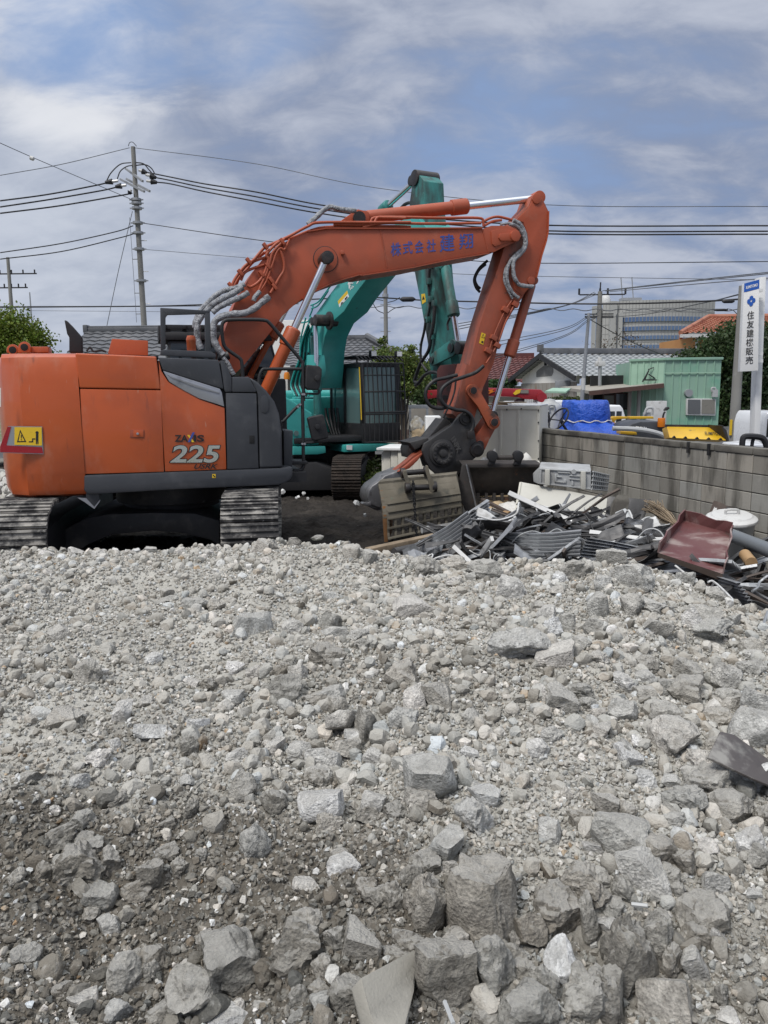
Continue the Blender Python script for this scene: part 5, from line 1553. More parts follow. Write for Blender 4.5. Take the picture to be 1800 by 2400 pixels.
for e, (xa, xb) in enumerate((((300, 330), (350, 985)), ((500, 835), (548, 975)))):
    pass
for pts in (((318,840),(340,835),(352,890),(375,935),(385,985),(370,1030),(340,1020),(330,975),(345,950),(322,900),(312,860)), ((490,800),(510,805),(525,870),(555,930),(562,990),(545,1015),(522,1000),(518,955),(505,900),(490,850))):
    P = P3(Z5(*pts), [9.98]*len(pts)); mb = MB(); mb.prism(P, V((0, .10, 0))); mb.build('ear', m_bkt, bk1, bevel=.012)
for a, b, r_ in (((335, 975), (570, 965), .052), ((300, 860), (505, 845), .050)):
    p, q = P3(Z5(a, b), (10.0, 10.05)) if r_ > .051 else P3(Z5(a, b), (10.2, 10.25))
    mb = MB(); mb.cyl(p, q, r_*.75, n=16); mb.cyl(p-(q-p)*.02, p+(q-p)*.14, r_*1.4, n=18).cyl(q-(q-p)*.14, q+(q-p)*.02, r_*1.4, n=18)
    mb.build('pin', m_grs, bk1, bevel=.008)
# chain hanging down the back
mb = MB(); cps = P3(Z5((392,930),(398,1010),(402,1090),(408,1180),(412,1260),(420,1340),(425,1395)), [9.93]*7)
for k in range(26):
    t = k/25*(len(cps)-1); i = min(int(t), len(cps)-2); p = cps[i].lerp(cps[i+1], t-i)
    ax = V((1, .3, 0)) if k % 2 else V((.3, -1, 0))
    ax = ax.normalized()
    mb.tube([p+zA*.030, p+zA*.02+ax*.014, p-zA*.02+ax*.014, p-zA*.030, p-zA*.02-ax*.014, p+zA*.02-ax*.014, p+zA*.030], .007, n=5, sm=1)
mb.build('chain', m_bk, None, label='rusty black chain hanging over the back of the muddy skeleton bucket', cat='chain')

# dark bucket behind it, opening towards the camera
b2 = thing('skeleton_bucket', 'dark brown skeleton bucket, barred opening facing the camera, left of the cream door', 'bucket', tuple(atZ(1180, 1230, GZ-.05)))
Q = P3(Z5((800, 795), (1392, 800), (1392, 1020), (858, 1040)), (10.9, 11.0, 11.2, 11.1))
mb = MB(); mb.prism(Q, V((.05, .10, 0))); mb.build('inner_plate', m_bk2, b2, bevel=.01)
tpl = P3(Z5((770, 790), (1395, 790), (1395, 815), (790, 818)), (10.75, 10.85, 10.85, 10.75)); mb = MB(); mb.prism(tpl, V((0, .45, .02))); mb.build('top_plate', m_bk2, b2, bevel=.01)
sd2 = P3(Z5((768,792),(800,792),(830,900),(868,1060),(905,1235),(895,1262),(858,1268),(790,1140),(736,1010),(745,930)), [10.65]*10)
mb = MB(); mb.prism(sd2, V((.05, .10, 0))); mb.build('side_plate', m_bk2, b2, bevel=.015)
mb = MB()
sd3 = P3(Z5((800,792),(812,800),(912,1230),(903,1240)), [10.62]*4); mb.prism(sd3, V((.02, .12, 0))); mb.build('cutting_edge', m_jaw, b2, bevel=.004)
mb = MB()
for k in range(9):
    x = 900+k*62
    for a in (0,):
        P = P3(Z5((x-12, 1015), (x+12, 1015), (x+14, 1270), (x-10, 1270)), [11.0]*4); mb.prism(P, V((0, .05, 0)))
for y_ in (1060, 1150, 1240):
    P = P3(Z5((870, y_-10), (1400, y_-18), (1400, y_+6), (870, y_+14)), [11.03]*4); mb.prism(P, V((0, .06, 0)))
mb.build('grid_bars', m_bk2, b2, bevel=.006)
for cx in (1008, 1210):
    P = P3(Z5((cx-40,795),(cx-22,770),(cx-30,730),(cx-18,695),(cx+8,685),(cx+30,700),(cx+34,745),(cx+20,795)), [10.75]*8)
    mb = MB(); mb.prism(P, V((0, .09, 0)))
    c_ = atY(*Z5((cx+4, 728)), 10.72); mb.cyl(c_, c_+V((0, .14, 0)), .075, n=18)
    mb.build('ear', m_bk, b2, bevel=.015)
p, q = P3(Z5((1000, 738), (1215, 738)), (10.80, 10.80)); mb = MB(); mb.cyl(p, q, .034, n=16); mb.build('pin', m_bk2, b2)

# cream steel door leaning, air conditioner on top
dr_ = thing('steel_door', 'flat cream steel door panel leaning in the scrap below the air conditioner', 'door', tuple(atZ(1310, 1235, .1)))
slab3(Z7((182,330),(698,428),(680,600),(138,545)), (9.65, 9.45, 9.15, 9.3), .045).build('door_leaf', m_cream, dr_, bevel=.006)
slab3(Z7((172,333),(184,330),(148,546),(135,546)), (9.63, 9.63, 9.28, 9.28), .05).build('door_edge', m_panel, dr_)
ac = thing('air_conditioner', 'grey outdoor air conditioner unit lying on its back over the cream door', 'air conditioner', tuple(atY(*Z7((450, 380)), 9.6)))
AQ = P3(Z7((288,246),(602,262),(602,382),(286,345)), (9.55, 9.5, 9.5, 9.55))
mb = MB(); mb.prism(AQ, V((.12, .50, .03))); mb.build('case', m_acg, ac, bevel=.02)
def aq(u, v, o=0): return (AQ[0]*(1-u)+AQ[1]*u)*(1-v)+(AQ[3]*(1-u)+AQ[2]*u)*v+V((-.1, -1, 0)).normalized()*o
mb = MB()
def ab(u0, v0, u1, v1, o=.02): mb.add([aq(u0,v0,o), aq(u1,v0,o), aq(u1,v1,o), aq(u0,v1,o), aq(u0,v0,-.01), aq(u1,v0,-.01), aq(u1,v1,-.01), aq(u0,v1,-.01)], [(0,1,2,3), (4,7,6,5), (0,4,5,1), (3,2,6,7), (0,3,7,4), (1,5,6,2)])
for u0, v0, u1, v1 in ((.02,.04,.98,.10), (.02,.88,.98,.95), (.30,.30,.34,.75), (.30,.70,.52,.75), (.48,.55,.52,.75), (.36,.16,.6,.22), (.58,.3,.78,.35), (.58,.48,.78,.53), (.62,.6,.66,.85), (.02,.1,.05,.9), (.34,.42,.44,.47)): ab(u0, v0, u1, v1)
mb.build('base_rib', m_acg, ac, bevel=.006)
for u in (.16, .84):
    mb = MB(); ab(u-.045, .05, u+.045, .97, .05); mb.build('foot_rail', m_cream, ac, bevel=.01)
mb = MB(); c_ = aq(.66, .1, .03); mb.cyl(c_, c_+V((0, .05, 0)), .03, n=14); mb.build('drain_port', m_acg, ac)
GQ = P3(Z7((610,262),(713,287),(700,388),(600,380)), (9.48, 9.85, 9.85, 9.48))
def gq(u, v): return (GQ[0]*(1-u)+GQ[1]*u)*(1-v)+(GQ[3]*(1-u)+GQ[2]*u)*v
gnn = (GQ[1]-GQ[0]).cross(GQ[3]-GQ[0]).normalized(); gnn = gnn if gnn.y > 0 else -gnn
mb = MB(); mb.prism([g+gnn*.05 for g in GQ], gnn*.25); mb.build('fan_cavity', m_blk, ac)
mb = MB()
for k in range(9): mb.cyl(gq(.06+.88*k/8, .03), gq(.06+.88*k/8, .97), .008, n=6)
for k in range(5): mb.cyl(gq(.02, .05+.9*k/4), gq(.98, .05+.9*k/4), .010, n=6)
mb.build('grille', m_acg, ac)
SQ = P3(Z7((252,280),(292,240),(290,345),(256,330)), (9.7, 9.57, 9.57, 9.7)); mb = MB(); mb.prism(SQ, V((.1, .3, 0))); mb.build('side_bracket', m_acg, ac, bevel=.01)
# concrete post, folded sheet, broom, board, bin
mb = slab3(Z7((757,405),(826,407),(830,450),(814,560),(726,560),(742,440)), [9.2, 9.2, 9.15, 9.0, 9.0, 9.2], .16); mb.build('concrete_post', m_cap, None, bevel=.015, label='short square concrete post standing in the scrap beside the cream door', cat='post')
mb = slab3(Z7((690,415),(960,436),(900,580),(690,560)), (9.6, 9.5, 9.4, 9.5), .02)
slab3(Z7((938,435),(958,432),(905,590),(880,585)), (9.4, 9.4, 9.2, 9.2), .03, mb); mb.build('metal_sheet', m_scrap, None, bevel=.004, label='dark folded metal sheet behind the short concrete post', cat='metal sheet')
br_ = thing('broom', 'twig broom lying in the scrap in front of the block wall', 'broom', tuple(atZ(1570, 1225, .2)))
a_, b_ = atY(*Z7((958, 478)), 9.3), atY(*Z7((1105, 585)), 8.7)
mb = MB(); rb = random.Random(9)
for k in range(70):
    e = V((rb.uniform(-.05, .05), rb.uniform(-.05, .05), rb.uniform(-.05, .05)))
    f_ = V((rb.uniform(-.14, .14), rb.uniform(-.12, .12), rb.uniform(-.10, .12)))
    mb.tube([b_+e*.4, b_.lerp(a_, .5)+e+f_*.3, a_+f_*.8], .005, n=4, sm=3)
mb.build('bristles', m_wood, br_)
mb = MB(); mb.cyl(b_.lerp(a_, .1), b_+(b_-a_)*1.0, .014, n=8); mb.build('handle', m_wood2, br_)
fb = thing('framed_board', 'dark framed board leaning on the block wall behind the round bin', 'board', tuple(atZ(1710, 1240, .2)))
slab3(Z7((1335,440),(1587,522),(1560,640),(1290,556)), (8.62, 8.05, 7.95, 8.5), .03).build('frame', m_scb, fb, bevel=.004)
slab3(Z7((1345,456),(1568,528),(1548,620),(1310,548)), (8.60, 8.03, 7.94, 8.48), .01).build('board_face', m_scrap, fb)
slab3(Z7((1348,462),(1370,468),(1345,520),(1322,512)), (8.585, 8.53, 8.46, 8.47), .006).build('torn_paper', m_scw, fb)
bn = thing('dustbin', 'round grey plastic dustbin with white lid tilted in the scrap by the wall', 'dustbin', tuple(atZ(1715, 1265, .1)))
c_ = atY(*Z7((1440, 560)), 7.75); axl = V((-.05, -.16, 1)).normalized()
mb = MB(); mb.lathe(c_-axl*.42, axl, [(0, .17), (.02, .19), (.40, .225), (.41, .235), (.42, .235), (.421, 0)], n=28); mb.build('bin_body', m_acg, bn)
mb = MB(); mb.lathe(c_, axl, [(0, .245), (.012, .25), (.03, .245), (.045, .22), (.05, .20), (.062, .19), (.07, 0)], n=32); ld = mb.build('lid', m_scw, bn)
mb = MB(); R_ = V((1, -.1, .03)).normalized(); t0 = c_+axl*.06
mb.tube([t0-R_*.06, t0-R_*.055+axl*.05, t0+R_*.055+axl*.05, t0+R_*.06], .014, n=8, sm=4); mb.build('handle', m_scw, ld)
mb = MB(); mb.cyl(atY(*Z7((1440, 650)), 7.4), atY(*Z7((1720, 760)), 6.4), .065, n=20); mb.build('drain_pipe', noise_mat('grey_plastic_pipe', (.15, .165, .18), .45, mixes=[((.22, .23, .24), 4, .5, .75)]), None, label='thick grey plastic pipe lying across the scrap at the right edge', cat='pipe')
mb = MB(); mb.cyl(atY(*Z7((1520, 765)), 6.6), atY(*Z7((1560, 815)), 6.4), .05, n=18); mb.build('paper_tube', m_wood2, None, label='short tan cardboard tube right of the red steel trough', cat='tube')
mb = slab3(Z7((1245,520),(1330,545),(1310,575),(1230,555)), (8.3, 8.2, 8.1, 8.2), .15); mb.build('cardboard_box', m_wood2, None, bevel=.01, label='crushed brown cardboard box between broom and round bin', cat='box')
# red steel trough
m_trf = noise_mat('faded_red_paint', (.125, .050, .048), .5, mixes=[((.10, .022, .024), 2.2, .45, .7), ((.34, .28, .26), 2.0, .46, .64, (1, 2.5, 1), .8), ((.055, .035, .03), 4, .62, .76), ((.22, .12, .06), 8, .68, .78)], bump=[(12, .2, .01)])
tg = thing('steel_trough', 'faded dark red steel trough with bent rims lying open on the scrap pile', 'trough', tuple(atZ(1660, 1350, .2)))
TQ = P3(Z7((1155,560),(1435,640),(1385,880),(1005,755)), (7.2, 6.9, 6.2, 6.5))
tn = (TQ[1]-TQ[0]).cross(TQ[3]-TQ[0]).normalized(); tn = tn if tn.z > 0 else -tn
mb = MB(); mb.prism(TQ, -tn*.01); mb.build('trough_bottom', m_trf, tg)
for nm, (i, j, h_) in (('back_rim', (0, 1, .10)), ('side_rim', (1, 2, .09)), ('side_rim', (3, 0, .10))):
    e_ = (TQ[j]-TQ[i]); inn = tn.cross(e_).normalized()
    ctr = sum(TQ, V((0, 0, 0)))/4
    if (ctr-TQ[i]).dot(inn) < 0: inn = -inn
    mb = MB(); n_ = 6
    for k in range(n_):
        a, b = TQ[i]+e_*(k/n_), TQ[i]+e_*((k+1)/n_)
        w0_, w1_ = .012*math.sin(k*2.1), .012*math.sin((k+1)*2.1)
        ha, hb_ = h_*(1+.1*math.sin(k*1.3)), h_*(1+.1*math.sin((k+1)*1.3))
        mb.add([a-inn*.0, b, b+tn*hb_+inn*w1_, a+tn*ha+inn*w0_, a-inn*.012, b-inn*.012, b+tn*hb_+inn*(w1_-.012), a+tn*ha+inn*(w0_-.012)], [(0,1,2,3), (4,7,6,5), (0,4,5,1), (3,2,6,7), (0,3,7,4), (1,5,6,2)])
    mb.build(nm, m_trf, tg)
mb = MB(); a, b = TQ[3], TQ[2]; mb.prism([a, b, b-tn*.07+V((.02, -.02, 0)), a-tn*.04], V((0, .012, 0))); mb.build('bent_flange', m_scb, tg)

# ------------------------------------------------------------------ scrap metal pile
def pile(x, y):
    return GZ+.10+.52*math.exp(-((x-2.0)**2/1.3+(y-7.7)**2/1.2))+.30*math.exp(-((x-.9)**2/.6+(y-8.0)**2/.9))+.25*math.exp(-((x-2.9)**2/.5+(y-6.6)**2/1.2))
gxx, gyy = np.meshgrid(np.linspace(-.4, 4.0, 120), np.linspace(5.2, 10.4, 130))
pz = np.vectorize(pile)(gxx, gyy)-.16+.05*fbm(gxx*3, gyy*3, 3)
grid_mesh('debris_soil', gxx, gyy, pz, m_soil)
rs = random.Random(21)
def dirR(yaw, pitch, roll): return Matrix.Rotation(yaw, 3, 'Z') @ Matrix.Rotation(pitch, 3, 'Y') @ Matrix.Rotation(roll, 3, 'X')
def profile_strip(L_, w, kind, seed):
    """a bent length of window frame or sheet, along X"""
    r = random.Random(seed); mb = MB(); n = 7
    bend = r.uniform(-.7, .7); tw = r.uniform(-1.6, 1.6); kink = r.choice([0, .3, -.3, .5, -.45])
    rings = []
    if kind == 'channel': sec = [(-w/2, .5*w), (-w/2, 0), (w/2, 0), (w/2, .5*w), (w/2-.006, .5*w), (w/2-.006, .006), (-w/2+.006, .006), (-w/2+.006, .5*w)]
    elif kind == 'angle': sec = [(-w/2, 0), (w/2, 0), (w/2, .006), (-w/2+.006, .006), (-w/2+.006, w*.6), (-w/2, w*.6)]
    elif kind == 'box': sec = [(-w/2, 0), (w/2, 0), (w/2, w*.6), (-w/2, w*.6)]
    elif kind == 'corrugated': 
        m_ = 14; sec = [(-w/2+w*k/m_, .016*(1 if k % 2 else -1)) for k in range(m_+1)]; sec = sec+[(a, b-.003) for a, b in sec[::-1]]
    else: sec = [(-w/2, 0), (-w*.2, .012*r.uniform(-1, 1)), (w*.15, .02*r.uniform(-1, 1)), (w/2, 0), (w/2, .004), (w*.15, .022), (-w*.2, .016), (-w/2, .004)]
    for k in range(n):
        t = k/(n-1); x = (t-.5)*L_
        z = bend*L_*.35*(t-.5)**2*2+(kink*max(0, t-.6)*L_)
        a = tw*(t-.5)
        rings.append([V((x, p*cos(a)-q*sin(a)+.03*math.sin(seed+t*5)*(kind == 'sheet'), z+p*sin(a)+q*cos(a))) for p, q in sec])
    mb.loft(rings)
    return mb
kinds = [('channel', m_scrap), ('angle', m_alu), ('box', m_scrap), ('sheet', m_alu), ('channel', m_alu), ('angle', m_scrap), ('sheet', m_scw), ('box', m_scw), ('sheet', m_scrap), ('corrugated', m_alu), ('channel', m_scb), ('box', m_scb)]
names = {'channel': 'frame_channel', 'angle': 'angle_strip', 'box': 'metal_bar', 'sheet': 'bent_sheet', 'corrugated': 'corrugated_sheet'}
matw = {m_scrap.name: 'dark grey', m_alu.name: 'silvery aluminium', m_scw.name: 'white', m_scb.name: 'brown'}
def crumpled(Lc, Wc, seed):
    r = random.Random(seed); n, m_ = 13, 9; o_ = seed*1.7; f = r.uniform(2, 4)
    top = []
    for j in range(m_):
        for i in range(n):
            x, y = (i/(n-1)-.5)*Lc, (j/(m_-1)-.5)*Wc
            h = mnoise.noise(V((x*f*2+o_, y*f*3, 0)))*.13+abs(mnoise.noise(V((x*9+o_, y*9, 4))))*.07
            top.append(V((x*(1-.15*abs(h)*4)+.04*mnoise.noise(V((y*6, o_, x))), y+.05*mnoise.noise(V((x*5, o_, 2))), h)))
    w = n; q = [(j*w+i, j*w+i+1, (j+1)*w+i+1, (j+1)*w+i) for j in range(m_-1) for i in range(n-1)]
    k = len(top); mb = MB()
    mb.add(top+[p-zA*.004 for p in top], q+[tuple(a+k for a in t[::-1]) for t in q])
    return mb
LIB = []
for i in range(14):
    m_ = [m_scrap, m_alu, m_scrap, m_acg, m_scw, m_scrap, m_alu][i % 7]
    mb = crumpled(rs.uniform(.3, .5), rs.uniform(.08, .18), i+3)
    me = bpy.data.meshes.new('crumpled_sheet'); me.from_pydata([tuple(v) for v in mb.v], [], mb.f); me.materials.append(m_)
    LIB.append(('crumpled', m_, me))
names['crumpled'] = 'crumpled_sheet'; matw[m_acg.name] = 'grey'
for i in range(30):
    k, m_ = kinds[i % len(kinds)]
    w = {'channel': .042, 'angle': .045, 'box': .034, 'sheet': .11, 'corrugated': .22}[k]*rs.uniform(.7, 1.4)
    Lh = rs.uniform(.35, 1.0) if k != 'sheet' else rs.uniform(.3, .8)
    mb = profile_strip(Lh, w, k, i*7+1)
    me = bpy.data.meshes.new(names[k]); me.from_pydata([tuple(v) for v in mb.v], [], mb.f); me.materials.append(m_)
    bm = bmesh.new(); bm.from_mesh(me); bmesh.ops.recalc_face_normals(bm, faces=bm.faces); bm.to_mesh(me); bm.free()
    LIB.append((k, m_, me))
for i in range(285):
    k, m_, me = LIB[rs.randrange(len(LIB)) if rs.random() < .25 else rs.randrange(14, len(LIB))] if i >= 44 else LIB[i]
    for _ in range(60):
        px, py = rs.uniform(1010, 1790), rs.uniform(1175, 1410)
        P = atZ(px, py, .3)
        for _k in range(4): P = atZ(px, py, pile(P.x, P.y)+.05)
        edge = np.interp(px, [1000, 1170, 1300, 1450, 1560, 1700, 1800], [1335, 1320, 1318, 1320, 1345, 1400, 1470])
        if py < edge+12 and 6.0 < P.y < 9.3 and not (px < 1200 and py < 1215) and not (1545 < px < 1725 and 1205 < py < 1350 and P.y < 7.6): break
    o = bpy.data.objects.new(names[k], me)
    COL.objects.link(o)
    R_ = dirR(rs.choice([rs.uniform(-.8, .3), rs.uniform(-.5, .1), rs.uniform(.4, 2.7)]), rs.choice([rs.uniform(-.3, .25), rs.uniform(-.75, .6)]), rs.uniform(-1.4, 1.4))
    P.z = pile(P.x, P.y)+rs.uniform(-.06, .10)
    o.matrix_world = Matrix.Translation(P) @ R_.to_4x4()
    zn = 'in scrap near the skeleton bucket' if px < 1190 else 'before the cream door' if px < 1420 else 'beside the red trough' if px < 1600 else 'right of the red trough'
    hv = 'at the rubble side' if py > 1270 else 'on the wall side'
    tag(o, f'{"" if k == "crumpled" else "bent "}{matw[m_.name]} {names[k].replace("_", " ")} {zn}, {hv}', 'scrap piece', 'scrap metal pieces in the pile')
# cables and wires tangled through the pile
for i in range(16):
    x, y = rs.uniform(.6, 2.9), rs.uniform(6.7, 8.4)
    pts = [V((x, y, pile(x, y)+.08))]
    a = rs.uniform(0, 6)
    for k in range(7):
        a += rs.uniform(-1.1, 1.1); x += .13*cos(a); y += .13*sin(a); pts.append(V((x, y, pile(x, y)+rs.uniform(.02, .20))))
    MB().tube(pts, rs.choice([.005, .007, .010]), n=6, sm=6).build('tangled_cable', rs.choice([m_hose, m_scw, m_scrap, m_acg]), None, label=f'thin cable curling through the scrap pile {"near the cream door" if y > 7.5 else "near the rubble crest"}', cat='cable', group='cables tangled in the scrap')
# hand-placed pieces
def lying(name, a, b, ya, yb, w, h, mat, label, cat, mode='box'):
    p, q = atY(*a, ya), atY(*b, yb)
    ax = (q-p).normalized(); R_ = ax.to_track_quat('X', 'Z').to_matrix()
    mb = MB()
    if mode == 'box': mb.box((p+q)/2, (q-p).length, w, h, R_)
    else: mb.tube([p, p.lerp(q, .5)+V((0, 0, .01)), q], w, n=12, sm=3)
    return mb.build(name, mat, None, bevel=.006 if mode == 'box' else 0, label=label, cat=cat)
lying('timber_beam', (862, 1292), (1112, 1238), 8.4, 9.3, .11, .07, m_wood, 'long pale timber beam lying at the foot of the muddy skeleton bucket', 'timber')
lying('plank', Z5((1125, 1160)), Z5((850, 1345)), 9.6, 8.9, .09, .03, m_wood2, 'thin brown plank leaning out of the scrap under the dark bucket', 'plank')
lying('plank', Z5((930, 1065)), Z5((1290, 1245)), 10.2, 9.4, .06, .04, m_scb, 'dark brown strip slanting from the dark bucket towards the cream door', 'plank')
lying('plank', Z5((985, 1200)), Z5((905, 1330)), 9.8, 9.2, .05, .02, m_wood2, 'short splintered lath beside the thin brown plank', 'plank')
lying('steel_pipe', Z5((460, 1300)), Z5((1110, 1278)), 9.2, 9.5, .045, 0, m_acg, 'dusty grey pipe lying in front of the two buckets', 'pipe', 'tube')
lying('steel_pipe', Z5((245, 1475)), Z5((560, 1420)), 8.2, 8.6, .05, 0, m_scrap, 'dark pipe half sunk behind the rubble crest', 'pipe', 'tube')
o_ = MB().tube(P3(Z5((465, 1425), (540, 1455), (610, 1500), (690, 1545)), (7.9, 7.8, 7.6, 7.4)), .065, n=12, sm=8, rf=lambda t: 1+.12*sin(t*60)).build('duct_hose', m_foil, None, label='crumpled silver duct hose on the rubble crest in front of the buckets', cat='duct')
lying('white_beam', Z7((892, 592)), Z7((1062, 640)), 8.4, 8.0, .10, .09, m_scw, 'white square beam lying between broom and red trough', 'beam')
mb = slab3(Z5((630,1462),(720,1420),(780,1450),(770,1500)), (8.2, 8.4, 8.4, 8.1), .02); mb.build('plywood_scrap', m_wood2, None, bevel=.003, label='torn orange-brown plywood piece on the scrap behind the silver duct', cat='plywood')
mb = slab3(Z5((1520,1290),(1659,1195),(1640,1260),(1590,1345)), (8.6, 9.0, 8.8, 8.4), .015); mb.build('bent_sheet', m_scw, None, bevel=.003, label='folded white sheet standing up in the middle of the scrap pile', cat='scrap piece')
mb = slab3(Z7((400,612),(578,485),(590,500),(510,590),(440,650)), (8.4, 9.0, 9.0, 8.6, 8.3), .012); mb.build('bent_sheet', m_cream, None, bevel=.003, label='pointed cream sheet sticking up below the cream door', cat='scrap piece')
mb = slab3(Z7((665,630),(735,660),(960,740),(945,800),(790,740),(700,700)), (8.0, 8.0, 7.6, 7.4, 7.5, 7.8), .012); mb.build('corrugated_sheet', m_scw, None, bevel=.003, label='white ribbed sheet between the concrete chunks and red trough', cat='scrap piece')
mb = MB(); TQ2 = P3(Z7((735,650),(770,560),(830,535),(877,575),(845,640),(800,665)), (7.9, 8.0, 8.05, 8.0, 7.85, 7.8)); mb.prism(TQ2, V((.03, .25, .05)))
mb.build('gutter_piece', m_acg, None, bevel=.01, label='pale grey stepped gutter block on top of the scrap pile', cat='scrap piece')
mb = slab3(Z5((900,1150),(1150,1130),(1160,1165),(1010,1210),(905,1200)), (10.2, 10.3, 10.2, 9.9, 9.9), .02); mb.build('plastic_sheet', m_sack, None, bevel=.003, label='white plastic sheet crumpled under the dark bucket', cat='sheet')
# loose wires and rebar sticking out of the rubble on the right
def wirepx(pts, ys, r, label):
    MB().tube(P3(pts, ys), r, n=6, sm=7).build('rebar_wire', (m_acg if r < .0078 else m_scw) if r < .009 else m_alu, None, label=label, cat='wire')
wirepx(Z7((1105, 832), (1180, 890), (1290, 960), (1380, 1010), (1480, 1130)), (5.9, 5.7, 5.4, 5.2, 4.8), .0085, 'long pale wire running down the rubble in front of the red trough')
wirepx(Z7((1300, 930), (1330, 925), (1390, 975), (1480, 1070), (1590, 1190)), (5.6, 5.6, 5.3, 4.9, 4.5), .0085, 'looped pale wire beside the long wire, right slope')
wirepx(Z7((1659, 890), (1610, 930), (1600, 960), (1565, 985)), (5.4, 5.4, 5.3, 5.2), .0095, 'hooked rod at the right edge below the scrap')
wirepx(Z7((1659, 1105), (1640, 1160), (1630, 1200)), (4.6, 4.5, 4.4), .0095, 'bent rod at the right edge of the rubble')
wirepx(Z5((480, 1520), (535, 1490), (545, 1500), (530, 1535), (600, 1510), (700, 1500), (850, 1560)), (7.3, 7.3, 7.2, 7.1, 7.1, 7.0, 6.8), .008, 'twisted wire in front of the silver duct hose')
wirepx([(900+262*.5425, 1800+1010*.5425), (900+300*.5425, 1800+1106*.5425)], (1.74, 1.66), .006, 'short rod under the squarish block at the bottom edge')
wirepx([(900+1070*.5425, 1800+588*.5425), (900+1140*.5425, 1800+596*.5425)], (2.2, 2.18), .007, 'short thin rod beside the pale wedge, lower right')
# ------------------------------------------------------------------ background: materials
m_tile = noise_mat('grey_roof_tile', (.085, .088, .095), .45, mixes=[((.14, .14, .145), 1.2, .45, .7), ((.05, .05, .052), 3, .55, .75)], spec=.6)
m_tile2 = noise_mat('blue_grey_roof_tile', (.32, .335, .345), .4, mixes=[((.38, .39, .40), .8, .45, .7), ((.23, .24, .25), 2.5, .58, .75)], spec=.6)
m_tiler = noise_mat('red_roof_tile', (.115, .036, .032), .5, mixes=[((.075, .028, .026), 1.2, .45, .7)])
m_tileo = noise_mat('orange_roof_tile', (.36, .15, .09), .6, mixes=[((.30, .09, .05), 2, .45, .65), ((.48, .24, .15), 4, .56, .75)])
m_plas = noise_mat('white_plaster', (.74, .73, .69), .9, mixes=[((.62, .61, .57), .8, .45, .7)])
m_cem = noise_mat('bare_cement_patch', (.20, .20, .195), .95, mixes=[((.27, .27, .26), 2, .5, .7)])
m_bwd = noise_mat('weathered_siding', (.27, .255, .23), .9, mixes=[((.20, .125, .085), .9, .52, .72, (3, 3, .5)), ((.36, .345, .32), 2, .5, .75, (3, 3, .4))])
m_bei = noise_mat('beige_wall', (.30, .28, .245), .9, mixes=[((.24, .22, .19), .7, .45, .7)])
m_brf = noise_mat('brown_fence_board', (.085, .045, .035), .7, mixes=[((.055, .03, .025), 2, .45, .7)])
m_grn = noise_mat('green_corrugated_steel', (.245, .39, .30), .45, mixes=[((.17, .37, .27), .7, .45, .7), ((.30, .46, .37), 2, .6, .8, (2, 2, .4))])
m_grn2 = noise_mat('pale_and_lit_green_steel', (.33, .50, .38), .5, mixes=[((.27, .42, .32), .7, .45, .7)])  # pale green; on the side wall the lighter tone paints in light
m_frm = noise_mat('window_frame', (.55, .55, .54), .4)
m_pane = noise_mat('window_pane', (.10, .105, .11), .12, spec=.8)
m_pane2 = noise_mat('blind_pane', (.20, .19, .165), .3)
m_off = noise_mat('office_cladding', (.37, .37, .355), .7, mixes=[((.32, .32, .31), .03, .45, .7)])
m_off2 = noise_mat('office_panel_joint', (.25, .25, .245), .8)
m_offg = noise_mat('office_glass', (.11, .17, .28), .15, spec=.8, mixes=[((.07, .12, .24), .1, .45, .65)])
m_ora = noise_mat('tan_orange_wall', (.46, .23, .085), .9, mixes=[((.40, .19, .07), .6, .45, .7)])
m_pole = noise_mat('concrete_pole', (.22, .215, .20), .9, mixes=[((.19, .185, .17), 1.5, .45, .7), ((.35, .35, .33), 4, .6, .8)])
m_gal = noise_mat('galvanised_steel', (.33, .34, .35), .5, metal=.4)
m_wire = noise_mat('black_cable', (.015, .015, .018), .6)
m_gw = noise_mat('grey_cable', (.09, .095, .105), .6)
m_por = noise_mat('porcelain', (.55, .54, .52), .3)
m_crn = noise_mat('red_crane_paint', (.30, .018, .025), .35, coat=.2, mixes=[((.24, .015, .02), 1, .45, .7)])
m_whc = noise_mat('white_car_paint', (.72, .73, .74), .3, coat=.3)
m_blt = noise_mat('blue_tarpaulin', (.018, .09, .50), .42, mixes=[((.012, .06, .38), 2, .45, .7)], bump=[(4, .9, .10), (13, .6, .03)])
m_yem = noise_mat('yellow_machine_paint', (.62, .38, .018), .45, mixes=[((.52, .30, .015), 1.5, .45, .7), ((.10, .075, .04), 3, .64, .74)])
m_sgb = noise_mat('sign_blue', (.02, .10, .42), .4)
m_bark = noise_mat('bark', (.10, .08, .06), .9, mixes=[((.06, .05, .04), 3, .45, .7)], bump=[(12, .6, .02)])
def leafmat(name, c):
    m = noise_mat(name, (1, 1, 1), .55, attr='leaf_colour', spec=.3)
    T = NT(m.node_tree); b = T.n['Principled BSDF']
    src = b.inputs['Base Color'].links[0].from_socket
    tr = T.new('ShaderNodeBsdfTranslucent', {0: src}); mx = T.new('ShaderNodeMixShader', {0: .25})
    T.l.new(b.outputs[0], mx.inputs[1]); T.l.new(tr.outputs[0], mx.inputs[2])
    T.l.new(mx.outputs[0], T.n['Material Output'].inputs[0])
    return m
m_leaf = leafmat('foliage', None)

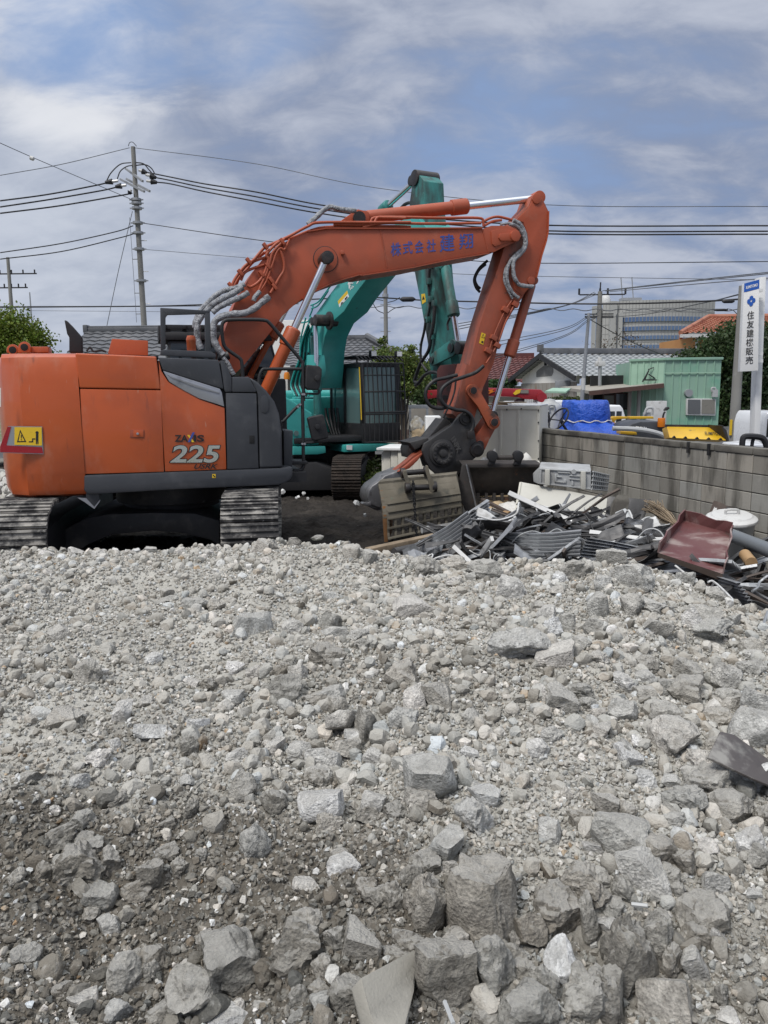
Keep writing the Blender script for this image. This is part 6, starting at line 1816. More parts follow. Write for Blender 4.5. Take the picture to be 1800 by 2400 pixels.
def tree(name, base, blobs, n, size, col, label, cat='tree', seed=1, trunk=True, group=None, tr=.12, spread=.30):
    """blobs: (centre, (rx, ry, rz)); leaves gathered in clumps through each blob"""
    r = np.random.RandomState(seed)
    root = thing(name, label, cat, tuple(base), 0, group)
    vol = np.array([b[1][0]*b[1][1]*b[1][2] for b in blobs])**.7; vol /= vol.sum()
    cen, sc = [], []
    for (c, rad_), w in zip(blobs, vol):
        k = max(6, int(n/26*w))
        d = r.normal(size=(k, 3)); d /= np.linalg.norm(d, axis=1, keepdims=True)
        d *= (r.uniform(.15, 1.0, (k, 1)))**.45
        cen.append(np.array(c)+d*np.array(rad_)); sc.append(np.full(k, min(rad_)))
    cen = np.concatenate(cen); sc = np.concatenate(sc)
    id_ = r.randint(0, len(cen), n)
    tone_ = r.uniform(.6, 1.35, len(cen))
    P = cen[id_]+r.normal(size=(n, 3))*sc[id_][:, None]*spread*np.array([1, 1, .7])
    a = r.normal(size=(n, 3)); a /= np.linalg.norm(a, axis=1, keepdims=True)
    b = np.cross(a, r.normal(size=(n, 3))); b /= np.linalg.norm(b, axis=1, keepdims=True)
    s = size*r.uniform(.6, 1.3, (n, 1))
    co = np.stack([P-a*s*.5, P+b*s*.28, P+a*s*.5, P-b*s*.28], 1).reshape(-1, 3)-np.array(base)
    me = bpy.data.meshes.new('crown')
    me.vertices.add(4*n); me.vertices.foreach_set('co', co.astype(np.float32).ravel())
    me.loops.add(4*n); me.loops.foreach_set('vertex_index', np.arange(4*n, dtype=np.int32))
    me.polygons.add(n); me.polygons.foreach_set('loop_start', (np.arange(n)*4).astype(np.int32))
    me.update()
    cl = np.array(col)[None]*tone_[id_][:, None]*r.uniform(.75, 1.25, (n, 1))
    cl[:, 0] *= r.uniform(.85, 1.25, n)
    at = me.attributes.new('leaf_colour', 'FLOAT_COLOR', 'POINT')
    at.data.foreach_set('color', np.repeat(np.concatenate([cl, np.ones((n, 1))], 1), 4, 0).astype(np.float32).ravel())
    me.materials.append(m_leaf)
    o = bpy.data.objects.new('crown', me); COL.objects.link(o); o.parent = root
    mb = MB(); bz = V(base)
    top = V(blobs[0][0])
    mb.tube([bz, bz.lerp(top, .5)+V((.06, .03, 0)), top], tr, n=8, sm=4, rf=lambda t: 1.15-.8*t)
    for c, rad_ in blobs:
        for q in range(3):
            e = V(c)+V((r.uniform(-.6, .6)*rad_[0], r.uniform(-.6, .6)*rad_[1], r.uniform(-.1, .7)*rad_[2]))
            s0 = bz.lerp(top, r.uniform(.3, .7))
            mb.tube([s0, s0.lerp(e, .5)+V((0, 0, .1)), e], tr*.35, n=5, sm=3, rf=lambda t: 1.1-.9*t)
    mb.build('trunk', m_bark, root)
    return root

def roof_sheet(mb, r0, r1, e0, e1, pitch=.30, row=.27, amp=.035, step=.03, m=0):
    """tiled roof slope between ridge r0-r1 and eave e0-e1, with rolls and stepped courses modelled"""
    r0, r1, e0, e1 = V(r0), V(r1), V(e0), V(e1)
    nu = max(2, int((e1-e0).length/pitch)); nv = max(2, int((e0-r0).length/row))
    n = (r1-r0).cross(e0-r0).normalized() if (r1-r0).length > .01 else (e1-e0).cross(e0-r0).normalized()
    if n.z < 0: n = -n
    K = 4
    rows = []
    for j in range(nv):
        for v, h in ((j/nv, 0), ((j+1)/nv-.0015, step)):
            rr = []
            for i in range(nu*K+1):
                u = i/(nu*K); ph = (i % K)/K
                rr.append((r0*(1-u)+r1*u)*(1-v)+(e0*(1-u)+e1*u)*v+n*(h+amp*(math.sin(2*pi*ph)*.5+.5)))
            rows.append(rr)
    w = nu*K+1; vs = [p for q in rows for p in q]
    fs = [(a*w+i, a*w+i+1, (a+1)*w+i+1, (a+1)*w+i) for a in range(len(rows)-1) for i in range(w-1)]
    return mb.add(vs, fs, m)
def quad_wall(mb, a, b, z0_, z1_, th=.12, m=0):
    a, b = V(a), V(b); a.z = b.z = z0_
    n = V((-(b-a).y, (b-a).x, 0)).normalized(); n = n if n.y > 0 else -n
    return mb.prism([a, b, b+zA*(z1_-z0_), a+zA*(z1_-z0_)], n*th, m)
LAND = GZ-.36

# ------------------------------------------------------------------ houses behind the excavators
def long_house(label, x0, x1, yr, zr, ye, ze, wallm, hip=0.0, hipl=0.0):
    h = thing('tiled_house', label, 'house', ((x0+x1)/2, yr, LAND))
    mb = MB(); mb.box(((x0+x1)/2, yr, (LAND+ze)/2), x1-x0-.9, 2*(yr-ye)-1.0, ze-LAND)
    w_ = mb.build('wall', wallm, h)
    mb = MB(); roof_sheet(mb, (x0+hipl, yr, zr), (x1-hip, yr, zr), (x0, ye, ze), (x1, ye, ze))
    roof_sheet(mb, (x0+hipl, yr, zr), (x1-hip, yr, zr), (x0, 2*yr-ye, ze), (x1, 2*yr-ye, ze), amp=.02)
    if hip: roof_sheet(mb, (x1-hip, yr, zr), (x1-hip, yr+.01, zr), (x1, ye, ze), (x1, 2*yr-ye, ze))
    rf = mb.build('roof', m_tile, h, smooth=50)
    mb = MB()
    mb.box(((x0+x1-hip)/2, yr, zr+.04), x1-x0-hip, .24, .14); mb.box(((x0+x1-hip)/2, yr, zr+.13), x1-x0-hip+.1, .15, .06)
    n_ = int((x1-x0)/.3)
    mb.box((x0, yr, zr+.07), .14, .30, .24)
    mb.build('ridge_tiles', m_tile, rf, bevel=.03)
    if hip:
        mb = MB(); mb.tube([(x1-hip, yr, zr+.12), (x1, ye, ze+.10)], .12, n=8, sm=1); mb.build('hip_tiles', m_tile, rf)
    mb = MB(); mb.box(((x0+x1)/2, ye-.02, ze-.06), x1-x0, .08, .10); mb.build('gutter', m_gal, rf)
    return h
xa, xb = atY(203, 770, 24).x, atY(600, 770, 24).x
long_house('grey tiled house seen over the orange counterweight', xa, xb, 24, 1.9+158/1803*24-.2, 21.6, 2.72, m_bei)
xa, xb = atY(660, 787, 29).x, atY(962, 800, 29).x
long_house('dark tiled house behind the teal cab, half hidden by a tree', xa, xb, 29, 1.9+131/1803*29-.2, 26.2, 2.75, m_bei, 1.6)
mb = MB(); p = atY(690, 780, 34); mb.box((p.x, 34, 3.2), 3.4, 3, 2*(4.85-3.2)); hh = mb.build('flat_roofed_house', m_plas, None, bevel=.03, label='white flat-topped house wall between boom and boom cylinders', cat='house')
# brown fence and beige boundary wall near the tree
mb = MB()
for k in range(9):
    p = atY(935+k*4.5, 985, 21); mb.box((p.x, p.y, .25), .045, .02, 1.25)
mb.build('boards', m_brf, thing('board_fence', 'dark brown board fence right of the teal cab', 'fence', tuple(atY(955, 985, 21)*1.0-V((0, 0, atY(955, 985, 21).z-LAND)))))
mb = MB(); a, b = atY(930, 955, 22.5), atY(1120, 955, 22.5); quad_wall(mb, a, b, LAND, 1.48, .15); mb.build('boundary_wall', m_bei, None, bevel=.02, label='beige boundary wall under the tree between the two arms', cat='wall')
# red roofed house far off
h = thing('red_tiled_house', 'house with dark red tiled roof beside the white gable', 'house', tuple(atY(1180, 930, 60)*1.0))
h.location.z = LAND; XF[h.name] = Matrix.Translation(h.location).inverted()
x0, x1 = atY(1060, 870, 60).x, atY(1262, 870, 60).x
mb = MB(); roof_sheet(mb, (x0, 62, 1.9+76/1803*62), (x1, 62, 1.9+76/1803*62), (x0, 57, 1.9+14/1803*57), (x1, 57, 1.9+14/1803*57), pitch=.40, row=.40, amp=.09, step=.06); rf = mb.build('roof', m_tiler, h, smooth=50)
mb = MB(); mb.box(((x0+x1)/2, 62, 1.9+76/1803*62+.12), x1-x0, .4, .3); mb.build('ridge_tiles', m_tiler, rf)
mb = MB(); mb.box(((x0+x1)/2, 62, (LAND+2.2)/2), x1-x0-1.2, 8, 2.2-LAND); mb.build('wall', m_bei, h)

# ------------------------------------------------------------------ white gabled house
K46 = 46
Ap = atY(1266, 831, K46)
rd_, gd_ = V((cos(rad(15)), sin(rad(15)), 0)), V((-sin(rad(15)), cos(rad(15)), 0))
hs = 4.3
Ez = 1.9+28/1803*42
h = thing('gabled_house', 'old house with blue-grey tiled roof and white gable with a bare cement patch', 'house', (Ap.x, Ap.y, LAND))
rl = 11.6
R0, R1 = Ap.copy(), Ap+rd_*rl
def eave(s, t, ov=0.0):
    p = Ap+gd_*(s*hs)+rd_*t; p.z = Ez
    return p
mb = MB()
roof_sheet(mb, R0, R1, eave(-1, 0), eave(-1, rl), pitch=.42, row=.36, amp=.06, step=.05)
roof_sheet(mb, R0, R1, eave(1, 0), eave(1, rl), pitch=.42, row=.36, amp=.04)
rf = mb.build('roof', m_tile2, h, smooth=50)
mb = MB(); mb.prism([R0+zA*.05-gd_*.18, R0+zA*.05+gd_*.18, R0+zA*.38+gd_*.12, R0+zA*.38-gd_*.12], rd_*rl)
for p in (R0, R1): mb.box(p+zA*.36, .36, .30, .42)
mb.build('ridge_tiles', m_tile, rf, bevel=.05)
mb = MB()
for s_ in (-1, 1):
    a, b = R0-rd_*.10, eave(s_, -.10)
    mb.prism([a+zA*.06, b+zA*.06, b-zA*.22, a-zA*.24], rd_*.10)
mb.build('barge_board', m_bk, rf)
gi = rd_*.5
def gpt(s, zf): # point on the gable wall, s across, z
    p = Ap+gd_*(s*hs)+gi; p.z = zf
    return p
zs = 2.05+.25
mb = MB(); mb.prism([gpt(-.80, zs-.1), gpt(.80, zs-.1), gpt(.80, Ez+.15), gpt(0, Ap.z-.18), gpt(-.80, Ez+.15)], rd_*.2); gw = mb.build('gable_wall', m_plas, h)
mb = MB(); cpt = [(-.42, 2.5), (.18, 2.45), (.20, 2.75), (.08, 3.05), (-.05, 3.3), (-.22, 3.42), (-.36, 3.30), (-.47, 3.0)]
cpt = [onP(px, py, Ap+gi-rd_*.02, rd_) for px, py in Z11((650,1178),(800,1165),(815,1130),(812,1080),(770,1065),(720,1070),(665,1110),(650,1130))]
mb.prism(cpt, rd_*.012); mb.build('cement_patch', m_cem, gw)
mb = MB()
for k in range(26):
    s_ = -.82+1.64*k/26
    mb.prism([gpt(s_, LAND), gpt(s_+1.60/26, LAND), gpt(s_+1.60/26, zs), gpt(s_, zs)], -rd_*(.03+.012*(k % 2)))
mb.build('siding', m_bwd, h)
mb = MB(); a, b = eave(-.82, 1.0), eave(-.82, rl-.6); quad_wall(mb, a, b, LAND, Ez+.2, .15)
for k in range(28):
    p = a.lerp(b, k/28); mb.box((p.x, p.y-.03, 1.2), .05, .05, 2.4)
mb.build('side_wall', m_bwd, h)
mb = MB(); p = onP(1310, 867, Ap+gi-rd_*.2, rd_); p2 = onP(*Z11((905, 1255)), Ap+gi-rd_*.3, rd_); mb.box(p2, .7, .7, .5); mb.build('vent_unit', m_gal, h, bevel=.03)
mb = MB(); c_ = onP(*Z11((740, 1040)), Ap+gi-rd_*.2, rd_); mb.box(c_, .14, .14, .3); mb.build('wall_bracket', m_bk, h)
# flue
p = atY(*Z11((1270, 1050)), 40); q = atY(*Z11((1268, 1260)), 40)
fl_ = thing('flue_pipe', 'thin metal flue pipe with capped top in front of the tiled roof', 'flue', tuple(q))
mb = MB(); mb.cyl(q, p, .09, n=10); mb.build('pipe', m_gal, fl_)
mb = MB(); mb.box(p+V((0, 0, .02)), .48, .3, .26); mb.cyl(p+V((0, 0, .1)), p+V((0, 0, .35)), .13, n=10); mb.build('cap', m_scw, fl_, bevel=.03)
# green awning and hedge
mb = MB(); mb.prism(P3(Z11((735,1330),(810,1298),(985,1300),(940,1335)), (36, 38, 38, 36)), zA*.08); mb.build('awning', m_grn2, None, label='pale green sheet awning beside the red crane boom tip', cat='awning')

def hedge(name, px0, px1, py0, py1, y, dep, col, n, label, seed, size=.10):
    a, b = atY(px0, py1, y), atY(px1, py0, y)
    bl_ = []; k = max(2, int((b.x-a.x)/(.9*(b.z-a.z)+.1)))
    for i in range(k):
        x = a.x+(b.x-a.x)*(i+.5)/k
        bl_.append(((x, y+dep/2, (a.z+b.z)/2), ((b.x-a.x)/k*.7, dep*.6, (b.z-a.z)*.5)))
    return tree(name, (bl_[0][0][0], y, LAND), bl_, n, size, col, label, 'hedge', seed, tr=.04)
hedge('hedge', 1278, 1372, 930, 950, 34, .7, (.06, .085, .025), 3500, 'low dull green hedge behind the white vans', 41)
hedge('hedge', 1118, 1210, 890, 912, 50, 1.5, (.04, .085, .03), 2500, 'green shrubs above the red crane boom', 42, .2)

# ------------------------------------------------------------------ lean-to shed and green building
sh_ = thing('lean_to_shed', 'dark open lean-to shed with a low sheet roof beside the green building', 'shed', tuple(atY(1440, 1000, 38)))
mb = MB()
f0, f1 = atY(*Z6((395, 832)), 36.5), atY(*Z6((922, 778)), 36.5)
b0_, b1_ = atY(*Z6((190, 818)), 42), atY(*Z6((900, 768)), 42)
mb.prism([f0, f1, b1_+zA*.1, b0_+zA*.1], -zA*.14)
mb.build('roof', m_bei, sh_)
mb = MB(); mb.box((f0+f1)/2-zA*.12, (f1-f0).length, .12, .2, (f1-f0).to_track_quat('X', 'Z').to_matrix()); mb.build('fascia', m_brf, sh_)
mb = MB(); a, b = atY(*Z6((400, 900)), 40.5), atY(*Z6((915, 900)), 40.5); quad_wall(mb, a, b, LAND, 2.6, .1); mb.build('back_wall', m_bk, sh_)
for zx in (408, 680, 745):
    mb = MB(); p = atY(*Z6((zx, 900)), 37.2); zt_p = atY(*Z6((zx, 826-(zx-408)*.08)), 37.2).z; mb.box((p.x, p.y, (LAND+zt_p)/2), .14, .14, zt_p-LAND)
    mb.build('post', m_bwd, sh_)
for i, (x0, x1, y0, y1, mm) in enumerate(((495, 575, 860, 930, m_pane2), (580, 668, 850, 960, m_pane), (760, 825, 892, 1010, m_pane), (828, 900, 892, 1010, m_pane))):
    P = P3(Z6((x0,y0),(x1,y0),(x1,y1),(x0,y1)), [38.6]*4); mb = MB(); mb.prism(P, V((0, .05, 0))); d_ = mb.build('sliding_door', mm, sh_)
    mb = MB(); 
    for a, b in zip(P, P[1:]+P[:1]): mb.cyl(a-V((0, .02, 0)), b-V((0, .02, 0)), .035, n=6)
    mb.build('frame', m_frm if i > 1 else m_brf, d_)
mb = MB(); P = P3(Z6((680,830),(750,826),(750,1000),(680,1000)), [38.4]*4); mb.prism(P, V((0, .1, 0))); mb.build('side_panel', m_bwd, sh_)
mb = MB(); P = P3(Z6((760,800),(905,780),(905,890),(760,890)), [38.4]*4); mb.prism(P, V((0, .1, 0))); mb.build('upper_panel', m_bwd, sh_)
gb = thing('corrugated_building', 'pale green corrugated steel building with one sliding window', 'building', tuple(atY(1600, 1000, 38)*1.0))
gb.location.z = LAND; XF[gb.name] = Matrix.Translation(gb.location).inverted()
G0, G1, G2 = atY(*Z6((925, 613)), 37), atY(*Z6((1331, 611)), 37), atY(*Z6((684, 627)), 38.2)
def corr(mb, a, b, z0_, z1_, pitch=.34, dp=.05):
    a, b = V(a), V(b); Ln = (V((b.x, b.y, 0))-V((a.x, a.y, 0))).length; d = (b-a); d.z = 0; d.normalize(); n = V((-d.y, d.x, 0)); n = n if n.y < 0 else -n
    k = int(Ln/pitch); vs = []
    for i in range(k):
        for f_, o_ in ((0, 0), (.08, 1), (.18, 1), (.26, 0)):
            t = (i+f_)/k; p = V((a.x, a.y, 0))+d*(Ln*t)+n*(dp*o_); vs += [V((p.x, p.y, z0_)), V((p.x, p.y, z1_))]
    p = V((b.x, b.y, 0)); vs += [V((p.x, p.y, z0_)), V((p.x, p.y, z1_))]
    return mb.add(vs, [(2*i, 2*i+2, 2*i+3, 2*i+1) for i in range(len(vs)//2-1)])
mb = MB(); corr(mb, G0, G1, LAND, G0.z); fw = mb.build('front_wall', m_grn, gb, smooth=0)
mb = MB(); corr(mb, G2, G0, LAND, G0.z-.02); mb.build('side_wall', m_grn2, gb, smooth=0)  # light from the left is put into this wall's lighter green
mb = MB(); back = V((.8, 5, 0)); mb.prism([V((p.x, p.y, LAND)) for p in (G0+V((0, .12, 0)), G1+V((0, .12, 0)), G1+back, G2+back, G2+V((.1, .12, 0)))], zA*(G0.z-LAND-.03)); mb.build('inner_shell', m_grn, gb)
mb = MB()
for a, b in ((G2, G0), (G0, G1)): 
    c_ = (a+b)/2; c_.z = G0.z+.03; mb.box(c_-V((0, .04, 0)), (b-a).length+.1, .12, .12, (V((b.x, b.y, 0))-V((a.x, a.y, 0))).to_track_quat('X', 'Z').to_matrix())
mb.build('roof_trim', m_grn, gb, bevel=.02)
mb = MB()
for zy in (705,):
    a, b = atY(*Z6((928, zy)), 36.93), atY(*Z6((1325, zy)), 36.93); mb.box((a+b)/2, (b-a).length, .03, .05)
mb.build('joint_strip', m_grn2, fw)
WQ = P3(Z6((1085,886),(1292,888),(1288,1008),(1082,1004)), [36.85]*4)
mb = MB(); mb.prism(WQ, V((0, .15, 0))); wf = mb.build('window', m_frm, gb, bevel=.02)
for i, (x0, x1) in enumerate(((1094, 1182), (1192, 1284))):
    mb = MB(); mb.prism(P3(Z6((x0,894),(x1,895),(x1-1,995),(x0-2,993)), [36.82]*4), V((0, .02, 0))); mb.build('pane', (m_pane, m_pane2)[i], wf)
mb = MB(); p = atY(*Z6((1102, 848)), 36.8); mb.cyl(p, p+V((0, .2, 0)), .18, n=16); mb.build('vent_cap', m_gal, gb)
mb = MB(); p = atY(*Z6((1282, 850)), 36.8); mb.box(p, .25, .15, .35); mb.tube(P3(Z6((1290,845),(1285,815),(1262,815),(1262,840)), [36.8]*4), .05, n=6); mb.build('meter_box', m_acg, gb)
an = MB(); an.tube(P3(Z6((770,770),(815,690),(812,680)), [37.3]*3), .03, n=5, sm=2); an.tube(P3(Z6((815,715),(900,770)), [37.3]*2), .03, n=5)
an.tube(P3(Z6((790,750),(812,700),(820,680),(852,668)), [37.3]*4), .025, n=5); an.tube(P3(Z6((775,768),(775,755),(895,755),(895,768)), [37.2]*4), .035, n=5, sm=1)
an.build('aerial_mount', m_bk, None, label='black aerial bracket standing on the lean-to roof', cat='aerial')

# ------------------------------------------------------------------ office block far behind
DY = 200
of = thing('office_block', 'large grey office block with blue window bands far behind the low houses', 'building', tuple(atY(1530, 900, DY)*1.0))
of.location.z = LAND; XF[of.name] = Matrix.Translation(of.location).inverted()
def ofp(zx, zy, y=DY): return atY(*Z6((zx, zy)), y)
xs_ = [490, 555, 640, 760, 900, 1040, 1160, 1285]
top_y = [210, 207, 206, 206, 208, 213, 222, 236]
dep = [2, 0, -1.5, -3, -3.5, -3, -1.5, 1.5]
front = [ofp(x, y, DY+d_) for x, y, d_ in zip(xs_, top_y, dep)]
zt2 = front[0].z
mb = MB(); mb.prism([V((p.x, p.y, LAND)) for p in front]+[V((front[-1].x, DY+25, LAND)), V((front[0].x*1.12, DY+25, LAND))], zA*(zt2-LAND)); ofw = mb.build('main_wall', m_off, of)
mb = MB(); a = ofp(415, 236, DY+6); mb.prism([V((a.x, DY+6, LAND)), V((front[0].x-.2, DY+2.5, LAND)), V((front[0].x*1.12, DY+25, LAND)), V((a.x*1.11, DY+25, LAND))], zA*(a.z-LAND)); mb.build('side_wing', m_off, of)
def fx(zx, off=0.35):
    for i in range(len(xs_)-1):
        if xs_[i] <= zx <= xs_[i+1]:
            t = (zx-xs_[i])/(xs_[i+1]-xs_[i]); p = front[i].lerp(front[i+1], t); return V((p.x, p.y-off, 0))
for y0, y1 in ((318, 350), (384, 413), (449, 476), (514, 541), (575, 600)):
    mb = MB(); z0_, z1_ = ofp(700, y1).z, ofp(700, y0).z
    pts = [fx(x, .25) for x in (622, 640, 760, 900, 1040, 1160, 1215)]
    mb.loft([[V((p.x, p.y, z0_)), V((p.x, p.y, z1_)), V((p.x, p.y+.6, z1_)), V((p.x, p.y+.6, z0_))] for p in pts]); b_ = mb.build('window_band', m_offg, of)
    mb = MB()
    for k in range(24):
        p = fx(622+k*25.5, .30); mb.box((p.x, p.y, (z0_+z1_)/2), .14, .14, z1_-z0_)
    mb.build('mullion', m_off2, b_)
mb = MB()
for zy in (260, 285, 365, 430, 495, 558):
    for i in range(len(front)-1):
        a, b = front[i], front[i+1]; z_ = ofp(700, zy).z
        mb.prism([V((a.x, a.y-.06, z_)), V((b.x, b.y-.06, z_)), V((b.x, b.y-.06, z_+.12)), V((a.x, a.y-.06, z_+.12))], V((0, .05, 0)))
for k in range(34):
    p = fx(492+k*23.5, .05); mb.box((p.x, p.y, (LAND+zt2)/2), .08, .06, zt2-LAND)
mb.build('panel_joint', m_off2, ofw)
mb = MB(); p0_, p1_ = fx(610, .9), fx(560, .9)
mb.box((p0_.x, p0_.y, (LAND+ofp(610, 285).z)/2), .9, 1.4, ofp(610, 285).z-LAND); mb.box((p1_.x, p1_.y, (LAND+zt2)/2), 1.6, 1.4, zt2-LAND); mb.build('pilaster', m_off, of)
mb = MB(); a = ofp(462, 300, DY+1); b = ofp(484, 300, DY+1); mb.box(((a.x+b.x)/2, DY+3, (LAND+a.z)/2), b.x-a.x, 1, a.z-LAND); mb.build('corner_glazing', m_offg, of)
for zy in (328, 396, 460, 526):
    mb = MB(); p = ofp(597, zy, DY-1.6); mb.box(p, 1.0, .5, 2.4); mb.build('window', m_pane, of)
mb = MB(); p = ofp(543, 200); mb.lathe(V((p.x, DY+4, zt2-.2)), zA, [(0, 1.2), (.8, 1.3), (2, 1.0), (2.6, .3), (2.7, 0)]); mb.build('radome', m_scw, of)
mb = MB(); p = ofp(720, 190); mb.box((p.x, DY+4, zt2+.9), 5, 3, .7); mb.box((p.x, DY+4, zt2+.3), 3, 2, 1.0)
mb.cyl((p.x-2, DY+4, zt2+.8), (p.x-2.6, DY+4, zt2+6.5), .14, n=5); mb.cyl((p.x+.8, DY+4, zt2+.8), (p.x+.2, DY+4, zt2+6.5), .14, n=5); mb.build('roof_aerial', m_gal, of)

# house with the orange roof
h = thing('orange_roofed_house', 'tan house with orange clay tiled roof behind the dark tree', 'house', tuple(atY(1680, 900, 56)*1.0))
h.location.z = LAND; XF[h.name] = Matrix.Translation(h.location).inverted()
e0, e1 = atY(*Z6((1040, 432)), 54), atY(*Z6((1700, 372)), 54)
r0, r1 = atY(*Z6((1235, 318)), 58), atY(*Z6((1700, 262)), 58)
r1.z = r0.z; e1.z = e0.z
mb = MB(); roof_sheet(mb, r0, r1, e0, e1, pitch=.36, row=.42, amp=.10, step=.06); 
bk0 = V((e0.x*62/54, e0.y+8, e0.z)); roof_sheet(mb, r0, r0+V((0, .01, 0)), e0, bk0, pitch=.36, row=.42, amp=.1, step=.06)
rf = mb.build('roof', m_tileo, h, smooth=50)
mb = MB(); mb.tube([r0+zA*.1, r1+zA*.1], .18, n=8, sm=1); mb.tube([r0+zA*.1, e0+zA*.1], .16, n=8, sm=1); mb.build('ridge_tiles', m_tileo, rf)
mb = MB(); mb.box((e0+e1)/2-zA*.12, (e1-e0).length, .2, .22); mb.build('gutter', m_scw, rf)
mb = MB(); mb.box(((e0.x+e1.x)/2+.8, e0.y+4.2, (LAND+e0.z)/2-.05), (e1.x-e0.x)-1.0, 7, e0.z-LAND-.15); mb.build('wall', m_ora, h)
mb = MB(); mb.cyl((e0.x+1.3, e0.y+.4, LAND), (e0.x+1.3, e0.y+.4, e0.z), .09, n=8); mb.build('downpipe', m_scw, h)

# ------------------------------------------------------------------ trees
def blob_px(px, py, y, rx, rz, ry=None): return (tuple(atY(px, py, y)), (rx/1803*y, (ry or rx)/1803*y, rz/1803*y))
tree('leafy_tree', (atY(1690, 980, 44).x, 44, LAND), [blob_px(1700, 830, 44, 60, 50), blob_px(1640, 850, 44, 60, 30), blob_px(1745, 800, 45, 60, 45), blob_px(1720, 910, 44, 60, 60), blob_px(1690, 960, 43, 40, 45)], 26000, .21, (.040, .070, .024), 'large dark evergreen tree left of the white sign', seed=3, tr=.25)
tree('leafy_tree', (atY(1765, 980, 43).x, 43, LAND), [blob_px(1765, 900, 43, 55, 80), blob_px(1800, 860, 43, 55, 80), blob_px(1775, 975, 42.5, 60, 35)], 15000, .21, (.030, .052, .024), 'dark shady tree behind the sign posts at the right edge', seed=4, tr=.25)
tree('leafy_tree', (atY(30, 900, 26).x, 26, LAND), [blob_px(25, 775, 26, 50, 42), blob_px(80, 800, 26, 32, 34), blob_px(-30, 800, 26, 50, 50), blob_px(40, 835, 26, 70, 45)], 15000, .115, (.115, .165, .022), 'bushy yellow-green tree behind the orange counterweight, far left', seed=5, tr=.15, spread=.36)
tree('leafy_tree', (atY(950, 960, 21).x, 21, LAND), [blob_px(935, 850, 21, 36, 34), blob_px(900, 855, 21, 26, 40), blob_px(970, 880, 21, 32, 40), blob_px(895, 810, 21.2, 10, 30), blob_px(965, 830, 21, 12, 24), blob_px(930, 905, 21, 50, 26)], 9500, .085, (.105, .15, .035), 'loose olive green tree between teal cab and teal arm', seed=6, tr=.07)
tree('leafy_shrub', (atY(1020, 960, 23).x, 23.5, LAND), [blob_px(1010, 890, 23.5, 34, 40), blob_px(1045, 905, 23.5, 30, 26), blob_px(1000, 930, 23.5, 40, 24)], 6500, .10, (.05, .095, .03), 'dense green shrub behind the dark red coupler', 'shrub', seed=7, tr=.06)
tree('bare_tree', (atY(*Z6((600, 600)), 80).x, 80, LAND), [(tuple(atY(*Z6((600, 545)), 80)), (3.6, 3, 1.6))], 500, .25, (.10, .085, .065), 'thin bare tree in front of the office block', seed=8, tr=.16)
# weeds by the wall and crawler
for i, (px, py, y, s_) in enumerate(((890, 1085, 16.5, .35), (905, 1060, 17.5, .3), (880, 1045, 18.5, .4))):
    p = atY(px, py, y); tree('weed_clump', (p.x, p.y, GT-.05), [((p.x, p.y, GT+s_*.7), (s_, s_, s_*.7))], 900, .10, (.085, .12, .03), ('ragged weeds right of the teal crawler, nearest clump', 'green weeds beside the white crate', 'grassy weeds beneath the teal cab floor')[i], 'weeds', 50+i, tr=.01)

# ------------------------------------------------------------------ poles and wires
def upole(name, base_px, top_px, y, r0_, r1_, label, mat=m_pole, zb=LAND):
    a, b = atY(*base_px, y), atY(*top_px, y)
    b = V((b.x, y, b.z)); ax = V(((a.x-b.x)/(a.z-b.z), 0, 1))
    a = V((b.x-(b.z-zb)*ax.x, y, zb))
    root = thing(name, label, 'pole', tuple(a))
    mb = MB(); mb.cyl(a, b, r0_, r1_, n=14); mb.build('shaft', mat, root)
    return root, a, b
def on_pole(a, b, z): return a.lerp(b, (z-a.z)/(b.z-a.z))
pr, pa, pb = upole('utility_pole', Z8((932, 1245)), Z8((862, 122)), 36, .155, .095, 'tall concrete utility pole with crossed arms behind the orange excavator')
def z8z(zy): return atY(*Z8((890, zy)), 36).z
for (x0, y0), (x1, y1) in (((815, 262), (925, 345)), ((780, 332), (935, 412)), ((820, 330), (970, 410))):
    mb = MB(); p, q = atY(*Z8((x0, y0)), 36.5), atY(*Z8((x1, y1)), 35.4); mb.box((p+q)/2, (q-p).length, .09, .09, (q-p).to_track_quat('X', 'Z').to_matrix()); mb.build('cross_arm', m_gal, pr)
for zy in (465, 488, 520, 615, 680, 785, 990):
    mb = MB(); p = on_pole(pa, pb, z8z(zy)); mb.cyl(p-zA*.05, p+zA*.05, .22, n=14); mb.box(p, .62, .05, .05); mb.build('pole_band', m_gal, pr)
mb = MB()
for k, zy in enumerate((730, 850, 930, 1070, 1140, 1205)):
    p = on_pole(pa, pb, z8z(zy)); mb.cyl(p, p+V((.35 if k % 2 == 0 else -.35, 0, 0)), .02, n=5)
mb.build('step_bolts', m_gal, pr)
for (x0, y0, x1, y1) in ((690,352,765,342), (755,380,818,370), (838,425,850,400), (945,290,900,272), (1005,320,945,302), (1010,352,950,342)):
    mb = MB(); p, q = atY(*Z8((x0, y0)), 35.8), atY(*Z8((x1, y1)), 35.8); mb.cyl(p.lerp(q, .45), q, .06, n=8, m=1); mb.cyl(p-(q-p)*.1, p.lerp(q, .5), .07, .13, n=8)
    mb.build('insulator', [m_wire, m_por], pr)
for pts in (((690,345),(720,290),(780,235),(850,224)), ((760,330),(780,280),(820,250),(858,242)), ((880,224),(930,232),(965,270),(1000,310)), ((880,242),(940,238),(980,260),(1005,300)), ((832,118),(840,95),(860,92),(885,118))):
    mb = MB(); mb.tube([atY(*Z8(p), 35.9) for p in pts],   .026 if pts[0][1] > 120 else .015, n=6, sm=5); mb.build('jumper_cable', m_wire, pr)
p2r, a2, b2_ = upole('utility_pole', Z8((75, 1170)), Z8((50, 838)), 62, .2, .12, 'distant utility pole with two cross arms, far left')
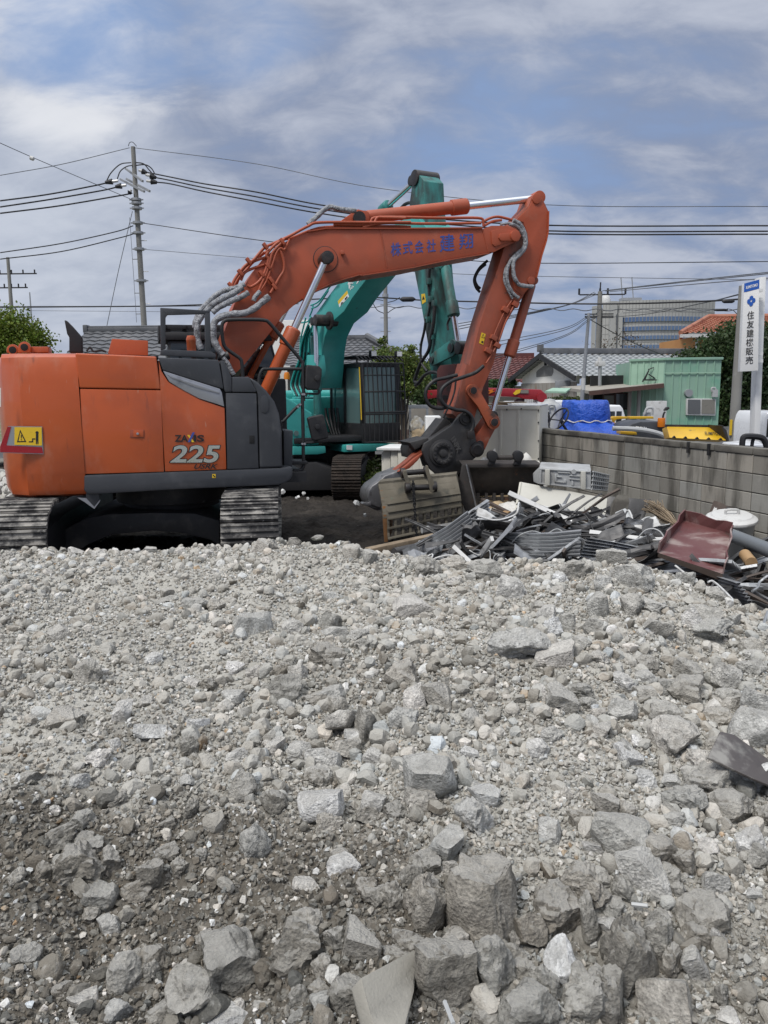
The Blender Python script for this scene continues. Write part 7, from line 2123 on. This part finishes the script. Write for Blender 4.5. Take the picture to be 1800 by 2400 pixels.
for zy in (945, 1035):
    p = atY(*Z8((75, zy)), 62); mb = MB(); mb.box(p, 3.9 if zy < 1000 else 2.5, .09, .09)
    for k in range(5): mb.cyl(p+V((-1.8+.9*k if zy < 1000 else -1.1+.55*k, 0, 0)), p+V((-1.8+.9*k if zy < 1000 else -1.1+.55*k, 0, .30)), .06, n=6)
    mb.build('cross_arm', m_wire, p2r)
p3r, a3, b3 = upole('antenna_mast', Z8((205, 1240)), Z8((192, 1065)), 70, .12, .05, 'slim distant mast right of the far left pole', m_gal)
p4r, a4, b4 = upole('utility_pole', Z3((183, 1450)), Z3((176, 865)), 32, .095, .080, 'slender concrete pole above the teal cab')
mb = MB()
for zy in (1040, 1145, 1250): 
    p = atY(*Z3((178, zy)), 32); mb.box(p, .42, .03, .03)
mb.build('step_bolts', m_gal, p4r)
mb = MB(); p = atY(*Z3((176, 972)), 32); mb.cyl(p-zA*.06, p+zA*.06, .13, n=12); mb.build('pole_band', m_gal, p4r)
p5r, a5, b5 = upole('utility_pole', Z6((455, 570)), Z6((472, 130)), 72, .26, .2, 'grey pole with cross arm standing in front of the office block')
mb = MB(); mb.cyl(b5, atY(*Z6((476, 65)), 72), .06, n=6); mb.build('mast_tip', m_wire, p5r)
mb = MB(); p = atY(*Z6((487, 152)), 72); mb.box(p, 4.1, .11, .11)
for dx_ in (-2.1, -.2, .5, 2.1): mb.cyl(p+V((dx_, 0, 0)), p+V((dx_, 0, .55)), .09, n=6)
mb.build('cross_arm', m_wire, p5r)
mb = MB()
for zy in (290, 305, 315):
    p = atY(*Z6((465, zy)), 72); mb.box(p, 2.6, .1, .1)
mb.build('cable_rack', m_wire, p5r)
p6r, a6, b6 = upole('utility_pole', Z6((345, 880)), Z6((393, 283)), 33, .095, .065, 'thin leaning pole in front of the gabled house', m_gal)
mb = MB(); p = on_pole(a6, b6, atY(*Z6((352, 785)), 33).z); mb.cyl(p-zA*.25, p+zA*.25, .092, n=12); mb.build('white_band', m_scw, p6r)
p7r, a7, b7 = upole('utility_pole', Z6((1415, 1180)), Z6((1482, 90)), 21, .15, .10, 'concrete pole close behind the white sign board')
mb = MB(); p = on_pole(a7, b7, atY(*Z6((1418, 1090)), 21).z); mb.box(p-V((.14, .10, 0)), .05, .05, .42); mb.build('hazard_marker', [m_yel], p7r)
# wires: traced pixels, each with its own distance
nw = [0]
def wire(pts, ys, r, label, mat=m_wire, reg=None, group=None):
    pts = reg(*pts) if reg else pts
    n = len(pts)
    if not isinstance(ys, (list, tuple)): ys = (ys, ys)
    P = [atY(px, py, ys[0]+(ys[1]-ys[0])*i/(n-1)) for i, (px, py) in enumerate(pts)]
    return MB().tube(P, r, n=6, sm=8).build('cable', mat, None, smooth=60, label=label, cat='cable', group=group)
wire([(312, 346), (600, 384), (880, 440), (1280, 480), (1800, 484)], (36, 30), .013, 'thin topmost wire from the pole tip across the whole sky', m_gw)
for i, (x, y, w) in enumerate(((345, 404, 'upper'), (364, 416, 'middle'), (366, 427, 'lower'))):
    yy_ = (528, 541, 548)[i]
    wire([(x, y), (400, 415+i*8), (480, 431+i*9), (600, 450+i*11), (750, 480+i*10), (950, 506+i*10), (1285, yy_), (1800, yy_+1)], (36, 30), .028 if i < 3 else .02, f'{w} of the three thick cables running right from the tall pole')
wire([(335, 523), (369, 528), (600, 562), (850, 590), (1060, 608), (1283, 617), (1800, 613)], (36, 30), .017, 'lone dark cable below the three thick cables, right of the tall pole')
wire([(333, 584), (586, 605), (850, 628), (1050, 641), (1283, 648), (1800, 656)], (36, 30), .011, 'faint thin wire lowest of those leaving the tall pole to the right', m_gw)
for i, pts in enumerate((((0,472),(300,432),(590,378),(690,356)), ((0,512),(330,462),(650,407),(758,383)), ((0,553),(380,505),(760,441),(848,425)))):
    wire(pts, (33, 36), .030, f'{("upper", "middle", "lower")[i]} of the three thick cables running left from the tall pole', m_wire, Z8)
for i, pts in enumerate((((0,808),(400,748),(750,672),(862,634)), ((0,850),(400,800),(770,713),(872,684)))):
    wire(pts, (33, 36), .022, ('upper', 'lower')[i]+' of two thinner cables running left halfway down the tall pole', m_wire, Z8)
wire(((0,307),(400,235),(840,128)), (33, 36), .014, 'thin wire from the tall pole tip to the left edge', m_gw, Z8)
wire(((-20,88),(210,190),(600,356),(850,462)), (30, 36), .014, 'thin wire slanting down from the top left to the tall pole', m_gw, Z8)
mb = MB(); p = atY(*Z8((208, 190)), 31.5); mb.lathe(p-V((.1, 0, 0)), (1, 0, -.4), [(0, .02), (.04, .08), (.16, .08), (.2, .02)], n=10); mb.build('wire_joint', m_por, None, label='small white insulator on the slanting wire, upper left', cat='insulator')
wire(((858,540),(820,700),(760,960),(692,1285)), (36, 35), .016, 'stay wire slanting down from the tall pole to the tiled roof', m_gw, Z8)
wire(((840,580),(855,800),(872,1050),(885,1260)), (36, 35), .011, 'vertical drop wire just left of the tall pole', m_gw, Z8)
wire([(-20, 719), (300, 718), (474, 714), (700, 703), (858, 697), (1000, 704), (1118, 707), (1350, 712), (1500, 711), (1650, 706), (1738, 701)], (40, 26), .030, 'long low black cable crossing the picture behind both booms')
wire([(-20, 721), (474, 717), (700, 712)], (40, 36), .02, 'grey companion of the long low cable on the left', m_gw)
pts = [(860+k*11, 718+2.2*math.sin(k*1.25)+(k*11/480)*8) for k in range(80)]
wire([(x, y-(max(0, x-1350)/400)*6) for x, y in pts], (33, 26), .016, 'wavy spiral cable under the long low cable, right half', m_gw)
wire([(60, 728), (450, 731)], (42, 40), .010, 'faint wire beneath the low cable, far left', m_gw)
for a_, (b_, lb) in zip((((30,985),(160,1010)), ((60,990),(110,1080),(165,1110)), ((195,1105),(250,1070),(320,1055)), ((195,1025),(250,1010),(290,985))), (((0, 0), 'short cable loop left of the slender pole, upper'), ((0, 0), 'slack cable loop left of the slender pole, lower'), ((0, 0), 'slack cable loop right of the slender pole, lower'), ((0, 0), 'short cable loop right of the slender pole, upper'))):
    wire(a_, 32, .016, lb, m_wire, Z3)
def splice(c, y, L_, h_, reg, label):
    p = atY(*reg(c), y); mb = MB(); mb.lathe(p-V((L_/2, 0, 0)), (1, 0, 0), [(0, .02), (L_*.12, h_*.4), (L_*.2, h_*.5), (L_*.8, h_*.5), (L_*.88, h_*.4), (L_, .02)], n=10); mb.build('cable_splice', m_wire, None, label=label, cat='cable splice')
splice((350, 1000), 31, .62, .20, Z3, 'black splice sleeve right of the slender pole')
splice((1378, 200), 23, .36, .11, Z6, 'black splice box left of the white sign top')
splice((1325, 261), 24, .42, .08, Z6, 'lower black splice sleeve in front of the office roof')
for i, (x0, y0, y1) in enumerate(((432, 135, 325), (440, 142, 345), (450, 150, 365))):
    wire([Z6((x0, y0)), Z6((200, (y0+215)*.5+60-i*2)), (1250-180, 640+y1*.33+12)], (72, 55), .03, f'{("upper", "middle", "lower")[i]} of three wires falling left from the pole before the office', m_gw)
for i, (x0, y0, y1) in enumerate(((490, 125, -6), (510, 128, 4), (540, 132, 36))):
    wire([Z6((x0, y0)), Z6((1000, (y0+y1)*.5+6)), Z6((1680, y1-2))], (72, 45), .03, f'{("upper", "middle", "lower")[i]} of three wires rising right from the pole before the office', m_gw)
for i, y1 in enumerate((432, 462, 540, 560)):
    wire([Z6((393, 300+i*12)), Z6((200, (320+y1)*.5+18)), (1250-190*.33*2, 640+(y1+75)*.3315)], (33, 30), .014, f'wire fanning left and down from the thin leaning pole, {("first", "second", "third", "lowest")[i]} from top', m_gw)
wire(((405,330),(500,385),(700,490),(920,582)), (33, 38), .02, 'service cable from the thin leaning pole down to the green building', m_wire, Z6)
wire(((490,316),(800,290),(1200,212),(1475,146)), (70, 22), .022, 'cable rising from the office-side pole to the pole behind the sign', m_wire, Z6)
wire(((400,318),(450,280),(470,262)), (33, 60), .02, 'short cable between thin leaning pole and office-side pole, upper', m_wire, Z6)
wire(((402,332),(440,318),(465,300)), (33, 60), .02, 'short cable between thin leaning pole and office-side pole, lower', m_wire, Z6)
wire(((1370,252),(1410,262),(1440,290),(1475,330)), (24, 21.5), .012, 'slack drop wire beside the white sign', m_wire, Z6)

# ------------------------------------------------------------------ sign at the right
sg = thing('sign_pylon', 'white vertical sign board with blue header and black lettering on white posts', 'sign', tuple(atZ(1750, 1010, LAND)))
SQ_ = P3(Z6((1491,74),(1597,46),(1590,690),(1461,697)), (17.5, 17.3, 17.3, 17.5))
def sq(u, v, o=0.0): return (SQ_[0]*(1-u)+SQ_[1]*u)*(1-v)+(SQ_[3]*(1-u)+SQ_[2]*u)*v+V((0, -1, 0))*o
mb = MB(); mb.prism(SQ_, V((0.02, .16, 0))); bd = mb.build('board', m_wht, sg, bevel=.008)
mb = MB(); mb.prism([sq(0, 0, .004), sq(1, 0, .004), sq(1, .098, .004), sq(0, .098, .004)], V((0, .003, 0))); mb.build('header', m_sgb, bd)
mb = MB(); lettering(mb, 'SUMITOMO', [sq(.12, .035), sq(.90, .035), sq(.90, .068), sq(.12, .068)], V((0, -.008, 0)), 0, .03); mb.build('header_lettering', m_wht, bd)
mb = MB()
cx, cy = .50, .213
ou = [(math.cos(t), math.sin(t)) for t in [2*pi*k/48 for k in range(48)]]
def em(a): 
    r_ = .62+.38*abs(math.cos(2*a))**.7; return r_
outer = [sq(cx+.27*em(2*pi*k/48)*cos(2*pi*k/48), cy+.058*em(2*pi*k/48)*sin(2*pi*k/48), .006) for k in range(48)]
inner = [sq(cx+.27*.20*(1.0 if k % 12 else 1.5)*cos(2*pi*k/48), cy+.058*.20*(1.0 if k % 12 else 1.5)*sin(2*pi*k/48), .006) for k in range(48)]
mb.add(outer+inner, [(k, (k+1) % 48, (k+1) % 48+48, k+48) for k in range(48)]); mb.build('emblem', m_sgb, bd)
mb = MB()
for i, ch in enumerate('住友建機販売'):
    v0 = .325+i*.1015
    lettering(mb, ch, [sq(.27, v0), sq(.70, v0), sq(.70, v0+.088), sq(.27, v0+.088)], V((0, -.006, 0)), 0, .009)
mb.build('lettering', m_ink, bd)
for (x0, x1, xb0, xb1, y) in ((1602, 1646, 1573, 1612, 17.7),):
    mb = MB(); P = P3(Z6((x0, 30), (x1, 25), (xb1, 1155), (xb0, 1155)), [y]*4); P[2].z = P[3].z = LAND; mb.prism(P, V((0, .25, 0))); mb.build('post', m_wht, sg, bevel=.01)
mb = MB()
for zy in (110, 175, 560, 610):
    mb.prism(P3(Z6((1588,zy),(1625,zy),(1624,zy+22),(1587,zy+22)), [17.5]*4), V((0, .1, 0)))
mb.build('bracket', m_wht, sg)

# ------------------------------------------------------------------ machines and cars beyond the wall
YZ = GZ+.08
# crane truck
ctk = thing('crane_truck', 'white truck with a dark red folded crane boom above the cream cabinet', 'truck', tuple(atZ(1180, 1000, YZ)))
mb = MB(); CQ = P3(Z5((880,192),(1385,208),(1412,232),(1422,270),(1408,292),(1290,292),(1200,268),(880,258)), [22.0]*8); mb.prism(CQ, V((.05, .55, 0))); cb_ = mb.build('crane_boom', m_crn, ctk, bevel=.04)
mb = MB(); mb.prism(P3(Z5((500,215),(890,192),(890,262),(640,262),(500,285)), [22.1]*5), V((0, .5, 0))); mb.build('boom_base', m_crn, ctk, bevel=.03)
mb = MB(); p = atY(*Z5((1395, 270)), 21.95); mb.cyl(p, p+V((0, .6, 0)), .14, n=18); mb.build('sheave', m_crn, cb_)
mb = MB(); lettering(mb, 'NIC', P3(Z5((918,206),(972,207),(972,228),(918,227)), [21.98]*4), V((0, -.01, 0)), 0, .03); lettering(mb, 'SAFETY', P3(Z5((945,236),(1000,237),(1000,247),(945,246)), [21.98]*4), V((0, -.01, 0)), 0, .02) if False else None
mb.build('boom_lettering', m_wht, cb_)
mb = MB(); mb.prism(P3(Z5((975,215),(1020,205),(1008,222),(1030,222),(978,245),(990,226)), [21.97]*6), V((0, .02, 0))); mb.build('orange_flash', m_amb, cb_)
mb = MB(); mb.prism(P3(Z5((1170,240),(1195,212),(1235,206),(1222,236),(1185,252)), [21.97]*5), V((0, .02, 0))); mb.build('boom_sticker', m_yel, cb_)
mb = MB(); mb.prism(P3(Z5((1228,212),(1290,210),(1290,238),(1228,238)), [21.97]*4), V((0, .02, 0))); mb.build('data_plate', m_pane2, cb_)
mb = MB(); a = atY(1150, 985, 22); mb.box((a.x, 22.8, .75), 4.0, 1.8, .5); mb.build('load_bed', m_whc, ctk, bevel=.04)
mb = MB(); a = atY(1228, 950, 22.2); mb.box((a.x, 22.9, 1.0), .75, 1.7, 1.15); mb.build('body_locker', m_whc, ctk, bevel=.06)
mb = MB(); a = atY(*Z5((1240, 300)), 22.0); mb.lathe(V((a.x, 22.3, .9)), zA, [(0, .18), (.3, .24), (.65, .22), (.75, .1), (.76, 0)], n=16); mb.build('winch_drum', m_acg, ctk)
mb = MB()
for k in range(5): mb.cyl(P3(Z5((1265+k*14, 285), (1265+k*14, 310)), [21.8]*2)[0], P3(Z5((1265+k*14, 285), (1265+k*14, 310)), [21.8]*2)[1], .02, n=6)
mb.build('lever', m_scw, ctk)
for dx_ in (-1.4, 1.2):
    mb = MB(); mb.cyl((a.x+dx_, 21.95, YZ+.38), (a.x+dx_, 22.2, YZ+.38), .38, n=20); mb.build('wheel', m_bk, ctk, bevel=.04)
def van(px0, px1, pyr, y, label, rear=False):
    a, b = atY(px0, pyr, y), atY(px1, pyr, y); L_ = b.x-a.x; zt_v = a.z
    v_ = thing('van', label, 'van', ((a.x+b.x)/2, y, YZ))
    prof = [(0, .45), (.0, 1.0), (.04, zt_v-.12), (.10, zt_v), (.82, zt_v), (.90, zt_v-.1), (1.0, 1.05), (1.04, .85), (1.04, .35), (0, .35)]
    mb = MB(); mb.prism([V((a.x+L_*u, y, z)) for u, z in prof], V((0, 1.6, 0))); mb.build('body', m_whc, v_, bevel=.06, seg=3)
    for u0, u1 in ((.10, .36), (.40, .64), (.68, .86)):
        mb = MB(); mb.prism([V((a.x+L_*u, y-.012, z)) for u, z in ((u0, zt_v-.62), (u1, zt_v-.62), (u1, zt_v-.18), (u0+.01, zt_v-.18))], V((0, .03, 0))); mb.build('window', m_glass, v_, bevel=.01)
    for u in (.2, .82):
        mb = MB(); mb.cyl((a.x+L_*u, y-.02, YZ+.3), (a.x+L_*u, y+.2, YZ+.3), .3, n=20); w_ = mb.build('wheel', m_bk, v_, bevel=.03)
    return v_
van(1240, 1345, 949, 24.5, 'white van left of the blue tarpaulin')
van(1270, 1352, 939, 29, 'second white van farther back, only its roof showing')
van(1395, 1468, 950, 23, 'white van with dark windows right of the blue tarpaulin')
van(1790, 1880, 965, 19, 'white van cut by the right edge beside the sign post')
# blue tarpaulin over a machine
def ring_px(zy, x0, x1, y, d_, k=40, seed=0, amp=.03):
    a, b = atY(*Z6((x0, zy)), y), atY(*Z6((x1, zy)), y); q_ = (y+d_)/y; cx_, rx = (a.x+b.x)/2*q_, (b.x-a.x)/2*q_; a.z = EYE+(a.z-EYE)*q_
    out = []
    for i in range(k):
        t = 2*pi*i/k; c_, s_ = cos(t), sin(t)
        e = 3.2; m_ = (abs(c_)**e+abs(s_)**e)**(-1/e)
        f_ = 1+amp*math.sin(i*2.9+seed)+amp*.7*math.sin(i*5.3+seed*2)
        out.append(V((cx_+rx*c_*m_*f_, y+d_+d_*s_*m_*f_, a.z+.02*math.sin(i*1.7+seed))))
    return out
tp = thing('tarpaulin_machine', 'machine wrapped in a bright blue tarpaulin tied with rope behind the wall', 'tarpaulin', tuple(atZ(1390, 1020, YZ)))
mb = MB(); rings = [ring_px(904, 290, 440, 15.6, .5, amp=.02), ring_px(906, 228, 500, 15.5, .62, amp=.015), ring_px(930, 218, 506, 15.45, .68, seed=1, amp=.02), ring_px(980, 217, 512, 15.45, .68, seed=1.2, amp=.03), ring_px(1035, 216, 516, 15.45, .68, seed=1.4, amp=.025), ring_px(1050, 218, 512, 15.45, .66, seed=1.5, amp=.02), ring_px(1070, 195, 548, 15.3, .8, seed=1.7, amp=.035), ring_px(1100, 178, 590, 15.15, .95, seed=1.8, amp=.045), ring_px(1140, 150, 645, 15.0, 1.1, seed=2, amp=.05), ring_px(1300, 140, 660, 15.0, 1.15, seed=2, amp=.05)]
mb.loft(rings); mb.build('tarpaulin', m_blt, tp, smooth=60)
mb = MB(); rp = ring_px(1043, 212, 520, 15.42, .70, amp=.015); mb.tube(rp+[rp[0]], .012, n=6, sm=2); mb.build('rope', m_sack, tp)
# small roller with steering wheel
rl_ = thing('road_roller', 'small grey road roller with a black steering wheel left of the blue tarpaulin', 'roller', tuple(atZ(1290, 1000, YZ)))
mb = MB(); a = atY(*Z6((135, 1030)), 15.9); mb.lathe(V((a.x, 16.2, .5)), zA, [(0, .26), (1.02, .27), (1.10, .22), (1.16, .12), (1.2, .1), (1.22, 0)], n=20); mb.build('tank', m_acg, rl_)
mb = MB(); mb.tube(P3(Z6((112,970),(112,938),(150,938),(148,972)), [15.9]*4), .02, n=6, sm=2); mb.build('tank_collar', m_gal, rl_)
mb = MB(); c_ = atY(*Z6((178, 1032)), 15.4); axw = V((-.75, -.35, .55)).normalized(); mb.tube([p for p in mb.ring(c_, axw, .25, 24)]+[mb.ring(c_, axw, .25, 24)[0]], .018, n=6, sm=1); 
for q in mb.ring(c_, axw, .24, 3): mb.cyl(c_-axw*.05, q, .012, n=6)
mb.cyl(c_-axw*.05, c_-axw*.7-zA*.3, .025, n=8); mb.build('steering_wheel', m_bk, rl_)
mb = MB()
for p in (((60,1080),(62,1000),(75,985),(108,990),(112,1080)), ((65,1030),(110,1032)), ((70,1010),(108,1012)), ((68,970),(90,965),(85,1000))): mb.tube(P3(Z6(*p), [15.6]*len(p)), .02, n=6, sm=3)
mb.build('seat_frame', m_bk, rl_)
mb = MB(); mb.prism(P3(Z6((62,1015),(110,1015),(112,1060),(62,1062)), [15.7]*4), V((0, .06, 0))); mb.build('seat', m_bk, rl_, bevel=.02)
mb = MB(); a = atY(*Z6((140, 1100)), 15.8); mb.box((a.x, 16.2, .42), 1.0, .9, .75); mb.build('body', m_acg, rl_, bevel=.06)
# yellow loader / truck with folded arm
ld_ = thing('excavator', 'mini excavator with yellow boom and dark engine cover between tarpaulin and yellow bucket', 'excavator', tuple(atZ(1500, 1020, YZ)))
yl = 14.6
mb = MB(); mb.prism(P3(Z6((520,1062),(522,1050),(572,1014),(660,1014),(662,1030),(590,1034),(575,1052),(575,1070)), [yl+1.5]*8), V((0, .2, 0))); mb.prism(P3(Z6((680,1014),(850,1014),(852,1030),(680,1032)), [yl+1.5]*4), V((0, .2, 0))); mb.build('boom', m_yem, ld_, bevel=.01)
mb = MB(); mb.prism(P3(Z6((545,1058),(615,1060),(615,1078),(548,1074)), [yl+1.2]*4), V((0, .2, 0))); mb.build('orange_cover', m_amb, ld_, bevel=.01)
mb = MB(); mb.prism(P3(Z6((665,1090),(700,1066),(760,1050),(920,1050),(940,1085),(965,1175),(660,1170)), [yl]*7), V((0, 1.0, 0))); bdm = mb.build('engine_cover', m_dk, ld_, bevel=.03)
mb = MB(); lettering(mb, 'TSUBATA', P3(Z6((722,1082),(804,1088),(802,1106),(722,1100)), [yl]*4), V((0, -.012, 0)), 0, .03); mb.build('cover_lettering', m_wht, bdm)
mb = MB(); mb.tube(P3(Z6((560,1098),(640,1100),(740,1106),(830,1120),(900,1140),(955,1168)), [yl-.35]*6), .045, n=8); mb.build('grab_rail', m_acg, ld_)
mb = MB(); mb.prism(P3(Z6((620,1118),(730,1124),(735,1145),(620,1140)), [yl-.25]*4), V((0, .3, 0))); mb.build('side_panel', m_yem, ld_, bevel=.01)
mb = MB(); p = atY(*Z6((905, 1062)), yl-.02); mb.cyl(p-zA*.07, p+zA*.10, .07, n=12); mb.build('beacon', m_amb, ld_, bevel=.01)
mb = MB(); mb.tube(P3(Z6((915,1080),(918,1010),(930,980)), [yl+.3]*3), .018, n=6); mb.build('mirror_arm', m_bk, ld_)
mb = MB(); mb.prism(P3(Z6((924,968),(940,948),(962,946),(965,958),(945,972),(928,975)), [yl+.3]*6), V((0, .06, 0))); mb.build('mirror', m_bk, ld_, bevel=.012)
mb = MB(); mb.box(atY(*Z6((830, 1215)), yl+.8), 1.3, 1.2, .7); mb.build('chassis', m_bk, ld_, bevel=.04)
mb = MB(); mb.tube(P3(Z6((785,1000),(800,960),(825,952),(845,960),(840,1005)), [19]*5), .03, n=6, sm=3); mb.prism(P3(Z6((785,985),(830,985),(832,1012),(783,1012)), [19.05]*4), V((0, .1, 0))); mb.build('hand_truck', m_acg, None, label='grey bent-tube hand truck in front of the shed doors', cat='hand truck')
mb = MB(); mb.box(atY(*Z6((868, 985)), 24), .5, .4, .7); mb.build('carton', m_scw, None, bevel=.01, label='white carton standing in front of the shed doors', cat='carton')
# yellow bucket
yb = thing('loader_bucket', 'yellow loader bucket with chipped paint and black lettering resting behind the wall', 'bucket', tuple(atZ(1640, 1030, YZ)))
YQ = P3(Z6((942,1084),(1342,1090),(1372,1184),(962,1164)), (12.6, 12.2, 11.8, 12.2))
mb = MB(); mb.prism(YQ, V((.1, .5, -.06))); ybb = mb.build('shell', m_yem, yb, bevel=.02)
mb = MB()
for k in range(5): 
    u = .08+.2*k; p = YQ[3]*(1-u)+YQ[2]*u; mb.prism([p+V((-.03, -.02, .0)), p+V((.03, -.02, 0)), p+V((.0, -.03, .035))], V((0, .04, 0)))
mb.prism([YQ[0]+V((0, -.01, .03)), YQ[1]+V((0, -.01, .03)), YQ[1]+V((0, -.01, -.01)), YQ[0]+V((0, -.01, -.01))], V((0, .08, 0)))
mb.build('worn_edge', m_grs, ybb)
def yq(u, v): return (YQ[0]*(1-u)+YQ[1]*u)*(1-v)+(YQ[3]*(1-u)+YQ[2]*u)*v
mb = MB(); lettering(mb, 'SUMITOMO', [yq(.64, .42), yq(.97, .42), yq(.965, .66), yq(.635, .64)], V((0, -.02, .01)), 0, .02); mb.build('lettering', m_ink, ybb)
mb = MB(); mb.prism(P3(Z6((1330,1080),(1365,1110),(1385,1185),(1370,1190),(1345,1120)), [11.8]*5), V((0, .5, 0))); mb.build('side_cheek', m_bk2, yb)
mb = MB(); p, q = atY(*Z6((1548, 1040)), 28), atY(*Z6((1546, 1150)), 28); mb.cyl(V((p.x, 28, YZ)), p, .12, n=12); mb.build('bollard', m_yel, None, label='yellow bollard between grey pole and white sign post', cat='bollard')
bs = MB(); bs.tube(P3(Z6((1475,1240),(1480,1180),(1500,1155),(1600,1160),(1635,1185),(1655,1245)), [8.9]*6), .035, n=8, sm=4); bs.tube(P3(Z6((1545,1225),(1550,1190),(1560,1165)), [8.92]*3), .02, n=6); bs.prism(P3(Z6((1472,1225),(1640,1235),(1640,1260),(1472,1255)), [8.9]*4), V((0, .3, 0)))
bs.build('machine_seat', m_bk, None, label='black curved seat back showing just above the wall, far right', cat='seat')
mb = slab3(Z6((1335,1195),(1480,1180),(1600,1190),(1640,1215),(1470,1212)), (9.9, 10.3, 10.2, 9.6, 9.4), .06); mb.build('white_hatch', m_whc, None, bevel=.02, label='flat white vehicle hood just above the wall, far right', cat='car hood')
# white rubble pile beyond the left crawler
rz = np.random.RandomState(77)
lib = [shard(2000+k, 16) for k in range(16)]
vs, fs, cs = [], [], []; off = 0
for i in range(900):
    px, py = rz.uniform(-160, 75), 0
    y = rz.uniform(11.6, 15.5); x = atY(rz.uniform(-200, 85), 1170, y).x
    hmax = max(0, .75*(1-((y-13.4)/2.2)**2))*min(1, max(0, (-4.9*y/11-.0-x+.9)/1.2))
    if hmax <= .02: continue
    s = rz.uniform(.06, .22); v, f = lib[i % 16]
    A_ = Matrix.Rotation(rz.uniform(0, 6), 3, 'Z') @ Matrix.Rotation(rz.uniform(0, 6), 3, 'X')
    z = GZ-.1+hmax*rz.uniform(.55, 1.05)
    vs += [A_ @ (V(p)*s)+V((x, y, z)) for p in v]; fs += [tuple(int(a)+off for a in t) for t in f]; off += len(v)
    c_ = tone(rz.uniform(.4, 1.7)); cs += [(*c_, 1)]*len(v)
o_ = MB().add(vs, fs).build('pale_rubble', m_stone, None, smooth=0, label='pale stone rubble heaped behind the orange excavator, far left', cat='rubble', kind='stuff')
at_ = o_.data.attributes.new('stone_colour', 'FLOAT_COLOR', 'POINT'); at_.data.foreach_set('color', np.array(cs, np.float32).ravel())
for i in range(7):
    px, py, w_ = [(663, 1152, 22), (700, 1165, 14), (712, 1157, 16), (722, 1168, 12), (694, 1167, 10), (835, 1180, 26), (856, 1207, 14)][i]
    p = atZ(px, py, GZ+.03); v, f = lib[i]; s = w_*p.y/1803*.62
    MB().add([V(q)*s+p for q in v], [tuple(int(a) for a in t) for t in f]).build('white_stone', m_scw, None, smooth=0, label=f'white stone lying on the black soil, {("nearest the step of the orange machine", "left in the row before the teal crawler", "upper one in the row before the teal crawler", "right in the row before the teal crawler", "smallest in the row before the teal crawler", "flat one near the jaw tip", "small one below the jaw tip")[i]}', cat='stone')
